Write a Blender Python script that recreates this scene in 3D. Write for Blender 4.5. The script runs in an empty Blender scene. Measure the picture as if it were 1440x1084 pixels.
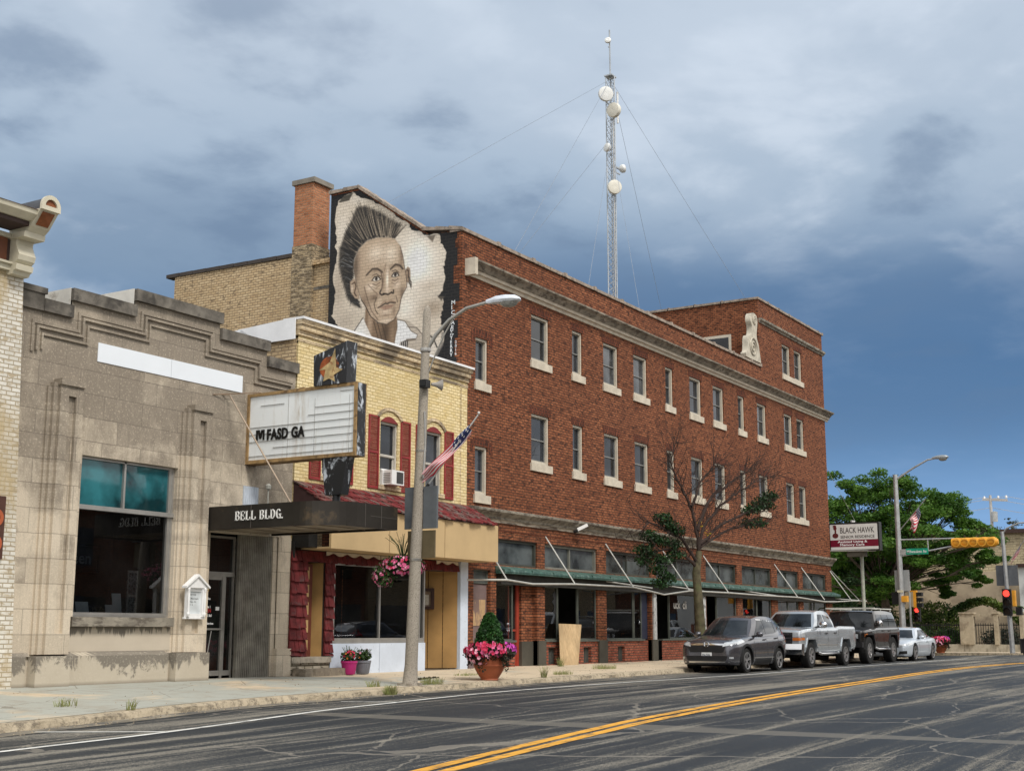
import bpy, bmesh, math, random
import numpy as np
from math import radians as R, sin, cos, pi
from mathutils import Vector, Matrix, noise
from mathutils.bvhtree import BVHTree
random.seed(7)
sc = bpy.context.scene
C = sc.collection
# ------------------------------------------------------------------ camera
cd = bpy.data.cameras.new('camera'); cam = bpy.data.objects.new('camera', cd); C.objects.link(cam)
cam.matrix_world = Matrix(((0.52233572, -0.15557982, -0.83842729, 0.0),
                           (-0.85273886, -0.09373516, -0.51385811, 0.0),
                           (0.00135584, 0.98336597, -0.18163018, 1.5),
                           (0, 0, 0, 1)))
cd.sensor_fit = 'HORIZONTAL'; cd.sensor_width = 36; cd.lens = 46.75; cd.clip_start = 0.1; cd.clip_end = 3000
sc.camera = cam
# ------------------------------------------------------------------ light
SUN_EL, SUN_AZ = R(50), R(205)
sd = bpy.data.lights.new('sun', 'SUN'); sd.energy = 2.1; sd.angle = R(16); sd.color = (1, .95, .87)
so = bpy.data.objects.new('sun', sd); C.objects.link(so)
sv = Vector((sin(SUN_AZ) * cos(SUN_EL), cos(SUN_AZ) * cos(SUN_EL), sin(SUN_EL)))
so.rotation_euler = sv.to_track_quat('Z', 'Y').to_euler(); so.location = (0, -20, 40)
sc.view_settings.view_transform = 'Standard'; sc.view_settings.look = 'None'
sc.view_settings.exposure = 0.35; sc.view_settings.gamma = 1
W = bpy.data.worlds.new('World'); sc.world = W; W.use_nodes = True
nt = W.node_tree; N = nt.nodes; L = nt.links; N.clear()
def wn(t, **k):
    n = N.new(t)
    for a, b in k.items(): setattr(n, a, b)
    return n
out = wn('ShaderNodeOutputWorld'); bg = wn('ShaderNodeBackground'); L.new(bg.outputs[0], out.inputs[0])
sky = wn('ShaderNodeTexSky', sky_type='NISHITA', sun_disc=False, sun_elevation=SUN_EL, sun_rotation=SUN_AZ)
tc = wn('ShaderNodeTexCoord')
def wmath(op, a, b=None, c=None):
    n = wn('ShaderNodeMath', operation=op)
    for i, v in enumerate((a, b, c)):
        if v is None: continue
        if isinstance(v, (int, float)): n.inputs[i].default_value = v
        else: L.new(v, n.inputs[i])
    return n.outputs[0]
def wramp(v, a, b, c=0.0, d=1.0):
    n = wn('ShaderNodeMapRange', interpolation_type='SMOOTHSTEP', clamp=True); L.new(v, n.inputs[0])
    for i, q in enumerate((a, b, c, d)): n.inputs[i + 1].default_value = q
    return n.outputs[0]
def wmix(f, a, b):
    n = wn('ShaderNodeMix', data_type='RGBA')
    if isinstance(f, (int, float)): n.inputs[0].default_value = f
    else: L.new(f, n.inputs[0])
    for i, v in ((6, a), (7, b)):
        if isinstance(v, tuple): n.inputs[i].default_value = v + (1,)
        else: L.new(v, n.inputs[i])
    return n.outputs[2]
def wdot(v):
    n = wn('ShaderNodeVectorMath', operation='DOT_PRODUCT'); L.new(tc.outputs['Generated'], n.inputs[0]); n.inputs[1].default_value = v
    return n.outputs['Value']
def wnoise(scale, det, rough, dist, off=(0, 0, 0)):
    m = wn('ShaderNodeMapping'); L.new(tc.outputs['Generated'], m.inputs[0]); m.inputs['Scale'].default_value = scale; m.inputs['Location'].default_value = off
    n = wn('ShaderNodeTexNoise'); L.new(m.outputs[0], n.inputs[0]); n.inputs['Scale'].default_value = 1; n.inputs['Detail'].default_value = det
    n.inputs['Roughness'].default_value = rough; n.inputs['Distortion'].default_value = dist
    return n.outputs['Fac']
sep = wn('ShaderNodeSeparateXYZ'); L.new(tc.outputs['Generated'], sep.inputs[0]); EZ = sep.outputs[2]
# cloud deck: noise over the plane of the clouds (direction / height), so it flattens towards the horizon
cz = wmath('ADD', wmath('ABSOLUTE', EZ), .16)
cdv = wn('ShaderNodeCombineXYZ'); L.new(wmath('DIVIDE', sep.outputs[0], cz), cdv.inputs[0]); L.new(wmath('DIVIDE', sep.outputs[1], cz), cdv.inputs[1])
def cnoise(scale, det, rough, dist, off=(0, 0, 0)):
    m = wn('ShaderNodeMapping'); L.new(cdv.outputs[0], m.inputs[0]); m.inputs['Location'].default_value = off
    n = wn('ShaderNodeTexNoise'); L.new(m.outputs[0], n.inputs[0]); n.inputs['Scale'].default_value = scale; n.inputs['Detail'].default_value = det
    n.inputs['Roughness'].default_value = rough; n.inputs['Distortion'].default_value = dist
    return n.outputs['Fac']
n1 = cnoise(.95, 8, .48, .1, (5.3, 4.1, .9)); n1b = cnoise(.95, 8, .48, .1, (5.39, 3.98, .9))
n2 = cnoise(.42, 4, .5, .2, (7.3, 2.2, 5.0)); n3 = cnoise(2.9, 7, .55, .2, (1.3, 8.2, 2.0)); n3b = cnoise(2.9, 7, .55, .2, (1.36, 8.13, 2.0))
cr = wn('ShaderNodeValToRGB'); L.new(EZ, cr.inputs[0]); e = cr.color_ramp; e.elements[0].position = 0; e.elements[0].color = (.21, .38, .66, 1)
e.elements[1].position = 1; e.elements[1].color = (.30, .38, .48, 1)
for p_, c_ in ((.08, (.185, .35, .62)), (.15, (.135, .275, .50)), (.20, (.10, .21, .385)), (.26, (.24, .335, .455)), (.34, (.36, .45, .56)), (.46, (.42, .50, .60))):
    k = e.elements.new(p_); k.color = c_ + (1,)
base = cr.outputs[0]
dr = Vector((.9363, .2593, .255)).normalized(); pr = Vector((.90, .17, .40)).normalized(); ul = Vector((.70, .63, .33)).normalized()
lobeD = wmath('MULTIPLY', wramp(wdot((.970, .243, 0.)), .84, .94), wmath('MULTIPLY', wramp(EZ, .325, .235), wramp(EZ, .07, .165))); lobeP = wramp(wdot(pr), .935, .99); lobeL = wramp(wdot(ul), .90, .99)
cl = wmath('ADD', wmath('MULTIPLY', n1, .62), wmath('MULTIPLY', n2, .38))
cl = wmath('ADD', cl, wmath('MULTIPLY', wmath('SUBTRACT', n3, .5), .16))
cl = wmath('ADD', cl, wmath('MULTIPLY', lobeP, .09)); cl = wmath('SUBTRACT', cl, wmath('MULTIPLY', lobeD, .13))
cl = wmath('SUBTRACT', cl, wramp(EZ, .30, .12, 0, .05))
base = wmix(wmath('MULTIPLY', lobeD, .75), base, (.055, .13, .265))
m1 = wmath('MULTIPLY', wramp(cl, .43, .60), wramp(EZ, .08, .28, .25, .95)); keepD = wmath('SUBTRACT', 1., wmath('MULTIPLY', lobeD, .8)); m1 = wmath('MULTIPLY', m1, keepD)
col = wmix(m1, base, (.42, .50, .60))
m2 = wmath('MULTIPLY', wramp(cl, .48, .34), wramp(EZ, .08, .30, .05, .45))
col = wmix(m2, col, (.12, .185, .29))
rel = wmath('ADD', wmath('MULTIPLY', wmath('SUBTRACT', n1, n1b), 3.4), wmath('MULTIPLY', wmath('SUBTRACT', n3, n3b), 1.3))
hi = wmath('MULTIPLY', wmath('MULTIPLY', wramp(rel, .02, .42), wramp(EZ, .12, .30, .15, 1.0)), keepD); lo = wmath('MULTIPLY', wramp(rel, -.03, -.40), wramp(EZ, .12, .30, .15, .9))
col = wmix(wmath('MULTIPLY', hi, wmath('ADD', .36, wmath('MULTIPLY', lobeP, .2))), col, (.64, .71, .80)); col = wmix(wmath('MULTIPLY', lo, .55), col, (.11, .17, .275))
m3 = wmath('MULTIPLY', wramp(cl, .49, .70), wramp(EZ, .17, .28, 0, .5))
col = wmix(wmath('MULTIPLY', m3, keepD), col, (.64, .71, .80))
back = wmath('MAXIMUM', wramp(wdot((0., -1., 0.)), -.12, .25), wramp(wdot((-1., 0., 0.)), .0, .5))
bcol = wmix(wramp(n1, .35, .65), (.62, .65, .68), (1.35, 1.31, 1.25))
col = wmix(wmath('MULTIPLY', back, wramp(EZ, -.05, .2, .75, 1.0)), col, bcol)
skn = wn('ShaderNodeVectorMath', operation='SCALE'); L.new(sky.outputs[0], skn.inputs[0]); skn.inputs[3].default_value = 1.0
colS = wn('ShaderNodeVectorMath', operation='SCALE'); L.new(col, colS.inputs[0]); colS.inputs[3].default_value = 8.6
fin = wmix(.94, skn.outputs[0], colS.outputs[0])
L.new(fin, bg.inputs[0]); bg.inputs[1].default_value = 0.106
# ------------------------------------------------------------------ materials
def mk(name):
    m = bpy.data.materials.new(name); m.use_nodes = True
    t = m.node_tree; b = t.nodes['Principled BSDF']
    return m, t, b
class NT:
    def __init__(s, t): s.t = t; s.N = t.nodes; s.L = t.links
    def node(s, ty, **k):
        n = s.N.new(ty)
        for a, b in k.items(): setattr(n, a, b)
        return n
    def put(s, inp, v):
        if isinstance(v, tuple): inp.default_value = v + (1,) if len(v) == 3 and inp.type == 'RGBA' else v
        elif isinstance(v, (int, float)): inp.default_value = v
        else: s.L.new(v, inp)
    def pos(s):
        return s.node('ShaderNodeNewGeometry').outputs['Position']
    def math(s, op, a, b=None):
        n = s.node('ShaderNodeMath', operation=op); s.put(n.inputs[0], a)
        if b is not None: s.put(n.inputs[1], b)
        return n.outputs[0]
    def ramp(s, v, a, b, c=0., d=1.):
        n = s.node('ShaderNodeMapRange', clamp=True); s.put(n.inputs[0], v)
        for i, q in enumerate((a, b, c, d)): n.inputs[i + 1].default_value = q
        return n.outputs[0]
    def mix(s, f, a, b, mode='MIX'):
        n = s.node('ShaderNodeMix', data_type='RGBA', blend_type=mode); s.put(n.inputs[0], f); s.put(n.inputs[6], a); s.put(n.inputs[7], b)
        return n.outputs[2]
    def noise(s, vec, scale, det=4, rough=.55, dist=0., st=(1, 1, 1), off=(0, 0, 0)):
        m = s.node('ShaderNodeMapping'); s.put(m.inputs[0], vec); m.inputs['Scale'].default_value = st; m.inputs['Location'].default_value = off
        n = s.node('ShaderNodeTexNoise'); s.L.new(m.outputs[0], n.inputs[0]); n.inputs['Scale'].default_value = scale; n.inputs['Detail'].default_value = det
        n.inputs['Roughness'].default_value = rough; n.inputs['Distortion'].default_value = dist
        return n.outputs['Fac']
    def wallvec(s, vertical=False):
        sp = s.node('ShaderNodeSeparateXYZ'); s.L.new(s.pos(), sp.inputs[0])
        u = s.math('ADD', sp.outputs[0], sp.outputs[1]); c = s.node('ShaderNodeCombineXYZ')
        s.L.new(u, c.inputs[1 if vertical else 0]); s.L.new(sp.outputs[2], c.inputs[0 if vertical else 1])
        return c.outputs[0]
    def bump(s, h, strength=.3, dist=.02):
        n = s.node('ShaderNodeBump'); n.inputs['Strength'].default_value = strength; n.inputs['Distance'].default_value = dist; s.L.new(h, n.inputs['Height'])
        return n.outputs[0]
MC = {}
def M(name, col, rough=.7, metal=0., var=.12, scale=4, spec=.3, dirt=None, dscale=1.5, dst=(1, 1, 1), damt=(.5, .65), bump=0., coat=0., emit=None, estr=1., fine=True):
    if name in MC: return MC[name]
    m, t, b = mk(name); q = NT(t); P = q.pos()
    f = q.noise(P, scale, 5)
    lo = tuple(max(0, c * (1 - var * 1.6)) for c in col); hi = tuple(min(1, c * (1 + var * 1.3)) for c in col)
    c = q.mix(q.ramp(f, .3, .7), lo, hi)
    if fine:
        g = q.noise(P, scale * 14, 3); c = q.mix(q.ramp(g, .35, .75, 0, var * .9), c, tuple(x * .55 for x in col))
    if dirt:
        d = q.noise(P, dscale, 7, .65, .4, dst); c = q.mix(q.ramp(d, damt[0], damt[1], 0, .9), c, dirt)
    q.put(b.inputs['Base Color'], c); b.inputs['Roughness'].default_value = rough; b.inputs['Metallic'].default_value = metal
    b.inputs['Specular IOR Level'].default_value = spec
    if coat: b.inputs['Coat Weight'].default_value = coat; b.inputs['Coat Roughness'].default_value = .06
    if bump: t.links.new(q.bump(q.noise(P, scale * 8, 4), bump, .01), b.inputs['Normal'])
    if emit: b.inputs['Emission Color'].default_value = emit + (1,); b.inputs['Emission Strength'].default_value = estr
    MC[name] = m; return m
def brick(name, cs, mortar, bw=.215, bh=.085, ms=.013, vertical=False, rough=.85, dark=(.02, .012, .01), dthr=(.56, .66), stain=None, sthr=(.5, .7), bumpd=.6, flat=0.):
    m, t, b = mk(name); q = NT(t); v = q.wallvec(vertical)
    def bt(c1, c2, seed):
        n = q.node('ShaderNodeTexBrick'); q.L.new(v, n.inputs['Vector']); n.offset = .5
        q.put(n.inputs['Color1'], c1); q.put(n.inputs['Color2'], c2); q.put(n.inputs['Mortar'], mortar); n.inputs['Scale'].default_value = 1
        n.inputs['Mortar Size'].default_value = ms; n.inputs['Mortar Smooth'].default_value = .25; n.inputs['Bias'].default_value = seed
        n.inputs['Brick Width'].default_value = bw; n.inputs['Row Height'].default_value = bh
        return n
    n = bt(cs[0], cs[1], 0.)
    st = (1 / bw, 1 / bh, 1) 
    d = q.noise(v, 1., 2, .5, 0., tuple(x * .9 for x in st), (5.2, 3.1, 0))
    brk = q.mix(q.ramp(d, dthr[0], dthr[1], 0, .85), n.outputs['Color'], dark)
    d2 = q.noise(v, 1., 2, .5, 0., tuple(x * .8 for x in st), (15.2, 9.1, 0))
    brk = q.mix(q.ramp(d2, .58, .68, 0, .7), brk, cs[2])
    big = q.noise(v, .35, 4, .6)
    brk = q.mix(q.ramp(big, .35, .65, 0., .38), brk, tuple(x * .55 for x in cs[0]))
    col = q.mix(n.outputs['Fac'], brk, mortar)
    if stain:
        s_ = q.noise(v, .8, 8, .65, .3, (1, .35, 1)); col = q.mix(q.ramp(s_, sthr[0], sthr[1], 0, .85), col, stain)
    q.put(b.inputs['Base Color'], col); b.inputs['Roughness'].default_value = rough; b.inputs['Specular IOR Level'].default_value = .12
    h = q.math('SUBTRACT', q.math('MULTIPLY', q.noise(q.pos(), 30, 3), .4), n.outputs['Fac'])
    t.links.new(q.bump(h, bumpd, .012), b.inputs['Normal'])
    MC[name] = m; return m
def glassm(name, tint, alpha, gloss=1.5, rough=.01, base=(.01, .012, .014), wob=0.):
    m, t, b = mk(name); q = NT(t); t.nodes.remove(b); o = t.nodes['Material Output']
    fr = q.node('ShaderNodeFresnel'); fr.inputs[0].default_value = gloss
    gl = q.node('ShaderNodeBsdfGlossy'); gl.inputs['Roughness'].default_value = rough; gl.inputs['Color'].default_value = (.95, .97, 1, 1)
    if wob:
        nb = q.bump(q.noise(q.pos(), 1.3, 2), wob, .05); t.links.new(nb, gl.inputs['Normal']); t.links.new(nb, fr.inputs['Normal'])
    tr = q.node('ShaderNodeBsdfTransparent'); tr.inputs[0].default_value = tint + (1,)
    df = q.node('ShaderNodeBsdfDiffuse'); q.put(df.inputs[0], q.mix(q.ramp(q.noise(q.pos(), .9, 4), .38, .62), tuple(x * .35 for x in base), tuple(x * 2.1 for x in base)))
    m1 = q.node('ShaderNodeMixShader'); m1.inputs[0].default_value = alpha; t.links.new(tr.outputs[0], m1.inputs[1]); t.links.new(df.outputs[0], m1.inputs[2])
    m2 = q.node('ShaderNodeMixShader'); t.links.new(fr.outputs[0], m2.inputs[0]); t.links.new(m1.outputs[0], m2.inputs[1]); t.links.new(gl.outputs[0], m2.inputs[2])
    t.links.new(m2.outputs[0], o.inputs[0]); MC[name] = m; return m
def leafm(name, c1, c2, c3, scale=.8, trans=.25):
    m, t, b = mk(name); q = NT(t)
    g = q.node('ShaderNodeNewGeometry'); r = g.outputs['Random Per Island']
    c = q.mix(r, c1, c2); c = q.mix(q.ramp(q.noise(g.outputs['Position'], scale, 3), .4, .65), c, c3)
    q.put(b.inputs['Base Color'], c); b.inputs['Roughness'].default_value = .55; b.inputs['Specular IOR Level'].default_value = .3
    if trans:
        tl = q.node('ShaderNodeBsdfTranslucent'); q.put(tl.inputs[0], c); mx = q.node('ShaderNodeMixShader'); mx.inputs[0].default_value = trans
        t.links.new(b.outputs[0], mx.inputs[1]); t.links.new(tl.outputs[0], mx.inputs[2]); t.links.new(mx.outputs[0], t.nodes['Material Output'].inputs[0])
    MC[name] = m; return m
# ------------------------------------------------------------------ mesh helpers
WL = {}
class MB:
    def __init__(s): s.v = []; s.f = []; s.mi = []
    def add(s, vs, fs, mi=0):
        o = len(s.v); s.v += [tuple(p) for p in vs]; s.f += [tuple(i + o for i in f) for f in fs]; s.mi += [mi] * len(fs); return s
    def box(s, x0, x1, y0, y1, z0, z1, mi=0):
        return s.add([(x0, y0, z0), (x1, y0, z0), (x1, y1, z0), (x0, y1, z0), (x0, y0, z1), (x1, y0, z1), (x1, y1, z1), (x0, y1, z1)],
              [(0, 3, 2, 1), (4, 5, 6, 7), (0, 1, 5, 4), (1, 2, 6, 5), (2, 3, 7, 6), (3, 0, 4, 7)], mi)
    def quad(s, a, b, c, d, mi=0): return s.add([a, b, c, d], [(0, 1, 2, 3)], mi)
    def prism(s, pts, axis, a, b, mi=0):
        n = len(pts)
        def P(p, t): return (t, p[0], p[1]) if axis == 'x' else (p[0], t, p[1]) if axis == 'y' else (p[0], p[1], t)
        vs = [P(p, a) for p in pts] + [P(p, b) for p in pts]
        fs = [tuple(range(n)), tuple(range(2 * n - 1, n - 1, -1))] + [(i, i + n, (i + 1) % n + n, (i + 1) % n) for i in range(n)]
        return s.add(vs, fs, mi)
    def tube(s, pts, r, n=8, mi=0, cap=True):
        pts = [Vector(p) for p in pts]; rs = r if isinstance(r, (list, tuple)) else [r] * len(pts); o = len(s.v); vs = []; prev = None
        for i, p in enumerate(pts):
            d = (pts[min(i + 1, len(pts) - 1)] - pts[max(i - 1, 0)]).normalized()
            u = prev - d * prev.dot(d) if prev is not None else d.orthogonal()
            if u.length < 1e-6: u = d.orthogonal()
            u.normalize(); w = d.cross(u); prev = u
            vs += [p + (u * cos(2 * pi * k / n) + w * sin(2 * pi * k / n)) * rs[i] for k in range(n)]
        fs = []
        for i in range(len(pts) - 1):
            for k in range(n): fs.append((i * n + k, i * n + (k + 1) % n, (i + 1) * n + (k + 1) % n, (i + 1) * n + k))
        if cap: fs += [tuple(range(n - 1, -1, -1)), tuple(range((len(pts) - 1) * n, len(pts) * n))]
        return s.add(vs, fs, mi)
    def bar(s, p0, p1, w, h, up=(0, 0, 1), mi=0):
        p0, p1 = Vector(p0), Vector(p1); d = (p1 - p0).normalized(); u = Vector(up); a = d.cross(u).normalized() * w / 2; b = a.cross(d).normalized() * h / 2
        vs = [p + i * a + j * b for p in (p0, p1) for i, j in ((-1, -1), (1, -1), (1, 1), (-1, 1))]
        return s.add(vs, [(0, 1, 2, 3), (7, 6, 5, 4), (0, 4, 5, 1), (1, 5, 6, 2), (2, 6, 7, 3), (3, 7, 4, 0)], mi)
    def lathe(s, prof, c=(0, 0, 0), n=24, mi=0, axis='z'):
        vs = []
        for r_, z in prof:
            for k in range(n):
                a = 2 * pi * k / n; p = (r_ * cos(a), r_ * sin(a), z)
                if axis == 'y': p = (p[0], p[2], p[1])
                if axis == 'x': p = (p[2], p[0], p[1])
                vs.append((p[0] + c[0], p[1] + c[1], p[2] + c[2]))
        fs = [(i * n + k, i * n + (k + 1) % n, (i + 1) * n + (k + 1) % n, (i + 1) * n + k) for i in range(len(prof) - 1) for k in range(n)]
        return s.add(vs, fs, mi)
    def grid(s, f, nu, nv, mi=0):
        vs = [f(i / nu, j / nv) for j in range(nv + 1) for i in range(nu + 1)]
        return s.add(vs, [(j * (nu + 1) + i, j * (nu + 1) + i + 1, (j + 1) * (nu + 1) + i + 1, (j + 1) * (nu + 1) + i) for j in range(nv) for i in range(nu)], mi)
    def build(s, name, mat, parent=None, loc=None, smooth=None, recalc=True):
        me = bpy.data.meshes.new(name)
        off = WL[parent.name] if parent is not None else Vector(loc or (0, 0, 0))
        me.from_pydata([(v[0] - off[0], v[1] - off[1], v[2] - off[2]) for v in s.v], [], s.f)
        mats = mat if isinstance(mat, (list, tuple)) else [mat]
        for m in mats: me.materials.append(m)
        if len(mats) > 1: me.polygons.foreach_set('material_index', s.mi)
        if recalc and len(s.f) > 1:
            bm = bmesh.new(); bm.from_mesh(me); bmesh.ops.recalc_face_normals(bm, faces=bm.faces); bm.to_mesh(me); bm.free()
        if smooth is not None:
            me.polygons.foreach_set('use_smooth', [True] * len(me.polygons)); me.set_sharp_from_angle(angle=R(smooth))
        me.update()
        o = bpy.data.objects.new(name, me); C.objects.link(o)
        if parent is not None: o.parent = parent; WL[o.name] = WL[parent.name]
        else: o.location = off; WL[o.name] = off.copy()
        return o
def tag(o, label=None, cat=None, group=None, kind=None):
    for k, v in (('label', label), ('category', cat), ('group', group), ('kind', kind)):
        if v: o[k] = v
    return o
def thing(name, loc, label, cat, group=None, rz=0):
    o = bpy.data.objects.new(name, None); C.objects.link(o); o.location = loc; o.rotation_euler = (0, 0, rz); o.empty_display_size = .2
    WL[o.name] = Vector(loc); return tag(o, label, cat, group)
def struct(o): o['kind'] = 'structure'; return o
def dup(root, loc, label, rz=None, scale=None):
    def cp(o, par):
        c = o.copy(); C.objects.link(c); c.parent = par
        for ch in [x for x in o.children]: cp(ch, c)
        return c
    r = cp(root, None); r.location = loc; r['label'] = label
    if rz is not None: r.rotation_euler = (0, 0, rz)
    if scale: r.scale = (scale,) * 3
    return r
def text(name, body, size, mat, parent, origin, facing='-y', ext=.01, off=0., sx=1., sp=1., align='LEFT', tilt=0.):
    cu = bpy.data.curves.new('t', 'FONT'); cu.body = body; cu.size = size; cu.extrude = ext; cu.offset = off; cu.space_character = sp; cu.align_x = align; cu.resolution_u = 3
    o = bpy.data.objects.new('t', cu); C.objects.link(o); bpy.context.view_layer.update()
    me = bpy.data.meshes.new_from_object(o.evaluated_get(bpy.context.evaluated_depsgraph_get())); C.objects.unlink(o); bpy.data.objects.remove(o)
    ax = {'-y': ((1, 0, 0), (0, 0, 1), (0, -1, 0)), '-x': ((0, -1, 0), (0, 0, 1), (-1, 0, 0)), 'x': ((0, 1, 0), (0, 0, 1), (1, 0, 0)), 'y': ((-1, 0, 0), (0, 0, 1), (0, 1, 0))}[facing]
    X, Y, Z = [Vector(a) for a in ax]; org = Vector(origin)
    mb = MB(); vs = []
    for v in me.vertices:
        p = v.co; vs.append(org + X * (p.x * sx + p.y * tilt) + Y * p.y + Z * p.z)
    mb.add(vs, [tuple(p.vertices) for p in me.polygons]); bpy.data.meshes.remove(me)
    return mb.build(name, mat, parent)
def leaves(mb, pts, size, asp=.6, flat=0., mi=0, jit=.4):
    # one small folded quad per point, random orientation
    n = len(pts); rs = np.random.RandomState(len(mb.v) + n)
    d = rs.normal(size=(n, 3)); d[:, 2] *= (1 - flat); d /= np.linalg.norm(d, axis=1)[:, None]
    e_ = rs.normal(size=(n, 3)); e_ -= d * (e_ * d).sum(1)[:, None]; e_ /= np.linalg.norm(e_, axis=1)[:, None]
    s_ = size * (1 + jit * rs.uniform(-1, 1, n))[:, None]; P = np.asarray(pts)
    a = P - d * s_ / 2; b = P + e_ * s_ * asp / 2; c = P + d * s_ / 2; dd = P - e_ * s_ * asp / 2
    V = np.stack([a, b, c, dd], 1).reshape(-1, 3); o = len(mb.v)
    mb.v += [tuple(x) for x in V.tolist()]; mb.f += [(o + 4 * i, o + 4 * i + 1, o + 4 * i + 2, o + 4 * i + 3) for i in range(n)]; mb.mi += [mi] * n
def blob_pts(rs, c, r, n, shell=.55):
    d = rs.normal(size=(n, 3)); d /= np.linalg.norm(d, axis=1)[:, None]; q = rs.uniform(shell, 1, n)[:, None] ** .7
    return np.array(c) + d * q * np.array(r)
RX = [-60, 10, 14, 18, 30, 46, 70, 400]; RZ = [-.25, .05, .12, .2, .28, .33, .36, .36]
def zr(x):
    return float(np.interp(x, RX, RZ))
KX = [-60, 8, 12.5, 16.4, 21, 62, 64.5]; KY = [15.2, 15.7, 16.0, 16.5, 16.7, 16.7, 16.9]
def ky(x): return float(np.interp(x, KX, KY))
def zk(x): return zr(x) + .12
def zs(x, y):       # sidewalk height
    k = ky(x); t = min(1, max(0, (y - k) / (21 - k))); return zk(x) * (1 - t) + .47 * t
# ------------------------------------------------------------------ shared materials
stone = None
def stone_mat(name, dirty, z0=6.0, light=(.69, .60, .475), mid=(.50, .43, .335), dk=(.14, .115, .09)):
    m, t, b = mk(name); q = NT(t); v = q.wallvec()
    n = q.node('ShaderNodeTexBrick'); q.L.new(v, n.inputs['Vector']); n.offset = .37; q.put(n.inputs['Color1'], (0, 0, 0)); q.put(n.inputs['Color2'], (1, 1, 1)); q.put(n.inputs['Mortar'], (.5, .5, .5))
    for k, x in (('Scale', 1), ('Mortar Size', .008), ('Mortar Smooth', .1), ('Brick Width', 1.02), ('Row Height', .475)): n.inputs[k].default_value = x
    c = q.mix(n.outputs['Color'], mid, light)
    sp = q.node('ShaderNodeSeparateXYZ'); q.L.new(q.pos(), sp.inputs[0])
    zz = q.ramp(sp.outputs[2], 1.5, 7.0, -.15, .23)
    s1 = q.math('ADD', q.noise(v, .8, 6, .58, .2, (1, .9, 1)), zz)
    s1 = q.math('ADD', s1, q.math('MULTIPLY', q.math('SUBTRACT', q.math('MULTIPLY', n.outputs['Color'], 1.), .5), dirty * .26))
    c = q.mix(q.ramp(s1, .48, .66, 0, .80), c, (.215, .18, .14))
    s2 = q.noise(v, 1., 8, .72, .8, (4, 2.0, 1)); c = q.mix(q.ramp(q.math('ADD', s2, zz), .52, .68, 0, .36), c, dk)
    s3 = q.noise(v, 9., 6, .7, .3, (2.5, .25, 1)); c = q.mix(q.ramp(s3, .5, .7, 0, .22), c, dk)
    s4 = q.noise(v, 22., 4, .7, .3, (1, 1, 1)); c = q.mix(q.ramp(s4, .55, .72, 0, .5), c, tuple(x * 1.25 for x in light))
    s5 = q.noise(v, 40., 3, .7); c = q.mix(q.ramp(s5, .5, .75, 0, .35), c, dk)
    c = q.mix(q.math('MULTIPLY', n.outputs['Fac'], .5), c, (.12, .10, .08))
    q.put(b.inputs['Base Color'], c); b.inputs['Roughness'].default_value = .88
    h = q.math('SUBTRACT', q.math('MULTIPLY', q.noise(q.pos(), 18, 5), .5), n.outputs['Fac'])
    t.links.new(q.bump(h, .5, .012), b.inputs['Normal']); MC[name] = m; return m
M_stone = stone_mat('limestone ashlar', 1.); 
M_coping = M('weathered dark coping', (.15, .135, .115), .9, var=.35, scale=3, dirt=(.05, .045, .04), dscale=2.5, bump=.3)
M_drip = None
def drip_mat():
    m, t, b = mk('stained limestone base'); q = NT(t); v = q.wallvec()
    sp = q.node('ShaderNodeSeparateXYZ'); q.L.new(q.pos(), sp.inputs[0])
    c = q.mix(q.noise(v, 1.3, 6), (.40, .345, .265), (.58, .52, .42))
    runs = q.math('ADD', q.math('MULTIPLY', q.noise(v, 1., 9, .74, .9, (2.2, .9, 1), (2.1, 0, 0)), .6), q.math('MULTIPLY', q.noise(v, 1., 3, .5, 0, (.55, .4, 1), (8.3, 0, 0)), .45))
    hgt = q.ramp(sp.outputs[2], .5, 1.02, -.15, .065)
    c = q.mix(q.ramp(q.math('ADD', runs, hgt), .495, .53, 0, .82), c, (.135, .12, .10))
    c = q.mix(q.ramp(q.noise(v, 24, 4), .55, .7, 0, .5), c, (.55, .5, .42))
    c = q.mix(q.ramp(sp.outputs[2], .44, .54, .8, 0), c, (.10, .085, .065))
    q.put(b.inputs['Base Color'], c); b.inputs['Roughness'].default_value = .9; t.links.new(q.bump(q.noise(q.pos(), 14, 5), .4, .01), b.inputs['Normal'])
    return m
M_drip = drip_mat()
def under_mat():
    m, t, b = mk('stained stone under sill'); q = NT(t); v = q.wallvec()
    sp = q.node('ShaderNodeSeparateXYZ'); q.L.new(q.pos(), sp.inputs[0])
    c = q.mix(q.noise(v, 1.3, 6), (.44, .38, .30), (.60, .53, .43))
    runs = q.noise(v, 1., 6, .7, .15, (7.5, .35, 1), (5.1, 0, 0))
    hgt = q.ramp(sp.outputs[2], 1.2, 1.58, -.30, .10)
    c = q.mix(q.ramp(q.math('ADD', runs, hgt), .50, .55, 0, .85), c, (.13, .115, .095))
    q.put(b.inputs['Base Color'], c); b.inputs['Roughness'].default_value = .9; t.links.new(q.bump(q.noise(q.pos(), 14, 5), .3, .01), b.inputs['Normal'])
    return m
M_under = under_mat()
M_brick = brick('red brown brick', ((.205, .070, .035), (.35, .132, .064), (.098, .037, .024)), (.045, .03, .023), bw=.215, bh=.084, ms=.011, dark=(.035, .017, .013), dthr=(.54, .64), stain=(.075, .03, .02), sthr=(.56, .80), bumpd=.35)
M_brickS = brick('red brick soldier course', ((.15, .045, .025), (.24, .075, .04), (.09, .03, .02)), (.035, .025, .02), bw=.23, bh=.085, ms=.015, vertical=True, dark=(.03, .012, .01))
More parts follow.
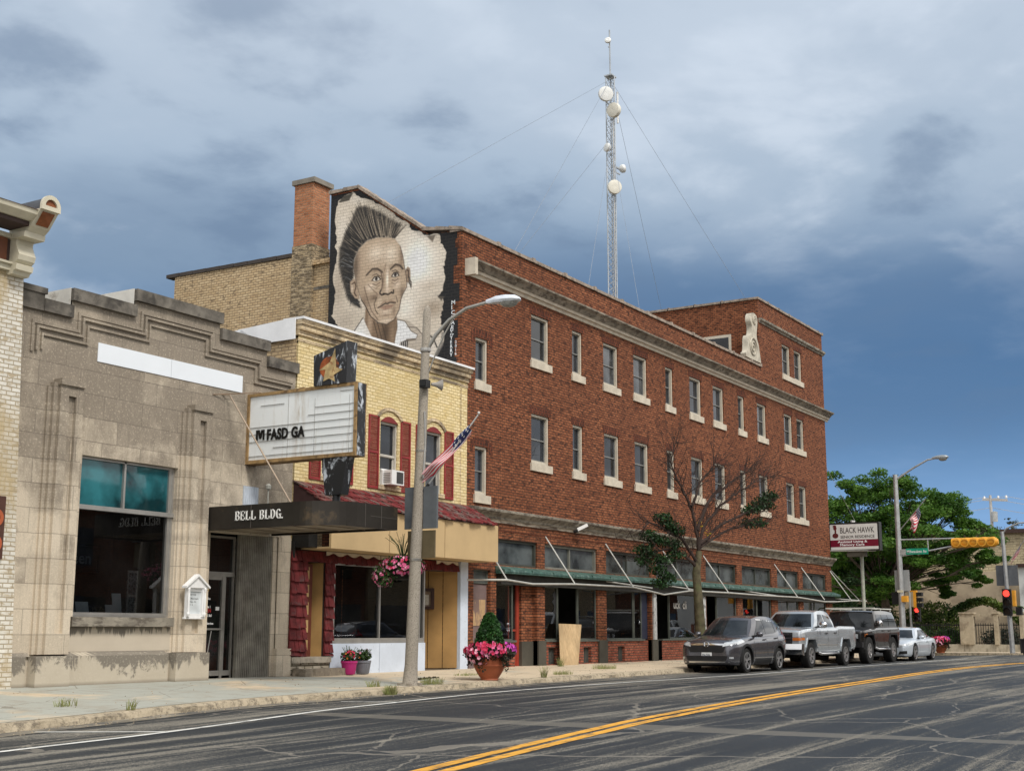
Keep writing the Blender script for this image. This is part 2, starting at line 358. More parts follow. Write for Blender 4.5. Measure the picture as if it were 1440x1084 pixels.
M_brickB = brick('orange red stall brick', ((.34, .085, .05), (.44, .15, .09), (.22, .06, .04)), (.10, .07, .055), bw=.21, bh=.085, ms=.014, dark=(.06, .025, .02), stain=(.06, .035, .03), sthr=(.55, .75))
M_brickT = brick('tan cream brick', ((.52, .38, .22), (.62, .48, .30), (.38, .26, .15)), (.26, .19, .12), bw=.22, bh=.085, ms=.013, dark=(.13, .10, .07), dthr=(.58, .66))
M_brickTM = brick('mottled tan and charcoal brick', ((.42, .32, .19), (.55, .44, .29), (.11, .08, .06)), (.25, .2, .14), bw=.22, bh=.085, ms=.014, dark=(.035, .028, .022), dthr=(.46, .54))
M_brickO = brick('orange chimney brick', ((.42, .16, .075), (.52, .24, .13), (.32, .12, .06)), (.28, .18, .12), bw=.22, bh=.082, ms=.013, dark=(.18, .07, .04))
M_yel = brick('cream yellow painted brick', ((.74, .59, .30), (.84, .71, .44), (.66, .52, .26)), (.48, .36, .17), bw=.215, bh=.084, ms=.009, dark=(.50, .34, .13), dthr=(.6, .7), stain=(.28, .22, .14), sthr=(.66, .72), bumpd=.9)
M_peel = brick('peeling cream painted brick', ((.66, .52, .32), (.76, .63, .44), (.50, .42, .32)), (.36, .27, .17), bw=.215, bh=.084, ms=.009, dark=(.18, .14, .1), stain=(.16, .13, .10), sthr=(.47, .6))
M_whitebr = brick('peeling white painted brick', ((.66, .63, .56), (.80, .77, .70), (.50, .40, .25)), (.40, .33, .23), bw=.215, bh=.084, ms=.010, dark=(.40, .30, .17), stain=(.46, .36, .21), sthr=(.47, .58), bumpd=1.)
M_cream = M('cream limestone trim', (.56, .50, .405), .8, var=.12, scale=3, dirt=(.30, .26, .20), dscale=3, damt=(.64, .85), bump=.15)
M_creamw = M('cream painted wood', (.55, .50, .41), .6, var=.06)
M_corn = M('weathered stone cornice', (.30, .27, .22), .85, var=.25, scale=2, dirt=(.10, .085, .07), dscale=3, dst=(1, 1, 3), damt=(.47, .6), bump=.25)
M_corn2 = M('peeling pale cornice', (.52, .46, .38), .85, var=.2, scale=3, dirt=(.13, .10, .08), dscale=3.5, dst=(.5, .5, 3), damt=(.46, .58), bump=.25)
M_white = M('white paint', (.78, .78, .77), .6, var=.05, scale=2)
M_whitep = M('white painted plywood', (.60, .67, .78), .6, var=.08, scale=1.5, dirt=(.25, .28, .33), dscale=14, damt=(.64, .7))
M_flash = M('white roof flashing', (.75, .76, .78), .5, var=.08, scale=1.5)
M_black = M('black paint', (.02, .02, .021), .5, var=.2)
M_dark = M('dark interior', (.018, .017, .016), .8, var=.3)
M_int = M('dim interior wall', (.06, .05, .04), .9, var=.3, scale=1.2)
M_alu = M('aluminium', (.42, .41, .39), .4, .7, var=.08)
M_steel = M('galvanised steel', (.45, .46, .46), .45, .6, var=.12, scale=5)
M_red = M('dark red painted shutter', (.27, .035, .035), .65, var=.15)
M_shing = M('weathered red wood shingle', (.14, .02, .022), .8, var=.35, scale=5, dirt=(.10, .05, .05), dscale=6, damt=(.55, .7), bump=.3)
M_tan = M('tan painted board', (.52, .375, .20), .7, var=.06, scale=1)
M_ochre = M('ochre brown panelling', (.36, .21, .075), .7, var=.1, scale=2)
M_green = M('verdigris green metal', (.055, .12, .10), .55, .3, var=.3, scale=6, dirt=(.16, .24, .21), dscale=5)
M_greyp = M('dark grey green paint', (.075, .072, .06), .6, var=.15)
M_gframe = M('grey green window frame', (.10, .11, .095), .6, var=.15)
M_glassU = glassm('upper window glass', (.2, .22, .25), .93, 1.45, .03, (.016, .018, .023), .02)
M_glassU2 = glassm('upper window glass with pale blind', (.2, .22, .25), .95, 1.45, .05, (.045, .048, .052), .02); M_glassU3 = glassm('upper window glass dark', (.2, .22, .25), .95, 1.5, .02, (.010, .012, .016), .03)
M_glassT = glassm('transom glass', (.2, .22, .25), .95, 1.5, .12, (.055, .062, .062), .05)
M_glassS = glassm('shop glass', (.55, .57, .58), .12, 1.55, .005, (.02, .02, .02), .01)
M_glassD = glassm('dark door glass', (.3, .3, .3), .8, 1.5, .01, (.012, .012, .012))
M_teal = glassm('teal covered glass', (.1, .1, .1), .97, 1.5, .04, (.016, .085, .10), .03)
M_conc = None
def ground_mats():
    m, t, b = mk('worn sealed asphalt'); q = NT(t); P = q.pos()
    w = q.noise(P, .12, 3, .5, 0); wv = q.node('ShaderNodeVectorMath', operation='ADD'); q.L.new(P, wv.inputs[0])
    cb = q.node('ShaderNodeCombineXYZ'); q.L.new(q.math('MULTIPLY', w, .5), cb.inputs[1]); q.L.new(cb.outputs[0], wv.inputs[1]); V = wv.outputs[0]
    base = q.mix(q.noise(P, .5, 5), (.015, .019, .024), (.03, .035, .041))
    st = q.noise(V, 1., 7, .68, 0., (.085, 1.25, 1)); st2 = q.noise(V, 1., 6, .7, 0., (.06, 4.2, 1), (3, 7, 0))
    sp = q.noise(P, 26, 3, .7); spk = q.noise(P, 70, 2, .7)
    a = q.math('ADD', q.math('ADD', q.math('MULTIPLY', st, .62), q.math('MULTIPLY', st2, .38)), q.math('ADD', q.math('MULTIPLY', q.math('SUBTRACT', sp, .5), .22), q.math('MULTIPLY', q.math('SUBTRACT', spk, .5), .34)))
    c = q.mix(q.ramp(a, .525, .56, 0, .9), base, (.27, .25, .21))
    c = q.mix(q.ramp(a, .46, .54, 0, .22), c, (.12, .115, .10))
    c = q.mix(q.ramp(spk, .60, .70, 0, .30), c, (.16, .155, .145)); c = q.mix(q.ramp(spk, .44, .34, 0, .5), c, (.02, .02, .022))
    # transverse patched joints
    j = q.noise(P, 1., 4, .6, .1, (.55, .03, 1), (9, 0, 0)); c = q.mix(q.ramp(j, .655, .675, 0, .5), c, (.2, .185, .155))
    q.put(b.inputs['Base Color'], c); b.inputs['Specular IOR Level'].default_value = .2; q.put(b.inputs['Roughness'], q.ramp(a, .5, .58, .6, .95))
    ck = q.node('ShaderNodeTexVoronoi', feature='DISTANCE_TO_EDGE'); mp = q.node('ShaderNodeMapping'); mp.inputs['Scale'].default_value = (.16, .34, 1); wq = q.node('ShaderNodeVectorMath', operation='ADD'); cq = q.node('ShaderNodeCombineXYZ'); q.L.new(q.math('MULTIPLY', q.noise(P, .9, 5), .9), cq.inputs[1]); q.L.new(q.math('MULTIPLY', q.noise(P, 1.3, 5), .7), cq.inputs[0]); q.L.new(P, wq.inputs[0]); q.L.new(cq.outputs[0], wq.inputs[1]); q.L.new(wq.outputs[0], mp.inputs[0]); q.L.new(mp.outputs[0], ck.inputs[0]); ck.inputs['Scale'].default_value = 1
    c = q.mix(q.math('MULTIPLY', q.math('LESS_THAN', ck.outputs['Distance'], .0045), .4), c, (.33, .30, .25)); q.put(b.inputs['Base Color'], c); t.links.new(q.bump(q.noise(P, 90, 3), .35, .01), b.inputs['Normal'])
    MC['road'] = m
    m, t, b = mk('old concrete pavement'); q = NT(t); P = q.pos()
    sp = q.node('ShaderNodeSeparateXYZ'); q.L.new(P, sp.inputs[0])
    f = q.noise(P, .35, 6, .6, .5)
    c = q.mix(q.ramp(q.math('ADD', f, q.ramp(sp.outputs[0], 20, 27, -.14, .12)), .44, .52), (.36, .37, .33), (.56, .46, .33))
    c = q.mix(q.ramp(q.noise(P, 1.4, 8, .7, .3), .5, .68, 0, .5), c, (.26, .21, .15))
    c = q.mix(q.ramp(q.noise(P, 35, 4, .7), .5, .75, 0, .4), c, (.22, .18, .13))
    # joints
    def joint(o, per, wd, ph):
        k = q.math('FRACT', q.math('DIVIDE', q.math('ADD', o, ph), per)); return q.math('LESS_THAN', k, wd / per)
    jj = q.math('MAXIMUM', joint(sp.outputs[0], 1.9, .018, .3), joint(sp.outputs[1], 1.55, .018, .37)); c = q.mix(q.math('MULTIPLY', jj, .55), c, (.09, .075, .05))
    ck = q.node('ShaderNodeTexVoronoi', feature='DISTANCE_TO_EDGE'); mp = q.node('ShaderNodeMapping'); mp.inputs['Scale'].default_value = (.55, .8, 1)
    q.L.new(P, mp.inputs[0]); q.L.new(mp.outputs[0], ck.inputs[0]); ck.inputs['Scale'].default_value = 1
    c = q.mix(q.math('MULTIPLY', q.math('LESS_THAN', q.math('ADD', ck.outputs['Distance'], q.math('MULTIPLY', q.noise(P, 6, 3), .03)), .021), .55), c, (.12, .09, .06))
    q.put(b.inputs['Base Color'], c); b.inputs['Roughness'].default_value = .92; t.links.new(q.bump(q.noise(P, 30, 5), .3, .01), b.inputs['Normal'])
    MC['walk'] = m
    m, t, b = mk('crumbling kerb concrete'); q = NT(t); P = q.pos()
    c = q.mix(q.noise(P, 1.5, 8, .7), (.30, .25, .17), (.62, .52, .38)); c = q.mix(q.ramp(q.noise(P, 7, 7, .78), .48, .60, 0, .75), c, (.12, .10, .075))
    c = q.mix(q.ramp(q.noise(P, 40, 3, .75), .6, .7, 0, .7), c, (.62, .55, .42))
    q.put(b.inputs['Base Color'], c); b.inputs['Roughness'].default_value = .95; t.links.new(q.bump(q.noise(P, 14, 6, .7), 1., .05), b.inputs['Normal'])
    MC['kerb'] = m
ground_mats()
M_lineW = M('worn white road paint', (.66, .66, .63), .7, var=.12, dirt=(.12, .12, .12), dscale=9, damt=(.55, .68), dst=(.4, 1, 1))
M_lineY = M('worn yellow road paint', (.72, .36, .045), .7, var=.12, dirt=(.20, .13, .06), dscale=7, damt=(.52, .62), dst=(.3, 1.5, 1))
# ------------------------------------------------------------------ ground, road, pavement
xs_ = [-60, -20, 0, 4, 6, 8, 10, 11, 12, 13, 14, 15, 16, 17, 18, 20, 22, 24, 27, 30, 34, 38, 42, 46, 52, 58, 64.5, 72.3, 80, 100, 140, 400]
def sheet(name, xs, y0f, y1f, zf, mat, ny=6):
    mb = MB()
    for i, x in enumerate(xs):
        for j in range(ny + 1):
            y = y0f(x) + (y1f(x) - y0f(x)) * j / ny; mb.v.append((x, y, zf(x, y)))
    for i in range(len(xs) - 1):
        for j in range(ny): a = i * (ny + 1) + j; mb.f.append((a, a + ny + 1, a + ny + 2, a + 1)); mb.mi.append(0)
    return struct(mb.build(name, mat))
M_earth = M('grass and dirt ground', (.11, .10, .06), .95, var=.3, scale=.6)
sheet('ground', [-600, -200] + xs_ + [900, 1500], lambda x: -900, lambda x: 900, lambda x, y: min(zr(x), .36) - .35, M_earth, 4)
sheet('road', xs_, lambda x: 1.6, lambda x: ky(x) + .02 if x < 64 else (19 if x < 72 else 14.0), lambda x, y: zr(x), MC['road'])
sheet('side_street', [65.2, 68, 72.0], lambda x: 19., lambda x: 160, lambda x, y: zr(x) - .004, MC['road'])
xsW = [x for x in xs_ if x < 64] + [65.0]
# kerb and pavement on the building side
mb = MB(); rs = np.random.RandomState(3); xk = np.arange(-20, 65.0, .18)
def kj(x, a): return 1.5 * a * noise.noise(Vector((x * 2.3, a * 40, 0))) + a * .6 * noise.noise(Vector((x * 9, a * 90, 4)))
for i, x in enumerate(xk):
    k = ky(x); mb.v += [(x, k - .02 + kj(x, .05), zr(x) - .03), (x, k + .01 + kj(x, .04), zk(x) - .03 + kj(x + 50, .02)), (x, k + .06, zk(x) - .002), (x, k + .17, zk(x) + .006)]
for i in range(len(xk) - 1):
    for j in range(3): a = i * 4 + j; mb.f.append((a, a + 4, a + 5, a + 1)); mb.mi.append(0)
struct(mb.build('kerb', MC['kerb'], smooth=50))
sheet('pavement', xsW, lambda x: ky(x) + .15, lambda x: 21.6, lambda x, y: zs(x, y) + .002, MC['walk'], 10)
sheet('pavement', [64.9, 65.3], lambda x: 16.9, lambda x: 60, lambda x, y: .45, MC['walk'], 2)
sheet('gutter', xsW, lambda x: ky(x) - .45, lambda x: ky(x) - .01, lambda x, y: zr(x) + .005, M('sandy gutter', (.26, .23, .18), .95, var=.3, scale=3, dirt=(.07, .07, .07), dscale=1.2, damt=(.4, .6), bump=.4), 2)
sheet('far_pavement', [72.0, 76, 90, 400], lambda x: 14.0, lambda x: 60, lambda x, y: .44, MC['walk'], 2)
mb = MB(); mb.box(71.85, 72.03, 14.0, 60, .2, .45); mb.box(72.03, 400, 13.85, 14.02, .2, .45); struct(mb.build('far_kerb', MC['kerb']))
sheet('near_pavement', [x for x in xs_ if x < 70], lambda x: -14, lambda x: 1.6, lambda x, y: zr(x) + .10, MC['walk'], 2)
def stripe(name, pts, w, mat, lift=.006):
    mb = MB(); P = []
    for i in range(len(pts) - 1):
        a, b = pts[i], pts[i + 1]; n = max(1, int(math.hypot(b[0] - a[0], b[1] - a[1]) / .5))
        P += [(a[0] + (b[0] - a[0]) * k / n, a[1] + (b[1] - a[1]) * k / n) for k in range(n)]
    P.append(pts[-1])
    for i, p in enumerate(P):
        a, b = P[max(0, i - 1)], P[min(len(P) - 1, i + 1)]; d = Vector((b[0] - a[0], b[1] - a[1])).normalized(); q = Vector((-d.y, d.x)) * w / 2
        for s_ in (-1, 1):
            x, y = p[0] + q.x * s_, p[1] + q.y * s_; mb.v.append((x, y, zr(x) + lift))
    for i in range(len(P) - 1): mb.f.append((2 * i, 2 * i + 1, 2 * i + 3, 2 * i + 2)); mb.mi.append(0)
    return struct(mb.build(name, mat))
def smooth_pts(p, n=8):
    o = []
    for i in range(len(p) - 1):
        a = Vector(p[max(0, i - 1)]); b = Vector(p[i]); c = Vector(p[i + 1]); d = Vector(p[min(len(p) - 1, i + 2)])
        for k in range(n):
            t = k / n; o.append(.5 * ((2 * b) + (c - a) * t + (2 * a - 5 * b + 4 * c - d) * t * t + (3 * b - a - 3 * c + d) * t ** 3))
    o.append(Vector(p[-1])); return [(v[0], v[1]) for v in o]
stripe('parking_lane_line', smooth_pts([(-10, 12.6), (5, 13.4), (10.9, 13.88), (13.8, 14.05), (19.1, 14.75), (25.5, 15.25), (35, 14.55), (43, 14.35), (61, 14.0)]), .12, M_lineW)
stripe('parking_bay_line', [(12.9, 15.75), (13.75, 14.1)], .10, M_lineW)
stripe('parking_bay_line', [(19.9, 15.9), (20.35, 14.9)], .10, M_lineW)
cy1 = [(-5, 6.4), (6, 7.5), (11.64, 8.25), (14.1, 8.6), (18.5, 9.1), (22.3, 9.5), (26.6, 9.83), (32.3, 10.15), (40.5, 10.7), (48, 10.85), (54, 10.5), (60, 9.6), (70, 7.0)]
cy2 = [(x, y - .27) for x, y in cy1]
stripe('center_line', smooth_pts(cy1), .17, M_lineY); stripe('center_line', smooth_pts(cy2), .17, M_lineY)
# ------------------------------------------------------------------ wall with openings (plane y = const, facing -y)
def wallh(mb, x0, x1, z0, z1, holes, y, depth=.22, mi=0, back=False):
    X = sorted({x0, x1, *[h[0] for h in holes], *[h[1] for h in holes]}); Z = sorted({z0, z1, *[h[2] for h in holes], *[h[3] for h in holes]})
    X = [a for a in X if x0 <= a <= x1]; Z = [a for a in Z if z0 <= a <= z1]
    for i in range(len(X) - 1):
        for j in range(len(Z) - 1):
            cx, cz = (X[i] + X[i + 1]) / 2, (Z[j] + Z[j + 1]) / 2
            if any(h[0] < cx < h[1] and h[2] < cz < h[3] for h in holes): continue
            mb.quad((X[i], y, Z[j]), (X[i + 1], y, Z[j]), (X[i + 1], y, Z[j + 1]), (X[i], y, Z[j + 1]), mi)
    for a, b, c, d in holes:
        e_ = y + depth
        mb.quad((a, y, c), (a, e_, c), (a, e_, d), (a, y, d), mi); mb.quad((b, y, c), (b, y, d), (b, e_, d), (b, e_, c), mi)
        mb.quad((a, y, d), (a, e_, d), (b, e_, d), (b, y, d), mi); mb.quad((a, y, c), (b, y, c), (b, e_, c), (a, e_, c), mi)
def frame(mb, x0, x1, z0, z1, y0, y1, w, mi=0, wb=None):
    wb = w if wb is None else wb
    mb.box(x0, x0 + w, y0, y1, z0, z1, mi); mb.box(x1 - w, x1, y0, y1, z0, z1, mi); mb.box(x0 + w, x1 - w, y0, y1, z1 - w, z1, mi); mb.box(x0 + w, x1 - w, y0, y1, z0, z0 + wb, mi)
# ================================================================== BELL BUILDING (limestone)
YF = 21.0
bell = thing('stone_commercial_building', (20.3, YF, .46), 'grey limestone building with a stepped parapet and teal transom window beside the marquee', 'building')
mb = MB()
WX0, WX1, WZ0, WZ1 = 17.92, 20.52, 1.77, 4.94
wallh(mb, 16.05, 24.24, .3, 7.62, [(WX0, WX1, WZ0, WZ1), (21.58, 23.80, .3, 3.66)], YF, .3)
wallh(mb, 17.43, 23.19, 7.62, 7.98, [], YF); wallh(mb, 19.07, 21.60, 7.98, 8.33, [], YF)
# parapet body depth, sides and back
for a, b, t in ((16.05, 17.43, 7.62), (17.43, 19.07, 7.98), (19.07, 21.60, 8.33), (21.60, 23.19, 7.98), (23.19, 24.24, 7.62)):
    mb.quad((a, YF + .6, 6), (b, YF + .6, 6), (b, YF + .6, t), (a, YF + .6, t)); mb.quad((a, YF, t), (b, YF, t), (b, YF + .6, t), (a, YF + .6, t))
mb.quad((24.24, YF, .3), (24.24, 36, .3), (24.24, 36, 7), (24.24, YF, 7)); mb.quad((16.42, YF, .3), (16.42, 36, .3), (16.42, 36, 7), (16.42, YF, 7))
mb.build('wall', M_stone, bell)
mb = MB(); mb.box(16.42, 24.24, YF + .6, 36, 6.8, 6.95); mb.build('roof', M('grey flat roof', (.22, .21, .2), .9), bell)
# stepped coping with white painted step ends
mb = MB()
for a, b, t in ((16.72, 17.43, 7.62), (17.40, 19.07, 7.98), (19.04, 21.63, 8.33), (21.60, 23.22, 7.98), (23.19, 24.27, 7.62)):
    mb.box(a, b, YF - .09, YF + .64, t, t + .25)
mb.box(16.05, 16.72, YF - .07, YF + .6, 7.62, 7.95); mb.box(16.05, 16.76, YF - .1, YF + .62, 7.95, 8.07)
mb.build('parapet_coping', M_coping, bell)
M_wstep = M('white painted parapet return', (.70, .68, .63), .8, var=.1, scale=3, dirt=(.35, .31, .26), dscale=3, damt=(.55, .7))
for a, t in ((17.40, 7.98), (19.04, 8.33)):
    mb = MB()
    mb.box(a - .012, a - .003, YF + .0, YF + 1.35, t - .13, t + .26)
    mb.box(a - .003, a + .3, YF + .645, YF + 1.35, t - .35, t + .25); mb.build('parapet_return', M_wstep, bell)
# stepped moulding (two ridges following the parapet)
mb = MB()
def ridge(off, y0, h):
    segs = [(16.62 + off, 17.68 - 0 * off, 7.30 - off)]
    P = [(16.62 + off, 6.85 + off * .3), (16.62 + off, 7.30 - off), (17.72 + off, 7.30 - off), (17.72 + off, 7.66 - off), (19.36 + off, 7.66 - off), (19.36 + off, 8.02 - off), (21.30 - off, 8.02 - off), (21.30 - off, 7.66 - off), (22.92 - off, 7.66 - off), (22.92 - off, 7.30 - off), (24.05 - off, 7.30 - off), (24.05 - off, 6.85 + off * .3)]
    for i in range(len(P) - 1):
        a, b = P[i], P[i + 1]
        if a[0] == b[0]: mb.box(a[0] - h, a[0] + h, y0, YF, min(a[1], b[1]) - h, max(a[1], b[1]) + h)
        else: mb.box(a[0] + h, b[0] - h, y0 + .003, YF, a[1] - h, a[1] + h)
ridge(0, YF - .06, .025); ridge(.13, YF - .045, .022); ridge(-.09, YF - .03, .03)
mb.build('stepped_moulding', M_stone, bell)
# pilasters
for px, full in ((16.96, True), (20.55, True)):
    mb = MB(); w = .74
    mb.box(px + .18, px + .38, YF - .20, YF, 1.06, 6.22); mb.box(px + .57, px + w, YF - .20, YF, 1.06, 6.22)
    mb.box(px + .38, px + .57, YF - .12, YF, 1.06, 6.02); mb.box(px + .38, px + .57, YF - .195, YF, 6.02, 6.22); mb.box(px + .38, px + .57, YF - .195, YF - .12, 1.06, 1.45)
    mb.box(px, px + .08, YF - .05, YF, 1.06, 6.18); mb.box(px + .08, px + .18, YF - .12, YF, 1.06, 6.26); mb.box(px + .16, px + w + .02, YF - .24, YF, 6.22, 6.34)
    mb.build('pilaster', M_stone, bell)
mb = MB()   # plinth
mb.box(16.2, 16.82, YF - .08, YF, .2, 1.02); mb.box(16.82, 16.9, YF - .03, YF, .2, 1.05); mb.box(16.9, 17.70, YF - .27, YF, .2, 1.03); mb.box(17.70, 20.36, YF - .13, YF, .2, 1.02); mb.box(20.36, 20.45, YF - .06, YF, .2, 1.05); mb.box(20.45, 21.42, YF - .27, YF + .3, .2, 1.05)
mb.prism([(YF - .08, 1.02), (YF, 1.02), (YF, 1.09)], 'x', 16.2, 16.9); mb.prism([(YF - .13, 1.02), (YF, 1.02), (YF, 1.1)], 'x', 17.7, 20.36)
mb.build('plinth', M_drip, bell)
mb = MB(); mb.box(17.73, 20.50, YF - .012, YF - .002, 1.10, 1.58); mb.build('apron_panel', M_under, bell)
mb = MB(); mb.box(17.80, 20.47, YF - .14, YF + .2, 1.585, 1.77); mb.build('window_sill', M_corn, bell)
mb = MB(); mb.box(18.15, 20.165, YF - .016, YF - .002, 6.87, 7.26); mb.box(20.175, 22.39, YF - .016, YF - .002, 6.87, 7.26)
mb.build('blank_sign_board', M('blank white sign board', (.74, .78, .83), .45, var=.02, scale=1), bell)
# window
mb = MB(); frame(mb, WX0, WX1, WZ0, WZ1, YF + .1, YF + .24, .05); mb.box(WX0, WX1, YF + .06, YF + .24, 3.88, 3.97); mb.box(19.12, 19.17, YF + .1, YF + .2, 3.97, WZ1)
mb.box(WX1 - .13, WX1 - .05, YF + .12, YF + .22, WZ0, WZ1); mb.box(WX0 + .05, WX1 - .13, YF + .12, YF + .22, WZ0 + .05, WZ0 + .09)
fr = mb.build('display_window', M_alu, bell)
mb = MB(); mb.quad((WX0, YF + .17, 1.8), (WX1, YF + .17, 1.8), (WX1, YF + .17, 3.9), (WX0, YF + .17, 3.9)); mb.build('pane', M_glassS, fr)
mb = MB(); mb.quad((WX0, YF + .16, 3.95), (WX1, YF + .16, 3.95), (WX1, YF + .16, 4.93), (WX0, YF + .16, 4.93)); mb.build('transom_pane', M_teal, fr)
# interior room behind the window
mb = MB()
mb.quad((17.7, 23.2, 1.5), (20.8, 23.2, 1.5), (20.8, 23.2, 4.2), (17.7, 23.2, 4.2)); mb.quad((17.7, 21.3, 1.5), (17.7, 23.2, 1.5), (17.7, 23.2, 4.2), (17.7, 21.3, 4.2))
mb.quad((20.8, 21.3, 1.5), (20.8, 23.2, 1.5), (20.8, 23.2, 4.2), (20.8, 21.3, 4.2)); mb.quad((17.7, 21.3, 4.2), (20.8, 21.3, 4.2), (20.8, 23.2, 4.2), (17.7, 23.2, 4.2)); mb.quad((17.7, 21.3, 1.74), (20.8, 21.3, 1.74), (20.8, 23.2, 1.74), (17.7, 23.2, 1.74))
mb.build('interior_wall', M_int, bell)
# items on the window ledge
M_card = M('pale card', (.55, .62, .66), .7, var=.1); M_cardd = M('blue screen card', (.06, .10, .14), .4)
def card(x, y, w, h, lab, m=M_card, inner=None):
    mb = MB(); mb.prism([(y, 1.745), (y + .02, 1.745), (y + .09, 1.745 + h), (y + .075, 1.745 + h)], 'x', x, x + w)
    o = mb.build('display_card', m, loc=(x, y, 1.745)); tag(o, lab, 'display card', 'cards standing in the stone building window')
card(18.12, 21.5, .28, .42, 'pale green upright card, leftmost in the stone building window')
card(18.42, 21.46, .32, .33, 'white framed dark picture card behind the shop glass left of the small flags')
card(19.22, 21.5, .30, .28, 'low white card in the middle of the stone building window'); card(19.46, 21.58, .24, .52, 'tall pale blue card in the middle of the stone building window')
mb = MB(); mb.box(19.84, 20.12, 21.62, 21.65, 1.745, 2.75); mb.box(19.87, 20.09, 21.615, 21.62, 2.25, 2.7, 1); mb.box(19.87, 20.09, 21.615, 21.62, 1.8, 2.2, 1)
tag(mb.build('poster_board', [M('newsprint grey', (.35, .35, .34), .8, var=.3, scale=20), M('printed poster', (.16, .17, .18), .8, var=.7, scale=25)], loc=(20, 21.6, 1.745)), 'narrow poster board of grey clippings at the right of the stone building window', 'poster board')
mb = MB(); rs = np.random.RandomState(4); leaves(mb, blob_pts(rs, (18.95, 21.6, 1.86), (.32, .12, .12), 260), .07); M_dry = leafm('dry arrangement', (.10, .08, .03), (.2, .16, .07), (.06, .07, .03), 8)
tag(mb.build('dried_arrangement', M_dry, loc=(18.95, 21.6, 1.745), recalc=False), 'low dried flower arrangement on the window ledge between the small flags', 'flower arrangement')
# noticeable "Queen" style lettering sign is dim inside: a dark framed sign with script
t_ = thing('interior_sign', (19.6, 23.1, 3.0), 'dark framed sign with pale lettering on the back wall inside the stone building window', 'sign')
mb = MB(); frame(mb, 18.95, 20.35, 2.75, 3.35, 23.08, 23.14, .04); mb.box(18.99, 20.31, 23.12, 23.15, 2.79, 3.31); mb.build('board', M_black, t_)
text('lettering', 'Queen', .36, M('dim silver lettering', (.22, .24, .26), .6), t_, (19.1, 23.07, 2.93), ext=.005, off=.004)
# entrance recess
mb = MB(); mb.quad((21.58, YF + .3, .47), (23.8, YF + .3, .47), (23.8, 23.5, .47), (21.58, 23.5, .47)); mb.quad((21.58, YF + .3, 3.66), (23.8, YF + .3, 3.66), (23.8, 23.5, 3.66), (21.58, 23.5, 3.66)); mb.quad((21.58, 23.5, .3), (23.8, 23.5, .3), (23.8, 23.5, 3.66), (21.58, 23.5, 3.66)); mb.quad((21.58, YF + .3, .3), (21.58, 23.5, .3), (21.58, 23.5, 3.66), (21.58, YF + .3, 3.66))
mb.build('entrance_recess', M_dark, bell)
mb = MB(); DX0, DX1 = 21.60, 22.66; yd = YF + .26
frame(mb, DX0, DX1, .48, 3.60, yd, yd + .08, .05); mb.box(DX0, DX1, yd - .01, yd + .08, 2.70, 2.80); mb.box(22.28, 22.36, yd - .005, yd + .085, .48, 2.70); mb.box(22.36, 22.40, yd, yd + .08, .48, 2.7)
mb.box(DX0 + .05, 22.28, yd, yd + .07, .48, .64); mb.box(22.4, DX1 - .05, yd, yd + .07, .48, .64); mb.box(DX0 + .05, 22.28, yd, yd + .07, 1.52, 1.56); mb.box(DX0 + .05, 22.28, yd, yd + .07, 2.62, 2.70)
door = mb.build('entrance_door', M('dull aluminium door frame', (.27, .26, .24), .45, .5), bell)
mb = MB(); mb.quad((DX0, yd + .04, .5), (DX1, yd + .04, .5), (DX1, yd + .04, 3.58), (DX0, yd + .04, 3.58)); mb.build('pane', M_glassD, door)
mb = MB(); mb.tube([(21.95, yd - .04, 1.50), (21.80, yd - .05, .78)], .012); mb.build('handle', M_alu, door)
M_gold = M('gold numerals', (.62, .42, .10), .4, .3); M_wtxt = M('white lettering', (.8, .8, .8), .6, var=.02, fine=False); M_rtxt = M('red lettering', (.45, .03, .03), .6)
text('street_number', '218', .24, M_gold, door, (21.68, yd + .03, 2.36), sx=.62, ext=.003, off=.004)
for i, (s_, z_, x_, m_) in enumerate((('Law Office', 2.2, 21.68, M_wtxt), ('Suite 1', 2.02, 21.8, M_wtxt), ('OPEN', 1.92, 21.70, M_rtxt), ('Robert M. Bell', 1.83, 21.64, M_wtxt), ('Financial Services', 1.66, 21.63, M_wtxt))):
    text('door_lettering', s_, .075 if i != 2 else .13, m_, door, (x_, yd + .03, z_ - .02), ext=.002, off=.0015, sx=.85)
mb = MB(); mb.box(22.13, 22.24, yd + .024, yd + .036, 1.95, 2.03); mb.build('door_sticker', M_wtxt, door)
# corrugated panel + pier
mb = MB(); n = 19; x0, x1 = 22.68, 23.68; V = []
for i in range(n * 4 + 1):
    x = x0 + (x1 - x0) * i / (n * 4); d = (0, 1, 1, 0)[i % 4]; V.append((x, YF + .02 + .085 * d + .12 * (1 - (x - x0)) * 1.2))
for i in range(len(V) - 1): mb.quad((V[i][0], V[i][1], .47), (V[i + 1][0], V[i + 1][1], .47), (V[i + 1][0], V[i + 1][1], 3.66), (V[i][0], V[i][1], 3.66))
mb.build('corrugated_panel', M('corrugated brown grey metal', (.33, .31, .27), .5, .35, var=.25, scale=3, dirt=(.12, .10, .08), dscale=2, dst=(2, 2, .5), damt=(.55, .8)), bell)
mb = MB(); mb.box(23.66, 23.80, YF + .02, YF + .3, .3, 3.66); mb.box(23.80, 24.24, YF - .02, YF + .3, 1.1, 3.66); mb.box(23.76, 24.26, YF - .1, YF + .3, .2, 1.1); mb.build('door_pier', M_stone, bell)
mb = MB(); mb.box(22.55, 23.05, YF - .02, YF + .0, 4.3, 4.75); [mb.box(22.55 + .07 * i, 22.58 + .07 * i, YF - .03, YF - .02, 4.3, 4.75) for i in range(7)]; mb.build('louvred_vent', M('pale blue louvre', (.5, .55, .62), .6), bell)
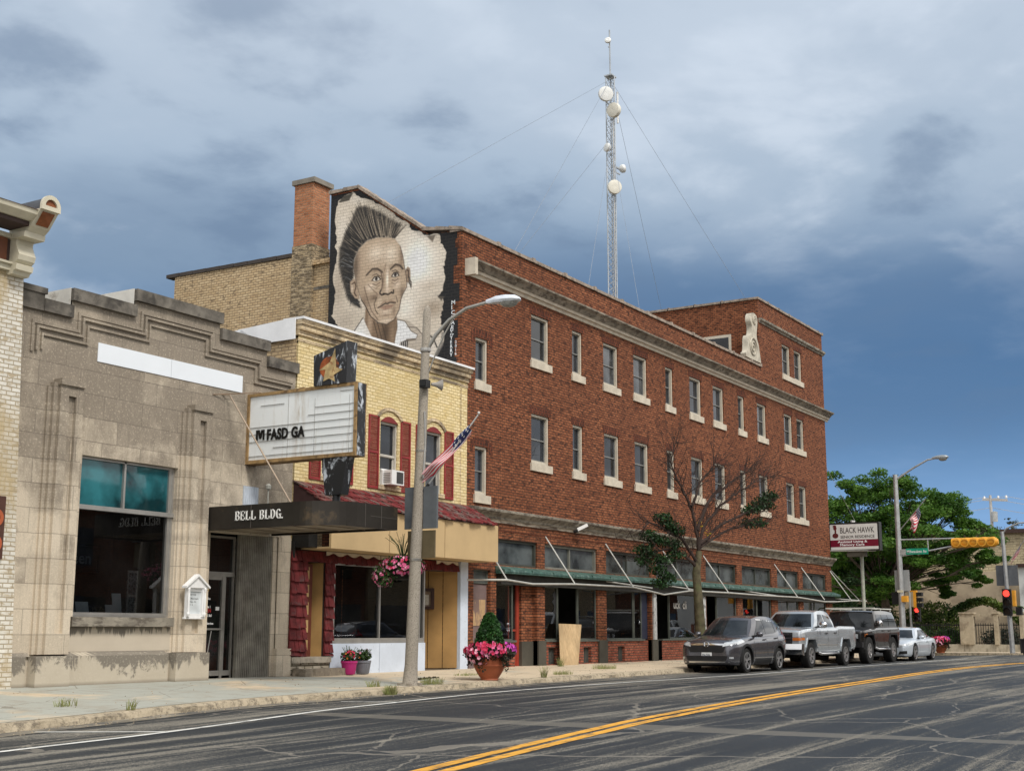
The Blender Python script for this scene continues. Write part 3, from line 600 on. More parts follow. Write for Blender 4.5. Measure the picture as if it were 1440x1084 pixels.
# ---- canopy of the bell building (part of it)
M_can = M('dark bronze canopy metal', (.048, .042, .036), .42, .55, var=.2, scale=.9, dirt=(.17, .12, .07), dscale=.9, damt=(.60, .72), bump=.05)
CX0, CX1, CY0 = 21.33, 23.50, 17.33
outl = [(CX0, YF - .05)] + [(CX0, 18.25)] + [(CX0 + .9 - .9 * cos(a), 18.25 - .92 * sin(a)) for a in [R(k * 9) for k in range(1, 11)]] + [(CX1, CY0), (CX1, YF - .05)]
mb = MB(); nO = len(outl)
for i in range(nO - 1):
    a, b = outl[i], outl[i + 1]; mb.quad((a[0], a[1], 3.66), (b[0], b[1], 3.66), (b[0], b[1], 4.16), (a[0], a[1], 4.16))
mb.add([(p[0], p[1], 4.16) for p in outl], [tuple(range(nO))])
def inset(p, d): return (min(max(p[0], CX0 + d), CX1 - d), max(p[1], CY0 + d))
mb.add([(p[0], p[1], 3.66) for p in outl] + [inset(p, .12) + (3.66,) for p in outl], [(i, i + 1, i + 1 + nO, i + nO) for i in range(nO - 1)])
can = mb.build('canopy', M_can, bell, smooth=30)
mb = MB(); mb.add([inset(p, .12) + (3.70,) for p in outl], [tuple(range(nO))]); [mb.box(CX0 + .14, CX1 - .14, 20.9 - .7 * i, 20.92 - .7 * i, 3.685, 3.70) for i in range(5)]
mb.build('soffit', M('tan panel soffit', (.26, .215, .16), .7, var=.25, scale=2), can)
# seams on canopy fascia
mb = MB()
for y in (19.6,): mb.box(CX0 - .006, CX0, y, y + .015, 3.66, 4.16)
for x in (22.35, 22.36 + .55): mb.box(x, x + .012, CY0 - .006, CY0, 3.66, 4.16)
mb.box(22.55, CX1, CY0 - .006, CY0, 3.90, 3.91); mb.build('fascia_seam', M('seam line', (.10, .09, .08), .5), can)
# serif letters
def serif(mb, ch, u, h, w):       # returns list of boxes in (u,z) units, drawn as strips
    T = .24 * w; t = .09 * h; B = []
    if ch in 'BELD': B += [(-T * .25, T * 1.2, 0, t * .8), (-T * .25, T * 1.2, h - t * .8, h), (T * .1, T, 0, h)]
    if ch == 'E': B += [(T, w * .92, h - t, h), (T, w * .95, 0, t), (T, w * .7, h * .46, h * .56), (w * .84, w * .95, 0, h * .3), (w * .82, w * .92, h * .72, h), (w * .62, w * .70, h * .38, h * .64)]
    if ch == 'L': B += [(T, w * .95, 0, t), (w * .84, w * .95, 0, h * .34)]
    if ch == '.': B += [(0, T * .9, 0, T * .9)]
    for a, b, c, d in B: mb.append((u + a, u + b, c, d))
    arcs = []
    if ch == 'B': arcs = [(w * .45, h * .75, w * .42, h * .25, -90, 90), (w * .45, h * .27, w * .50, h * .27, -90, 90)]
    if ch == 'D': arcs = [(w * .38, h * .5, w * .60, h * .5, -90, 90)]
    if ch == 'G': arcs = [(w * .52, h * .5, w * .50, h * .5, 35, 330)]; mb.append((u + w * .72, u + w * 1.0, 0, h * .44)); mb.append((u + w * .6, u + w * 1.1, h * .42, h * .5))
    out = []
    for cx, cz, rx, rz, a0, a1 in arcs:
        n = 14
        for i in range(n):
            q = []
            for k in (i, i + 1):
                a = R(a0 + (a1 - a0) * k / n); th = T * .35 + T * .6 * abs(cos(a))
                q.append(((u + cx + rx * cos(a)), cz + rz * sin(a), (u + cx + (rx - th) * cos(a)), cz + (rz - t * .95) * sin(a)))
            out.append(q)
    return out
mbx = MB(); yo = 20.04; u = 0; boxes = []
for ch in 'BELL BLDG.':
    if ch == ' ': u += .09; continue
    w = .124; h = .20; boxes = []; arcs = serif(boxes, ch, u, h, w)
    for a, b, c, d in boxes: mbx.box(CX0 - .022, CX0 - .002, yo - b, yo - a, 3.83 + c, 3.83 + d)
    for q in arcs:
        (a, b, c, d), (a2, b2, c2, d2) = q
        mbx.prism([(yo - a, 3.83 + b), (yo - a2, 3.83 + b2), (yo - c2, 3.83 + d2), (yo - c, 3.83 + d)], 'x', CX0 - .022, CX0 - .002)
    u += w * (1.22 if ch != '.' else .5)
mbx.build('sign_lettering', M('white serif letters', (.82, .82, .80), .5, var=.02, fine=False), can)
# guy wires / stays on the canopy
mb = MB(); mb.tube([(21.75, YF, 6.74), (21.9, 20.9, 6.73), (22.0, 19.05, 4.17)], .018, 6); mb.build('stay_rod', M('rusty pale rod', (.42, .33, .25), .7), can)
mb = MB(); mb.tube([(22.62, 20.3, 4.16), (22.62, 20.3, 4.62)], .02, 6); mb.lathe([(0, 0), (.06, .02), (.07, .1), (.03, .14), (0, .15)], (22.62, 20.3, 4.62), 10); mb.build('floodlight', M('small grey floodlight', (.3, .3, .27), .6), can)
# ================================================================== MARQUEE SIGN
M_frame = M('rusted gold sign frame', (.34, .22, .10), .7, var=.3, scale=4, dirt=(.10, .06, .035), dscale=5)
mq = thing('marquee_sign', (22.75, 19.4, 4.16), 'white letterboard marquee sign on a black post with the letters M FASD GA', 'marquee sign')
sx0, sx1, sy0, sy1, sz0, sz1 = 22.60, 22.93, 17.82, 21.0, 5.24, 6.86
def scr():      # panel with grime
    m, t, b = mk('white acrylic letterboard'); q = NT(t); P = q.pos()
    c = q.mix(q.noise(P, .9, 4), (.74, .79, .82), (.85, .87, .87)); sp = q.node('ShaderNodeSeparateXYZ'); q.L.new(P, sp.inputs[0])
    d = q.noise(P, 3., 6, .65, .2, (1, 3, .35)); c = q.mix(q.ramp(d, .55, .75, 0, .55), c, (.46, .40, .32))
    g = q.math('ABSOLUTE', q.math('SUBTRACT', sp.outputs[1], 19.45)); c = q.mix(q.math('MULTIPLY', q.ramp(g, .0, .22, .65, 0), q.ramp(q.noise(P, 6, 5, .7, 0, (1, 1.6, .3)), .4, .6)), c, (.38, .30, .20))
    q.put(b.inputs['Base Color'], c); b.inputs['Roughness'].default_value = .5; return m
mb = MB(); mb.box(sx0 + .02, sx1 - .02, sy0 + .06, sy1 - .06, sz0 + .06, sz1 - .06); mb.build('panel', scr(), mq)
mb = MB(); frame2 = [(sy0, sz0), (sy1, sz0), (sy1, sz1), (sy0, sz1)]
for xa, xb in ((sx0 - .015, sx0 + .03), (sx1 - .03, sx1 + .015)):
    mb.box(xa, xb, sy0, sy0 + .07, sz0, sz1); mb.box(xa, xb, sy1 - .07, sy1, sz0, sz1); mb.box(xa, xb, sy0 + .07, sy1 - .07, sz1 - .07, sz1); mb.box(xa, xb, sy0 + .07, sy1 - .07, sz0, sz0 + .08)
mb.box(sx0 + .03, sx1 - .03, sy0, sy1, sz0 - .0, sz0 + .06); mb.box(sx0 + .03, sx1 - .03, sy0, sy1, sz1 - .06, sz1)
mb.build('frame', M_frame, mq)
def flake():
    m, t, b = mk('flaking black paint over white'); q = NT(t); P = q.pos()
    c = q.mix(q.ramp(q.noise(P, 1., 8, .72, 1.2, (3, 3, 1.0)), .53, .60), (.012, .013, .016), (.55, .60, .66)); q.put(b.inputs['Base Color'], c); b.inputs['Roughness'].default_value = .45; return m
M_flake = flake()
mb = MB(); mb.box(sx0 + .035, sx1 - .03, sy0 - .012, sy0, sz0 + .01, sz1 - .01); mb.build('end_panel', M_flake, mq); mb = MB(); mb.box(sx0 + .035, sx1 - .03, sy1, sy1 + .012, sz0 + .01, sz1 - .01); mb.build('end_panel', M_flake, mq)
mb = MB()
for k, z in enumerate([5.41, 5.575, 5.74, 5.905, 6.07, 6.235, 6.40, 6.56, 6.70]):
    a, b = sy0 + .08, sy1 - .08
    if k == 1: b = 20.2
    if k == 5: a, b = sy0 + .08, 19.2
    if k == 6: a = sy0 + .08; b = 19.0
    if k == 7: b = 20.6; a = 19.9
    if k == 8: b = 18.3
    mb.box(sx0 + .003, sx0 + .018, a, b, z, z + .007)
mb.build('letter_rail', M('grey rail', (.38, .38, .37), .6), mq)
mb = MB(); 
for y in (18.02, 19.0, 19.77): mb.box(sx0 + .012, sx0 + .0215, y, y + .010, sz0 + .08, sz1 - .25 if y < 19.5 else sz1 - .1)
mb.build('panel_joint', M('grey joint', (.45, .45, .44), .6), mq)
M_ltr = M('black plastic letters', (.008, .008, .008), .5, fine=False)
text('lettering', 'FASD GA', .335, M_ltr, mq, (sx0 - .004, 20.385, 5.765), '-x', .008, .012, .78, 1.06)
mb = MB(); xa, xb = sx0 - .012, sx0 + .004
mb.box(xa, xb, 20.66, 20.705, 5.765, 6.005); mb.box(xa, xb, 20.455, 20.50, 5.765, 6.005); mb.prism([(20.66, 6.005), (20.60, 6.005), (20.56, 5.80), (20.605, 5.80)], 'x', xa + .001, xb); mb.prism([(20.50, 6.005), (20.555, 6.005), (20.60, 5.80), (20.555, 5.80)], 'x', xa + .002, xb); mb.build('lettering', M_ltr, mq)
# post, star box
mb = MB(); mb.add([(22.62, 18.08, 5.24), (22.9, 18.08, 5.24), (22.9, 18.78, 5.24), (22.62, 18.78, 5.24), (22.64, 18.22, 4.42), (22.88, 18.22, 4.42), (22.88, 18.68, 4.42), (22.64, 18.68, 4.42)], [(0, 1, 2, 3), (7, 6, 5, 4), (0, 4, 5, 1), (1, 5, 6, 2), (2, 6, 7, 3), (3, 7, 4, 0)])
mb.tube([(22.76, 18.45, 4.42), (22.76, 18.45, 4.16)], .09, 10); mb.build('post', M_flake, mq)
mb = MB(); mb.prism([(18.08, 6.86), (19.0, 6.86), (19.02, 7.55), (18.06, 7.80)], 'x', 22.54, 22.88); sb = mb.build('emblem_box', M_flake, mq)
mb = MB(); c_ = (18.56, 7.24); mb.prism([(c_[0] + .27 * cos(a), c_[1] + .25 * sin(a)) for a in [R(k * 15) for k in range(24)]], 'x', 22.530, 22.538); mb.build('emblem_disc', M('faded orange', (.38, .10, .03), .7, var=.5, scale=5, dirt=(.03, .03, .03), dscale=6, damt=(.52, .6)), sb)
mb = MB(); mb.add([(22.524, y, z) for y, z in ((18.40, 7.66), (18.54, 7.36), (18.84, 7.20), (18.66, 7.20), (18.72, 6.94), (18.55, 6.99), (18.38, 6.90), (18.42, 7.06), (18.17, 7.16), (18.36, 7.22))] + [(22.524, 18.5, 7.2)], [(i, (i + 1) % 10, 10) for i in range(10)]); mb.build('emblem_star', M('faded sand paint', (.50, .37, .18), .7, var=.3, scale=6, dirt=(.25, .10, .04), dscale=7, damt=(.56, .66)), sb)
mb = MB(); mb.tube([(22.7, 21.0, 6.75), (22.7, 19.4, 6.9)], .012, 6); mb.tube([(21.46, YF, 6.69), (22.6, 20.6, 6.87)], .01, 6); mb.build('cable', M('rusty cable', (.2, .13, .08), .8), mq)
# ================================================================== WHITE NOTICE BOX on stone pier
nb = thing('notice_box', (20.9, 20.8, 1.75), 'small white gabled notice case hung on the stone pier left of the entrance', 'notice board')
mb = MB(); yb = YF - .245; mb.box(20.60, 21.20, yb - .06, yb, 1.75, 1.79); mb.box(20.64, 20.72, yb - .08, yb, 1.79, 2.40); mb.box(21.08, 21.16, yb - .08, yb, 1.79, 2.40)
for x in (20.66, 21.14): mb.lathe([(.02, 0), (.035, .05), (.02, .1), (.03, .35), (.02, .5), (.035, .58), (.02, .6)], (x, yb - .1, 1.8), 10)
mb.box(20.72, 21.08, yb - .05, yb, 2.33, 2.40); mb.box(20.72, 21.08, yb - .05, yb, 1.79, 1.86); mb.prism([(20.58, 2.40), (21.22, 2.40), (20.90, 2.63)], 'y', yb - .1, yb); mb.prism([(20.55, 2.39), (20.90, 2.64), (21.25, 2.39), (21.25, 2.43), (20.90, 2.69), (20.55, 2.43)], 'y', yb - .14, yb + .0)
mb.build('case', M('bright white plastic', (.8, .8, .8), .5, var=.03), nb)
mb = MB(); mb.box(20.72, 21.08, yb - .02, yb - .012, 1.86, 2.33); mb.build('notice_sheet', M('pale notice sheet', (.60, .64, .66), .4), nb)
for i, (s_, z_) in enumerate((('NOTICE', 2.25), ('Office hours', 2.17), ('Mon - Fri', 2.10), ('9 - 5', 2.04))): text('notice_text', s_, .05, M_black, nb, (20.77, yb - .021, z_ - .01), ext=.001)
# ================================================================== LEFT PAINTED BUILDING
lb = thing('painted_corner_building', (15.2, 20.7, .4), 'peeling white painted brick building with cream bracketed cornice at the left edge', 'building')
YL = 20.72
mb = MB(); mb.quad((6, YL, .2), (16.39, YL, .2), (16.03, YL, 8.15), (6, YL, 8.15)); mb.quad((16.39, YL, .2), (16.39, 30, .2), (16.03, 30, 8.15), (16.03, YL, 8.15)); mb.quad((6, YL, .2), (6, 34, .2), (6, 34, 9), (6, YL, 9)); mb.build('wall', M_whitebr, lb)
mb = MB(); mb.box(6, 16.4, YL, 34, 9.0, 9.1); mb.build('roof', M_coping, lb)
M_crm = M('cream painted cornice', (.60, .56, .44), .55, var=.06); M_brn = M('rust brown painted wood', (.20, .075, .04), .6, var=.15); M_dbr = M('dark brown soffit', (.07, .045, .04), .7)
mb = MB(); mb.box(6, 16.2, YL - .10, YL, 8.15, 8.30); mb.box(6, 16.2, YL - .16, YL, 8.30, 8.36); mb.box(6, 16.05, YL - .03, YL, 8.36, 9.1); mb.box(6, 16.05, YL - .12, YL, 9.0, 9.12)
mb.prism([(YL - .62, 9.36), (YL - .55, 9.36), (YL, 9.36), (YL, 9.62), (YL - .78, 9.62), (YL - .76, 9.5)], 'x', 6, 16.12); mb.build('cornice', M_crm, lb)
mb = MB(); mb.box(6, 16.12, YL - .56, YL, 9.24, 9.36); mb.box(6, 16.3, YL - .055, YL - .03, 8.42, 8.98); mb.build('frieze', M_dbr, lb)
mb = MB(); mb.prism([(YL - .80, 9.62), (YL, 9.62), (YL, 9.75)], 'x', 6, 16.12); mb.box(14.6, 15.55, YL - .07, YL - .055, 8.45, 8.95); mb.box(13, 15.95, YL - .062, YL - .055, 8.40, 9.0); mb.build('painted_panel', M_brn, lb)
mb = MB(); frame(mb, 14.7, 15.62, 8.50, 8.90, YL - .10, YL - .07, .05); frame(mb, 13.2, 14.4, 8.50, 8.90, YL - .10, YL - .07, .05); mb.build('panel_frame', M_crm, lb)
# end bracket: scroll console + block + arched cap
mb = MB(); bx0, bx1 = 16.02, 16.40
mb.prism([(YL, 8.05), (YL - .16, 8.05), (YL - .20, 8.14), (YL - .26, 8.16), (YL - .28, 8.30), (YL - .22, 8.34), (YL - .30, 8.42), (YL - .33, 8.55), (YL - .27, 8.70), (YL - .22, 8.85), (YL - .24, 9.0), (YL, 9.0)], 'x', bx0, bx1)
mb.prism([(YL, 8.98), (YL - .48, 8.98), (YL - .50, 9.12), (YL, 9.12)], 'x', bx0 - .04, bx1 + .05)
mb.prism([(YL, 9.12), (YL - .50, 9.12), (YL - .62, 9.24), (YL - .86, 9.66), (YL, 9.66)], 'x', bx0 + .0, bx1 + .03)
br = mb.build('end_bracket', M_crm, lb)
mb = MB(); cx_, cz_ = (bx0 + bx1) / 2 + .015, 9.74
n = 14
for i in range(n):
    a, b = pi * i / n, pi * (i + 1) / n
    for r0, r1 in ((.135, .215),):
        mb.prism([(cx_ + r0 * cos(a), cz_ + r0 * sin(a)), (cx_ + r1 * cos(a), cz_ + r1 * sin(a)), (cx_ + r1 * cos(b), cz_ + r1 * sin(b)), (cx_ + r0 * cos(b), cz_ + r0 * sin(b))], 'y', YL - .90, YL - .84)
mb.box(cx_ - .215, cx_ + .215, YL - .9, YL - .84, 9.64, 9.74); mb.build('arched_cap', M_crm, br)
mb = MB(); mb.prism([(cx_ + .2 * cos(pi * i / 12), 9.66 + .27 * sin(pi * i / 12)) for i in range(13)], 'y', YL - .835, YL); mb.build('cap_barrel', M('slate barrel', (.07, .075, .085), .6), br)
mb = MB(); mb.prism([(cx_ + .134 * cos(pi * i / 12), 9.74 + .134 * sin(pi * i / 12)) for i in range(13)], 'y', YL - .86, YL - .845)
zA, zB = 9.28, 9.60; yA = YL - .62 - (zA - 9.24) * .57; yB = YL - .62 - (zB - 9.24) * .57
mb.add([(cx_ - .14, yA - .012, zA), (cx_ + .14, yA - .012, zA), (cx_ + .14, yB - .012, zB), (cx_ - .14, yB - .012, zB), (cx_, (yA + yB) / 2 - .05, (zA + zB) / 2)], [(0, 1, 4), (1, 2, 4), (2, 3, 4), (3, 0, 4)])
mb.build('bracket_inlay', M('rust orange inlay', (.26, .09, .035), .6, var=.2), br)
for o_ in [o for o in bpy.data.objects if o.type == 'MESH' and (o.parent == lb or (o.parent and o.parent.parent == lb)) and not o.name.startswith('wall')]:
    for v_ in o_.data.vertices:
        zz_ = v_.co.z + WL[lb.name].z
        if zz_ > 8.0: v_.co.z = 8.10 + (zz_ - 8.10) * (.72 if zz_ < 9.62 else .72) + (0 if zz_ < 9.70 else (zz_ - 9.70) * .28) - WL[lb.name].z; v_.co.x -= .38
hs = thing('hanging_letter_sign', (15.7, 20.5, 2.8), 'brown sign with round orange letters at the far left edge on the painted brick', 'sign')
mb = MB(); mb.box(14.2, 15.93, YL - .08, YL - .01, 2.78, 3.92); mb.build('board', M('dark brown sign board', (.08, .035, .025), .6), hs)
mb = MB()
for cz2 in (3.52, 3.05):
    for i in range(20):
        a, b = 2 * pi * i / 20, 2 * pi * (i + 1) / 20; mb.prism([(15.72 + .10 * cos(a), cz2 + .10 * sin(a)), (15.72 + .17 * cos(a), cz2 + .17 * sin(a)), (15.72 + .17 * cos(b), cz2 + .17 * sin(b)), (15.72 + .10 * cos(b), cz2 + .10 * sin(b))], 'y', YL - .1, YL - .082)
mb.build('lettering', M('orange letters', (.40, .10, .04), .6), hs)
# ================================================================== YELLOW BRICK BUILDING
yb_ = thing('yellow_brick_building', (28, YF, .5), 'cream yellow painted brick building with red shutters and a red shingled awning roof', 'building')
YX0, YX1 = 24.28, 31.76
wins = [(25.30, 26.0, 5.25, 6.93), (27.64, 28.42, 5.25, 6.93), (29.70, 30.48, 5.25, 6.93)]
mb = MB(); wallh(mb, YX0, YX1, 4.3, 8.6, wins, YF - .012, .262)
# arched heads: fill above flat opening by arch shaped reveal handled with voussoir part
mb.quad((YX0, YF, 3.3), (YX0, 24, 3.3), (YX0, 24, 8.4), (YX0, YF, 8.4)); mb.box(24.30, YX1 - .002, YF + .3, YF + .36, 8.3, 8.85); wl = mb.build('wall', M_yel, yb_)
mb = MB(); mb.quad((YX0 - .02, YF + .02, 7.0), (YX0 - .02, 27, 7.0), (YX0 - .02, 27, 8.52), (YX0 - .02, YF + .02, 8.52)); mb.build('side_wall', M_brickT, yb_)
mb = MB(); mb.box(YX0, YX1, YF + .3, 30, 7.9, 8.0); mb.build('roof', M_coping, yb_)
mb = MB(); mb.box(YX0 - .02, YX1 + .02, YF - .03, YF, 8.45, 8.52); mb.box(YX0 - .03, YX1 + .02, YF - .06, YF + .3, 8.60, 8.72); mb.box(YX0 - .04, YX1 + .02, YF - .13, YF + .3, 8.72, 8.86); mb.prism([(YF - .17, 8.86), (YF + .3, 8.86), (YF + .3, 8.97), (YF - .2, 8.97)], 'x', YX0 - .06, YX1 + .04)
mb.build('brick_cornice', M_peel, yb_)
mb = MB(); mb.box(YX0 - .08, YX1 + .06, YF - .23, YF + .42, 8.97, 9.03)
mb.prism([(YF + .2, 8.50), (22.9, 8.50), (22.9, 8.93), (YF + .2, 9.0)], 'x', YX0 - .09, YX0 - .06); mb.prism([(YF + .0, 8.48), (22.1, 8.48), (22.8, 8.92), (YF + .0, 9.02)], 'x', YX0 - .12, YX0 - .095)
mb.prism([(22.9, 7.9), (29, 7.9), (29, 8.6), (22.9, 8.93)], 'x', YX0 - .06, YX0 + .3); mb.build('white_flashing', M_flash, yb_)
# windows with shutters
M_headred = M('dark red window head', (.20, .03, .03), .7)  # dark red filler of the arched window heads
def shutter(mb, x0, x1, z0, z1):
    frame(mb, x0, x1, z0, z1, YF - .05, YF - .01, .045); mb.box(x0 + .045, x1 - .045, YF - .045, YF - .01, (z0 + z1) / 2 - .03, (z0 + z1) / 2 + .03)
    n = 34
    for i in range(n):
        z = z0 + .05 + (z1 - z0 - .1) * i / n; mb.prism([(YF - .012, z + .035), (YF - .042, z + .004), (YF - .036, z), (YF - .008, z + .03)], 'x', x0 + .045, x1 - .045)
def archwin(x0, x1, shl, shr, ac=False):
    z0, zt = 5.25, 6.93; xm = (x0 + x1) / 2; w = (x1 - x0) / 2 + .12
    mb = MB(); frame(mb, x0, x1, z0, zt, YF + .04, YF + .16, .055); mb.box(x0 + .05, x1 - .05, YF + .06, YF + .13, 6.02, 6.08)
    frame(mb, x0 + .055, x1 - .055, z0 + .05, 6.04, YF + .1, YF + .14, .035)
    f = mb.build('window', M('silver grey window frame', (.48, .45, .40), .5), wl)
    mb = MB(); mb.quad((x0, YF + .125, z0), (x1, YF + .125, z0), (x1, YF + .125, zt), (x0, YF + .125, zt)); mb.build('pane', M_glassU, f)
    mb = MB()  # segmental head filler + arch label
    P = [(x0 + (x1 - x0) * i / 12, 6.93 + .16 * sin(pi * i / 12)) for i in range(13)]; mb.prism(P, 'y', YF - .016, YF + .02); mb.build('arched_head', M_headred, f)
    mb = MB(); n = 12
    for i in range(n):
        a, b = R(38 + 104 * i / n), R(38 + 104 * (i + 1) / n); rr = w / cos(R(38)); zc = 6.99 - rr * sin(R(38)) 
        mb.prism([(xm + rr * cos(a), zc + rr * sin(a)), (xm + (rr + .09) * cos(a), zc + (rr + .09) * sin(a)), (xm + (rr + .09) * cos(b), zc + (rr + .09) * sin(b)), (xm + rr * cos(b), zc + rr * sin(b))], 'y', YF - .05, YF + .0)
    mb.build('brick_arch', M_peel, f)
    mb = MB(); mb.box(x0 - .1, x1 + .1, YF - .07, YF + .04, z0 - .12, z0); mb.build('window_sill', M_peel, f)
    for a, b in (shl, shr):
        if a is None: continue
        mb = MB(); shutter(mb, a, b, 5.13, 7.04); mb.build('shutter', M_red, wl)
archwin(25.30, 26.0, (24.80, 25.22), (26.08, 26.5)); archwin(27.64, 28.42, (27.12, 27.56), (28.52, 28.96)); archwin(29.70, 30.48, (29.22, 29.62), (30.60, 31.04))
ac = thing('air_conditioner', (28.0, 20.9, 5.2), 'white window air conditioner in the red shuttered window of the yellow building', 'air conditioner')
mb = MB(); mb.box(27.76, 28.30, YF - .32, YF + .1, 5.26, 5.64); mb.build('housing', M_white, ac)
mb = MB(); mb.box(27.97, 28.26, YF - .328, YF - .321, 5.30, 5.60); mb.build('grille', M('dark grille', (.05, .05, .05), .6), ac)
mb = MB(); [mb.box(27.752, 27.759, YF - .28, YF - .02, 5.32 + .045 * i, 5.335 + .045 * i) for i in range(6)]; mb.build('side_vent', M('grey vent', (.2, .2, .2), .6), ac)
mb = MB(); mb.box(27.72, 27.76, YF - .05, YF + .05, 5.26, 5.64); mb.box(27.70, 28.36, YF - .02, YF + .05, 5.64, 5.68); mb.build('side_filler', M_white, ac)
mb = MB(); mb.tube([(31.42, YF - .02, 8.4), (31.42, YF - .02, 5.0)], .012, 6); mb.build('wall_cable', M_peel, yb_)
# shingled pent roof
M_sh2 = M('mottled red wood shakes', (.14, .035, .032), .85, var=.5, scale=6, dirt=(.12, .09, .08), dscale=5, damt=(.5, .65), bump=.5)
mb = MB(); mb.prism([(YF, 5.0), (YF, 4.42), (YF - .95, 4.42), (YF - .95, 4.46)], 'x', YX0, 31.80); rf = mb.build('pent_roof', M('dark roof deck', (.06, .03, .03), .9), yb_)
rng = random.Random(5); mats3 = [M_sh2, M('red stained shakes', (.17, .022, .024), .8, var=.35, scale=8, bump=.4), M('grey weathered shakes', (.15, .10, .09), .9, var=.3, scale=8, bump=.4)]
mb = MB()
for row in range(4):
    t0, t1 = row / 4 - .03, (row + 1) / 4 + .06; x = YX0 - .02
    while x < 31.80:
        w = rng.uniform(.09, .17); s0 = t0 + rng.uniform(-.02, .02); s1 = t1 + rng.uniform(-.04, .07); l = rng.uniform(.02, .045)
        y0, z0_ = YF - .95 * s0, 5.03 - .57 * s0; y1, z1_ = YF - .95 * s1, 5.03 - .57 * s1; e2 = min(x + w, 31.84)
        mb.add([(x, y0, z0_ + .01), (e2, y0, z0_ + .01), (e2 + .01, y1, z1_ + .03 + l), (x + .01, y1, z1_ + .03 + l), (x, y0, z0_ - .02), (e2, y0, z0_ - .02), (e2 + .01, y1, z1_ + l - .01), (x + .01, y1, z1_ + l - .01)],
               [(0, 1, 2, 3), (7, 6, 5, 4), (0, 4, 5, 1), (1, 5, 6, 2), (2, 6, 7, 3), (3, 7, 4, 0)], rng.choice((0, 0, 1, 1, 2))); x += w + .012
mb.build('wood_shingles', mats3, rf)
mb = MB(); mb.box(24.62, 32.02, YF - .92, YF - .86, 3.42, 4.43); mb.box(31.96, 32.02, YF - .86, YF, 3.42, 4.43); mb.box(24.62, 31.96, YF - .86, YF, 3.42, 3.46); fa = mb.build('fascia_board', M_tan, yb_)
mb = MB(); [mb.box(x, x + .015, YF - .926, YF - .921, 3.42, 4.43) for x in (26.9, 29.35)]; mb.build('board_seam', M('tan seam', (.3, .2, .1), .8), fa)
# ground floor
mb = MB(); mb.box(24.24, 24.30, YF - .1, YF, 3.2, 3.6); mb.box(24.30, 24.62, YF - .5, YF - .0, 3.45, 4.2); mb.build('dark_soffit', M_dark, yb_)
mb = MB(); rng = random.Random(9)
def shin(mb, x0, x1, z0, z1, y, rh=.27, mi=0):
    z = z1; r = 0
    while z > z0 + .02:
        zz = max(z0, z - rh); x = x0 - (rng.uniform(0, .08) if r % 2 else 0)
        while x < x1 - .02:
            w = rng.uniform(.13, .24); a, b = max(x, x0), min(x + w, x1); l = rng.uniform(.02, .045); dz = rng.uniform(0, .03)
            mb.add([(a, y, z + .03), (b, y, z + .03), (b, y - l - .03, zz + dz), (a, y - l - .03, zz + dz), (a, y + .02, zz + dz), (b, y + .02, zz + dz)], [(0, 1, 2, 3), (3, 2, 5, 4), (0, 3, 4), (1, 5, 2)], mi); x += w + .012
        z = zz; r += 1
shin(mb, 24.22, 24.82, .90, 3.18, YF - .05); shin(mb, 25.50, 25.84, .90, 3.14, YF - .05); shin(mb, 24.22, 31.3, 3.12, 3.36, YF - .05, .26)
mb.build('shingle_cladding', M_shing, yb_)
mb = MB(); mb.box(24.26, 24.82, YF, YF + .35, .5, 3.3); mb.box(25.5, 25.8, YF, YF + .3, .5, 3.3); mb.box(24.3, 31.7, YF - .02, YF + .4, 3.14, 3.42); mb.build('pier_core', M_dbr, yb_)
# white scalloped trim under soffit
for a, b in ((25.4, 27.55), (27.6, 29.3), (30.1, 31.15)):
    mb = MB(); n = max(1, round((b - a) / .55)); w = (b - a) / n
    for i in range(n):
        x = a + w * i; P = [(x, 3.40)] + [(x + w * k / 10, 3.37 - .07 * abs(cos(pi * k / 10)) ** 1.5 ) for k in range(11)] + [(x + w, 3.40)]
        mb.prism(P, 'y', YF - .16, YF - .14)
    mb.build('scalloped_trim', M('aged white trim', (.55, .48, .38), .7), yb_)
# recessed left door
mb = MB(); mb.quad((24.82, YF, .88), (24.82, 22.6, .88), (24.82, 22.6, 3.2), (24.82, YF, 3.2)); mb.quad((24.8, YF, .88), (25.55, YF, .88), (25.55, 22.6, .88), (24.8, 22.6, .88)); mb.quad((24.8, YF, 3.15), (25.55, YF, 3.15), (25.55, 22.6, 3.15), (24.8, 22.6, 3.15)); mb.quad((24.8, 22.6, .88), (25.55, 22.6, .88), (25.55, 22.6, 3.2), (24.8, 22.6, 3.2)); mb.build('door_recess', M_dark, yb_)
mb = MB(); mb.add([(25.20, YF + .42, .88), (25.50, YF + .02, .88), (25.50, YF + .02, 3.13), (25.20, YF + .42, 3.13)], [(0, 1, 2, 3)]); mb.build('recess_side_panel', M_ochre, yb_)
mb = MB(); mb.box(24.84, 25.24, 21.14, 21.20, .9, 3.1); d_ = mb.build('side_door', M('dark red door', (.14, .035, .02), .6), yb_)
mb = MB()
for i in range(5): mb.box(24.86, 25.10, 21.115, 21.138, 1.05 + .42 * i, 1.05 + .42 * i + .29)
mb.build('door_panel', M('tan door panel', (.50, .33, .15), .7), d_)
mb = MB(); mb.box(24.27, 25.72, YF - .12, YF + .3, .76, .90); mb.build('door_step', M('stone step', (.36, .32, .26), .9, dirt=(.12, .1, .08), dscale=3, bump=.3), yb_)
mb = MB(); mb.box(24.27, 25.72, YF - .06, YF + .3, .42, .76); mb.build('step_riser', brick('rubble step', ((.5, .44, .34), (.58, .52, .42), (.3, .25, .18)), (.12, .1, .07), bw=.3, bh=.1, ms=.015), yb_)
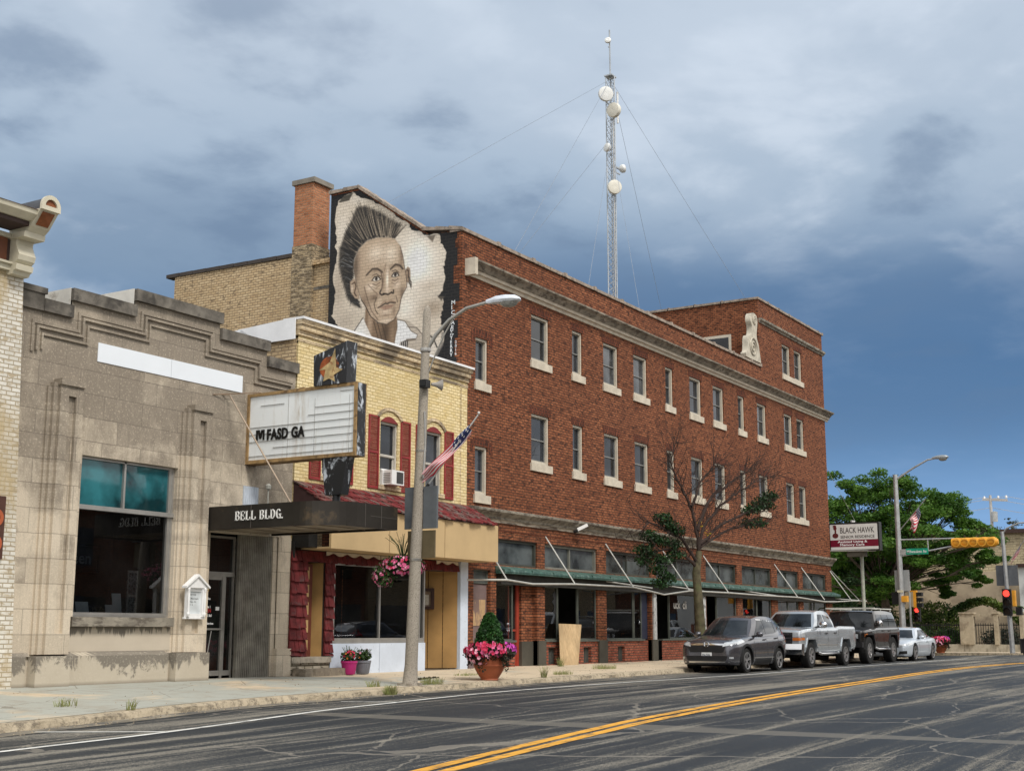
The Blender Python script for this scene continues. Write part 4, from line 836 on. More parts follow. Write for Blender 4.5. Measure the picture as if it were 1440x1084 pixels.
mb = MB(); mb.prism([(24.3, .40), (26.05, .40), (26.05, .6), (25.98, .63), (24.3, .63)], 'y', YF - .52, YF - .12); mb.build('front_step', M('worn concrete step', (.27, .23, .18), .92, var=.3, dirt=(.10, .085, .06), dscale=4, bump=.4), yb_)
# display window
mb = MB(); frame(mb, 25.84, 29.72, 1.2, 3.16, YF - .04, YF + .06, .055, wb=.13); mb.box(27.72, 27.76, YF - .03, YF + .05, 1.33, 3.11); mb.box(29.50, 29.53, YF - .03, YF + .05, 1.33, 3.11); dw = mb.build('display_window', M_alu, yb_)
mb = MB(); mb.quad((25.84, YF + .02, 1.3), (29.72, YF + .02, 1.3), (29.72, YF + .02, 3.14), (25.84, YF + .02, 3.14)); mb.build('pane', M_glassS, dw)
mb = MB(); mb.quad((25.85, 23.8, 1), (29.7, 23.8, 1), (29.7, 23.8, 3.3), (25.85, 23.8, 3.3)); mb.quad((25.86, YF + .1, 1), (25.86, 23.8, 1), (25.86, 23.8, 3.3), (25.86, YF + .1, 3.3)); mb.quad((29.74, YF + .1, 1), (29.74, 23.8, 1), (29.74, 23.8, 3.3), (29.74, YF + .1, 3.3)); mb.quad((25.85, YF + .1, 1.2), (29.7, YF + .1, 1.2), (29.7, 23.8, 1.2), (25.85, 23.8, 1.2)); mb.quad((25.85, YF + .1, 3.2), (29.7, YF + .1, 3.2), (29.7, 23.8, 3.2), (25.85, 23.8, 3.2)); mb.build('interior_wall', M_dark, yb_)
mb = MB(); mb.box(25.74, 27.70, YF - .07, YF + .0, .45, 1.20); mb.box(27.715, 29.72, YF - .07, YF + .0, .45, 1.20); mb.build('base_panel', M_whitep, yb_)
mb = MB(); mb.box(31.36, 31.74, YF - .1, YF + .25, .45, 3.42); mb.build('white_pilaster', M_whitep, yb_)
# right recessed entry with ochre boards
mb = MB()
for i in range(6):
    a = .0 + i; x0_, y0_ = 29.78, 22.9; x1_, y1_ = 31.35, YF - .02; t0, t1 = i / 6, (i + 1) / 6
    P = [(x0_ + (x1_ - x0_) * t0, y0_ + (y1_ - y0_) * t0), (x0_ + (x1_ - x0_) * t1 - .012, y0_ + (y1_ - y0_) * t1 + .012)]
    mb.quad((P[0][0], P[0][1], .5), (P[1][0], P[1][1], .5), (P[1][0], P[1][1], 3.2), (P[0][0], P[0][1], 3.2))
    mb.quad((P[1][0], P[1][1], .5), (P[1][0] + .012, P[1][1] + .03, .5), (P[1][0] + .012, P[1][1] + .03, 3.2), (P[1][0], P[1][1], 3.2))
mb.build('entry_boards', M_ochre, yb_)
mb = MB(); mb.quad((29.7, YF, 3.18), (31.4, YF, 3.18), (31.4, 23, 3.18), (29.7, 23, 3.18)); mb.box(29.72, 29.78, YF, 23, .5, 3.2); mb.build('entry_ceiling', M_dark, yb_)
mb = MB(); mb.quad((29.7, YF - .02, .478), (31.4, YF - .02, .478), (31.4, 23, .478), (29.7, 23, .478)); mb.build('entry_floor', M('dark entry tile', (.14, .11, .08), .8), yb_)
mf = thing('menu_case', (30.8, 21.5, 2.1), 'dark framed glass menu case with papers on the ochre boarded entry wall', 'menu case')
v0 = Vector((29.78, 22.9, 0)); dv = (Vector((31.35, 20.98, 0)) - v0); un = dv.normalized(); nn = Vector((un.y, -un.x, 0))
if nn.x > 0: nn = -nn
def onb(t, z, o): p = v0 + dv * t + nn * o; return (p.x, p.y, z)
mb = MB()
def bb(t0, t1, z0, z1, o0, o1, mi=0):
    P = [onb(t, z, o) for o in (o0, o1) for (t, z) in ((t0, z0), (t1, z0), (t1, z1), (t0, z1))]; mb.add(P, [(0, 3, 2, 1), (4, 5, 6, 7), (0, 1, 5, 4), (1, 2, 6, 5), (2, 3, 7, 6), (3, 0, 4, 7)], mi)
T0, T1 = .33, .73
bb(T0, T0 + .035, 2.1, 2.68, .02, .09); bb(T1 - .035, T1, 2.1, 2.68, .02, .09); bb(T0 + .035, T1 - .035, 2.60, 2.68, .02, .09); bb(T0 + .035, T1 - .035, 2.1, 2.18, .02, .09); mb.build('frame', M('dark walnut frame', (.055, .025, .018), .5), mf)
mb = MB(); bb(T0 + .035, T1 - .035, 2.18, 2.60, .02, .03); mb.build('backing', M('cork backing', (.30, .22, .16), .8), mf)
mb = MB(); bb(T0 + .06, T0 + .18, 2.25, 2.56, .032, .04); bb(T0 + .2, T1 - .06, 2.22, 2.5, .032, .04); bb(T0 + .19, T0 + .26, 2.48, 2.57, .042, .045); mb.build('paper', M('menu papers', (.62, .58, .50), .8, var=.15, scale=20), mf)
# buckets of flowers
M_petal = {}
def flowers(mb, c, r, n, size, mi, seed):
    rs = np.random.RandomState(seed); P = blob_pts(rs, c, r, n, .8)
    for p in P:
        nrm = Vector(p) - Vector(c); nrm.normalize(); u = nrm.orthogonal().normalized(); w = nrm.cross(u); k = 5; a0 = rs.uniform(0, 6.28); sz = size * rs.uniform(.75, 1.2)
        vs = [tuple(Vector(p) - nrm * sz * .25)] + [tuple(Vector(p) + (u * cos(a0 + 2 * pi * i / 10) + w * sin(a0 + 2 * pi * i / 10)) * sz * (1 if i % 2 else .72) ) for i in range(10)]
        mb.add(vs, [(0, i + 1, (i + 1) % 10 + 1) for i in range(10)], mi)
M_lf = leafm('petunia leaves', (.035, .075, .02), (.06, .12, .03), (.03, .05, .015), 9)
M_lfd = leafm('dark trailing leaves', (.025, .035, .015), (.05, .05, .025), (.03, .02, .02), 9)
M_pk = M('pink petals', (.70, .12, .28), .6, var=.25, scale=7, fine=False); M_lp = M('pale pink petals', (.78, .36, .48), .6, var=.2, scale=7, fine=False); M_rd = M('crimson petals', (.55, .03, .09), .6, var=.2, scale=7, fine=False); M_mg = M('magenta petals', (.55, .06, .42), .6, var=.2, scale=7, fine=False)
for x, col_, nm, lab, seed in ((25.93, (.42, .025, .17), 'pink', 'magenta pink bucket of flowers by the white panel under the shop window', 3), (26.47, (.16, .17, .20), 'grey', 'grey ribbed bucket of flowers beside the pink bucket', 4)):
    z0 = .475; t_ = thing('flower_bucket', (x, 20.5, z0), lab, 'flower pot', 'flower buckets on the pavement')
    mb = MB(); pr_ = [(.0, 0), (.14, 0), (.155, .02), (.19, .26), (.205, .27), (.205, .32), (.185, .32), (.175, .28), (0, .28)]; mb.lathe(pr_, (x, 20.5, z0), 24); 
    if nm == 'grey':
        for k in range(20): a = 2 * pi * k / 20; mb.tube([(x + .15 * cos(a), 20.5 + .15 * sin(a), z0 + .02), (x + .188 * cos(a), 20.5 + .188 * sin(a), z0 + .26)], .008, 4)
    mb.build('bucket', M(nm + ' plastic bucket', col_, .5, var=.08), t_, smooth=40)
    rs = np.random.RandomState(seed); mb = MB(); leaves(mb, blob_pts(rs, (x, 20.5, z0 + .43), (.24, .2, .16), 380, .3), .07)
    for k in range(14): a = rs.uniform(0, 6.28); r_ = rs.uniform(.1, .25); mb.tube([(x, 20.5, z0 + .35), (x + r_ * cos(a), 20.5 + r_ * sin(a), z0 + .45 + rs.uniform(.1, .25))], .004, 4)
    mb.build('foliage', M_lf, t_, recalc=False)
    mb = MB(); flowers(mb, (x, 20.5, z0 + .46), (.25, .2, .16), 16, .035, 0, seed); flowers(mb, (x, 20.5, z0 + .42), (.25, .2, .16), 8, .035, 1, seed + 5); mb.build('flowers', [M_rd if nm == 'pink' else M_lp, M('orange petals', (.6, .2, .05), .6)], t_, recalc=False)
# ================================================================== BRICK HOTEL
ho = thing('brick_hotel_building', (47.8, YF, .45), 'three storey red brick corner hotel with cream window trim and an empty awning frame', 'building')
HX0, HX1, TX = 31.55, 64.20, 55.40
S3 = [(32.2, 32.88, 8.72, 10.07)] + [(a, b, 9.93, 11.43) for a, b in ((35.42, 36.55), (38.10, 38.82), (40.34, 41.47), (42.70, 43.83), (45.42, 46.12), (47.66, 48.80), (50.0, 51.12), (52.70, 53.42), (54.92, 56.0), (58.30, 59.38), (60.0, 60.98))]
S2 = [(32.2, 32.88, 5.40, 6.83)] + [(a, b, 6.66, 8.23) for a, b in ((35.42, 36.55), (38.10, 38.82), (40.34, 41.47), (42.70, 43.83), (45.42, 46.12), (47.66, 48.80), (50.0, 51.12), (52.70, 53.42), (54.92, 56.0), (58.30, 59.38), (60.0, 60.98))]
S4 = [(58.35, 59.43, 13.28, 14.73), (60.0, 61.02, 13.28, 14.73)]
TR = [(33.40, 35.78), (36.24, 39.74), (40.38, 43.84), (44.29, 48.28), (48.81, 51.99), (52.58, 55.99), (56.70, 59.50), (60.05, 63.40)]
TRh = [(a, b, 3.42, 4.19) for a, b in TR]
BAYS = [(32.17, 33.08, .3, 3.26)] + [(a, b, .3, 3.27) for a, b in TR]
mb = MB(); wallh(mb, HX0, HX1, .25, 13.12, S3 + S2 + TRh + BAYS, YF, .24); wallh(mb, TX, HX1, 13.12, 16.22, S4, YF, .24)
mb.quad((HX1, YF, .25), (HX1, 34, .25), (HX1, 34, 16.2), (HX1, YF, 16.2))
mb.quad((HX0, YF + .35, 12), (TX, YF + .35, 12), (TX, YF + .35, 13.12), (HX0, YF + .35, 13.12)); hw = mb.build('wall', M_brick, ho)
mb = MB(); mb.quad((TX, YF, 12), (TX, 34, 12), (TX, 34, 16.22), (TX, YF, 16.22)); tw = mb.build('tower_side_wall', M_brick, ho)
mb = MB(); mb.box(TX - .03, TX - .003, 22.3, 23.7, 13.4, 14.75); sw = mb.build('window', M_creamw, tw); mb = MB(); mb.box(TX - .045, TX - .032, 22.42, 23.58, 13.5, 14.62); mb.build('pane', M_glassU, sw)
mb = MB(); mb.box(HX0, TX, YF + .36, 33, 12.1, 12.2); mb.box(TX + .01, HX1 - .01, YF + .02, 34, 15.7, 15.8); mb.build('roof', M_coping, ho)
# mural side wall (x = 31.44) with the stepped gable and black paint; jagged red edge
def side_poly(y0, y1):
    prof = [(21.0, 13.22), (22.25, 13.30), (22.45, 13.45), (24.75, 15.12), (24.95, 15.14), (26.0, 15.12)]
    return prof
XS = 31.44
mb = MB(); prof = [(YF, .3), (26.0, .3), (26.0, 15.1), (24.9, 15.1), (22.4, 13.35), (22.2, 13.2), (YF, 13.13)]
mb.prism(prof, 'x', XS, XS + .11); mb.prism([(22.0, 12.0), (26.0, 12), (26.0, 15.1), (24.9, 15.1), (22.4, 13.35)], 'x', XS + .112, XS + .34)
sidew = mb.build('gable_wall', M_brick, ho)
M_coptile = M('grey tan clay coping', (.33, .27, .22), .85, var=.2, scale=4, dirt=(.12, .10, .08), dscale=5)
mb = MB()
def cop_run(p0, p1, n):
    for i in range(n):
        a = Vector(p0).lerp(Vector(p1), i / n); b = Vector(p0).lerp(Vector(p1), (i + .985) / n); mb.prism([(a.x, a.y - .02), (b.x, b.y - .02), (b.x, b.y + .07), (a.x, a.y + .10)], 'x', XS - .07, XS + .42)
cop_run((26.05, 15.12), (24.9, 15.13), 2); cop_run((24.9, 15.13), (22.42, 13.40), 7); cop_run((22.42, 13.36), (20.95, 13.16), 3); mb.build('gable_coping', M_coptile, ho)
mb = MB(); x = HX0 - .15
while x < TX:
    b = min(x + 2.05, TX + .1); mb.box(x, b - .015, YF - .06, YF + .42, 13.12, 13.22); mb.box(b - .12, b + .04, YF - .08, YF + .44, 13.12, 13.26); x = b + .045 if b < TX else 99
mb.build('parapet_coping', M_coptile, ho)
mb = MB(); x = TX - .06
while x < HX1 + .05:
    b = min(x + 1.35, HX1 + .08); mb.box(x, b - .015, YF - .06, YF + .42, 16.22, 16.32); mb.box(b - .1, b + .03, YF - .07, YF + .44, 16.22, 16.35); x = b + .035 if b < HX1 else 99
y = YF + .44
while y < 34: mb.box(TX - .07, TX + .4, y, y + 1.28, 16.22, 16.32); mb.box(TX - .08, TX + .42, y + 1.2, y + 1.31, 16.325, 16.35); y += 1.33
mb.build('tower_coping', M_coptile, ho)
# string courses
def course(name, x0, x1, segs, mat, par=ho):
    mb = MB(); mb.prism([(YF + .02, segs[0][1])] + [(YF - d, z) for d, z in segs] + [(YF + .02, segs[-1][1])], 'x', x0, x1); return mb.build(name, mat, par)
course('upper_cornice', 31.62, 64.5, [(.05, 11.83), (.07, 11.92), (.14, 11.94), (.15, 12.0), (.17, 12.02)], M_cream)
cc = course('cornice_cavetto', 31.75, 64.5, [(.16, 12.022), (.20, 12.06), (.28, 12.14), (.40, 12.21), (.41, 12.26), (.36, 12.28), (.30, 12.30)], M_corn)
mb = MB(); mb.box(31.60, 31.75, YF - .36, YF, 11.80, 12.31); mb.build('cornice_stop', M_cream, ho)
course('tower_band', TX + .05, HX1 + .12, [(.04, 15.16), (.06, 15.22), (.14, 15.27), (.15, 15.36)], M_corn)
course('lower_cornice', 31.78, 64.3, [(.04, 4.66), (.06, 4.74), (.10, 4.745)], M_corn2); course('lower_cornice', 31.78, 64.3, [(.10, 4.747), (.12, 4.82), (.22, 4.9), (.28, 4.95), (.29, 5.02), (.2, 5.04)], M_corn)
mb = MB(); mb.box(31.78, 64.22, YF - .012, YF, 4.42, 4.45); mb.build('brick_band', M_brickS, ho)
# scroll bracket on the tower base
mb = MB()
P = [(55.55, 13.30), (53.95, 13.30), (53.78, 13.36), (53.74, 13.48), (53.9, 13.56), (53.98, 13.8), (54.0, 14.1), (54.12, 14.3), (54.4, 14.38), (54.52, 14.5), (54.55, 14.8), (54.42, 15.0), (54.42, 15.2), (54.55, 15.38), (54.85, 15.45), (55.15, 15.38), (55.25, 15.2), (55.2, 14.9), (55.1, 14.55), (55.15, 14.3), (55.3, 14.1), (55.4, 13.8)]
mb.prism([(float(a), float(b)) for a, b in smooth_pts(P + [P[0]], 5)[:-1]], 'y', YF - .03, YF + .22)
for cx_, cz_, r_ in ((54.62, 13.85, .46), (54.85, 15.12, .22)):
    pts = []
    for i in range(46):
        a = i * .32; rr = r_ * (1 - i / 52); pts.append((cx_ + rr * cos(a), YF - .05, cz_ + rr * sin(a)))
    mb.tube(pts, .035, 6)
mb.build('scroll_ornament', M('pale scroll stone', (.50, .46, .38), .85, var=.15), ho, smooth=35)
# windows
wrng = random.Random(4)
def hwin(x0, x1, z0, z1, tall=True, pair=None):
    mb = MB(); y = YF; frame(mb, x0, x1, z0, z1, y + .05, y + .23, .075); mb.box(x0 + .075, x1 - .075, y + .12, y + .2, z0 + .075, z0 + .115)
    f = mb.build('window', M_creamw, hw)
    mb = MB(); frame(mb, x0 + .077, x1 - .077, z0 + .117, z1 - .077, y + .13, y + .19, .03); mb.box(x0 + .107, x1 - .107, y + .125, y + .19, (z0 + z1) / 2 - .02, (z0 + z1) / 2 + .02); mb.build('sash', M('grey aluminium sash', (.24, .24, .23), .5, .4), f)
    mb = MB(); mb.quad((x0 + .07, y + .17, z0 + .1), (x1 - .07, y + .17, z0 + .1), (x1 - .07, y + .17, z1 - .07), (x0 + .07, y + .17, z1 - .07)); mb.build('pane', wrng.choice((M_glassU, M_glassU, M_glassU3, M_glassU2)), f)
    if pair != 2:
        xe = x1 if pair is None else pair
        mb = MB(); mb.box(x0 - .07, xe + .12, y - .06, y + .12, z0 - .24, z0); mb.build('window_sill', M_cream, f)
    mb = MB(); mb.box(x0 - .1, x1 + .1, y - .008, y, z1, z1 + .24)
    if x0 < 33: mb.box(x0 - .24, x0 - .1, y - .008, y, z1 - .2, z1 + .16); mb.box(x1 + .1, x1 + .26, y - .008, y, z1 - .2, z1 + .16)
    mb.build('brick_lintel', M_brickS, f)
for S in (S3, S2):
    for k, (a, b, c, d) in enumerate(S):
        hwin(a, b, c, d, pair=(S[k + 1][1] if k == len(S) - 2 else 2 if k == len(S) - 1 else None))
hwin(*S4[0], pair=S4[1][1]); hwin(*S4[1], pair=2)
M_tfr = M('dark olive transom frame', (.055, .06, .05), .6)
for k, (a, b, c, d) in enumerate(TRh):
    mb = MB(); frame(mb, a, b, c, d, YF + .06, YF + .2, .07)
    if k not in (0,): mb.box((a + b) / 2 - .025, (a + b) / 2 + .025, YF + .08, YF + .18, c + .07, d - .07)
    f = mb.build('transom_window', M_tfr if k != 1 else M('grey green transom frame', (.2, .2, .17), .6), hw)
    mb = MB(); mb.quad((a, YF + .15, c), (b, YF + .15, c), (b, YF + .15, d), (a, YF + .15, d)); mb.build('pane', M_glassT, f)
# green ledge
mb = MB(); mb.prism([(YF, 3.40), (YF - .34, 3.28), (YF - .36, 3.22), (YF - .02, 3.30)], 'x', 33.32, 64.45); mb.prism([(YF - .02, 3.29), (YF - .35, 3.215), (YF - .35, 3.17), (YF - .02, 3.17)], 'x', 33.32, 64.45)
x = 33.6
while x < 64.2: mb.box(x, x + .03, YF - .365, YF - .0, 3.225, 3.30); x += 1.28
mb.build('metal_ledge', M_green, ho)
mb = MB(); mb.box(33.42, 64.2, YF - .16, YF - .005, 2.86, 3.17); mb.build('sign_fascia', M('dark soffit fascia', (.032, .03, .026), .7, var=.3), ho)
# ground floor back room
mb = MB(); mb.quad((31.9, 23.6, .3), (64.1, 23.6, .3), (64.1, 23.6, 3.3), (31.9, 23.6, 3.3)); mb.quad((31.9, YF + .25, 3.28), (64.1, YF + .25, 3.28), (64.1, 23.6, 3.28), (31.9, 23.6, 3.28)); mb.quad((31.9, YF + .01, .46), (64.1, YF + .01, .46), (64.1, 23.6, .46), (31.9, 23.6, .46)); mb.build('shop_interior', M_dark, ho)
M_stall = M('brown grey painted plinth', (.085, .078, .062), .75, var=.15, scale=2)
def pierbase(a, b):
    mb = MB(); mb.box(a - .02, b + .02, YF - .05, YF + .26, .3, 1.22); mb.build('pier_plinth', M_stall, ho)
def stall(x0, x1, vent=None, y=YF + .0):
    mb = MB(); hs_ = [(vent - .26, vent + .26, .50, 1.0)] if vent else []; wallh(mb, x0, x1, .3, 1.18, hs_, y, .2); o = mb.build('stall_riser', M_brickB, ho)
    mb = MB(); mb.box(x0 - .02, x1 + .02, y - .05, y + .25, 1.18, 1.24); mb.build('window_ledge', M_gframe, ho)
    if vent:
        mb = MB(); mb.box(vent - .26, vent + .26, y + .12, y + .15, .5, 1.0); [mb.box(vent - .2 + .1 * i, vent - .18 + .1 * i, y + .09, y + .12, .52, .98) for i in range(5)]; mb.build('basement_vent', M('grey board vent', (.10, .10, .09), .7), o)
def shopwin(x0, x1, z0=1.24, z1=2.88, y=YF + .08, m=M_glassS):
    mb = MB(); frame(mb, x0, x1, z0, z1, y - .03, y + .04, .04); f = mb.build('shop_window', M_gframe, ho); mb = MB(); mb.quad((x0, y, z0), (x1, y, z0), (x1, y, z1), (x0, y, z1)); mb.build('pane', m, f); return f
# bay 0: mauve door
mb = MB(); mb.box(32.17, 33.08, YF + .14, YF + .18, .46, 2.84); sd_ = mb.build('side_door', M('mauve grey door', (.19, .135, .13), .7, var=.1), ho)
mb = MB(); mb.box(32.22, 33.0, YF + .125, YF + .138, 1.66, 2.40); mb.build('paint_patch', M('beige paint patch', (.52, .35, .19), .8, var=.1, dirt=(.19, .13, .125), dscale=2.2, damt=(.50, .56), dst=(3, 1, .7)), sd_)
mb = MB(); mb.lathe([(0, 0), (.03, .01), (.03, .04), (0, .05)], (33.0, YF + .08, 1.62), 8); mb.box(32.94, 33.04, YF + .115, YF + .138, 1.52, 1.8); mb.build('handle', M_white, sd_)
mb = MB(); frame(mb, 32.17, 33.08, 2.86, 3.26, YF + .1, YF + .2, .04); f = mb.build('transom_window', M_gframe, ho); mb = MB(); mb.quad((32.17, YF + .15, 2.86), (33.08, YF + .15, 2.86), (33.08, YF + .15, 3.26), (32.17, YF + .15, 3.26)); mb.build('pane', M_glassT, f)
mb = MB(); mb.box(31.9, 32.16, YF - .03, YF + .2, .3, 1.1); mb.build('pier_plinth', M('mauve grey plinth', (.16, .12, .12), .8), ho)
# bay 1
stall(33.42, 34.45); shopwin(33.42, 34.40)
mb = MB(); mb.box(34.95, 35.10, YF + .25, YF + .35, .47, 2.88); mb.box(34.5, 34.95, YF + .27, YF + .33, .47, 1.0); mb.box(34.5, 34.95, YF + .27, YF + .33, 1.5, 1.56); mb.box(34.45, 34.52, YF + .25, YF + .35, .47, 2.88); rd = mb.build('red_door', M('red painted door', (.32, .045, .025), .55), ho)
mb = MB(); mb.quad((34.5, YF + .30, 1.0), (34.95, YF + .30, 1.0), (34.95, YF + .30, 2.88), (34.5, YF + .30, 2.88)); mb.build('pane', M_glassD, rd)
mb = MB(); mb.box(35.12, 35.80, YF + .18, YF + .5, 1.2, 3.2); mb.build('recess_brick', M_brick, ho); mb = MB(); mb.box(35.10, 35.82, YF + .15, YF + .5, .3, 1.2); mb.build('pier_plinth', M_stall, ho)
pierbase(35.80, 36.22)
# bay 2
stall(36.26, 37.15, 36.72); shopwin(36.28, 37.12); stall(38.42, 39.72, 39.0); shopwin(38.45, 39.70)
mb = MB(); mb.box(37.10, 37.16, YF + .05, YF + .15, 1.2, 2.88); mb.build('door_post', M_gframe, ho)
pierbase(39.78, 40.34)
ply = MB(); ply.add([(36.55, 20.62, .47), (37.72, 20.64, .47), (38.42, 20.90, 1.72), (36.92, 20.88, 1.74), (36.55, 20.64, .47), (37.72, 20.66, .47), (38.42, 20.92, 1.72), (36.92, 20.90, 1.74)], [(0, 1, 2, 3), (7, 6, 5, 4), (0, 4, 5, 1), (1, 5, 6, 2), (2, 6, 7, 3), (3, 7, 4, 0)])
tag(ply.build('plywood_sheet', M('bare plywood', (.55, .40, .23), .8, var=.2, scale=1.5, dirt=(.38, .25, .13), dscale=3, dst=(6, 6, .5), damt=(.45, .7)), loc=(37.5, 20.55, .47)), 'bare plywood sheet leaning against the dark broken shop opening of the brick hotel', 'plywood sheet')
# broken glass: dark jagged patch in the pane
mb = MB(); mb.add([(x, YF + .072, z) for x, z in ((36.85, 2.65), (37.0, 2.75), (37.1, 2.6), (37.08, 2.3), (37.12, 2.1), (36.98, 2.02), (36.9, 2.12), (36.95, 2.3), (36.8, 2.42), (36.92, 2.5))], [tuple(range(10))]); mb.build('broken_hole', M_black, ho)
# bay 3
stall(40.38, 43.2, 41.45); shopwin(40.40, 42.5); shopwin(42.55, 43.15)
mb = MB(); mb.box(43.2, 43.75, YF + .1, YF + .3, .3, 1.2); mb.build('recess_brick', M_brickB, ho); mb = MB(); mb.box(43.22, 43.75, YF + .12, YF + .15, 1.24, 2.9); mb.build('navy_panel', M('navy painted panel', (.022, .027, .055), .5), ho)
pierbase(43.86, 44.27)
mb = MB(); mb.box(43.95, 44.18, YF - .06, YF + .0, 1.22, 2.95); mb.build('white_post', M('peeling white post', (.55, .56, .56), .7, var=.15, dirt=(.15, .15, .15), dscale=4, damt=(.5, .6)), ho)
# bay 4 – big dark window, with reversed pale letters
stall(44.9, 48.25, y=YF + .1); stall(44.32, 44.9, y=YF + .35); f4 = shopwin(45.6, 48.25, y=YF + .14)
text('window_lettering', 'uck  cli', .42, M('faded pale lettering', (.32, .31, .29), .7), f4, (46.0, YF + .12, 2.35), ext=.002, off=.01)
mb = MB(); mb.box(48.35, 48.62, YF - .06, YF + .1, .4, 2.95); mb.build('white_post', MC['peeling white post'], ho)
stall(49.9, 51.95); shopwin(49.95, 51.95)
for a, b in ((52.62, 55.95), (56.75, 59.45), (60.1, 63.35)):
    stall(a, b); shopwin(a, (a + b) / 2); shopwin((a + b) / 2 + .02, b)
# wall lamp on the lower cornice
wlmp = thing('wall_lamp', (38.0, 20.7, 4.7), 'small white floodlight fixed on the lower cornice of the brick hotel', 'wall lamp')
mb = MB(); mb.bar((38.0, YF - .2, 4.74), (38.22, YF - .45, 4.90), .14, .1); mb.build('lamp_head', M_white, wlmp); mb = MB(); mb.tube([(37.95, YF - .1, 4.68), (37.97, YF - .25, 4.70)], .05, 8); mb.build('bracket', M_black, wlmp)
# awning frame: rods and front rail
af = thing('awning_frame', (48, 19.95, 2.95), 'bare grey pipe awning frame with slanting rods along the brick hotel shopfronts', 'awning frame')
M_rod = M('pale grey galvanised pipe', (.50, .50, .47), .5, .3, var=.1)
rodx = [32.3, 36.28, 40.35, 44.9, 48.6, 56.4, 59.9, 64.0]
for x in rodx: mb = MB(); mb.tube([(x, YF, 4.42), (x, 19.95, 2.93)], .024, 8); mb.build('rod', M_rod, af)
mb = MB(); rail = [(31.7, YF - .1, 2.93), (32.3, 19.95, 2.93), (33.8, 20.0, 2.86), (36.28, 19.95, 2.93), (40.35, 19.95, 2.95), (42.6, 19.9, 2.76), (44.9, 19.95, 2.95), (48.6, 19.95, 2.97), (52, 19.9, 2.95), (56.4, 19.95, 2.97), (59.9, 19.95, 2.85), (61.5, 19.9, 2.88), (64.0, 19.95, 2.97), (66.3, 19.95, 3.0)]
mb.tube([(p[0], p[1], p[2]) for p in rail], .028, 8); mb.build('front_rail', M_rod, af)
for x in (40.6, 45.3, 53.0): mb = MB(); mb.tube([(x - .6, YF - .2, 3.15), (x + 1.2, 19.97, 2.96)], .022, 6); mb.build('cross_rod', M_rod, af)
mb = MB(); mb.tube([(64.3, YF, 3.1), (65.2, 19.8, 3.0)], .02, 6); mb.tube([(64.2, YF, 4.45), (65.9, 20.2, 3.05)], .022, 6); mb.build('corner_rod', M_rod, af)
# rear wing, chimney
wg = thing('rear_brick_wing', (31.4, 30, .5), 'tan brick rear wing with a thin dark coping behind the stone building', 'building')
mb = MB(); mb.quad((XS, 27.5, 1), (XS, 32.75, 1), (XS, 32.75, 13.34), (XS, 27.5, 13.26)); mb.box(XS + .12, 33, 26.02, 26.72, 1, 13.1); mb.quad((XS, 32.75, 1), (45, 32.75, 1), (45, 32.75, 13.3), (XS, 32.75, 13.3)); mb.quad((XS, 26.02, 12.9), (45, 26.02, 12.9), (45, 32.75, 12.9), (XS, 32.75, 12.9)); mb.build('wall', M_brickT, wg)
mb = MB(); y = 27.56
while y < 32.8: mb.box(XS - .05, XS + .3, y, y + .6, 13.26 + (y - 26) * .012, 13.38 + (y - 26) * .012); y += .62
mb.build('coping', M('dark tile coping', (.06, .05, .045), .8), wg)
ch = thing('brick_chimney', (31.8, 27.1, 9), 'tall brick chimney, orange above and mottled below, left of the mural', 'chimney')
mb = MB(); mb.box(XS - .015, 32.30, 26.72, 27.55, 6, 13.62); mb.build('lower_stack', M_brickTM, ch); mb = MB(); mb.box(XS + .0, 32.27, 26.75, 27.52, 13.62, 15.66); mb.build('upper_stack', M_brickO, ch)
mb = MB(); mb.box(XS - .06, 32.36, 26.66, 27.60, 15.66, 15.82); mb.build('cap', M('grey concrete cap', (.22, .20, .17), .9), ch)
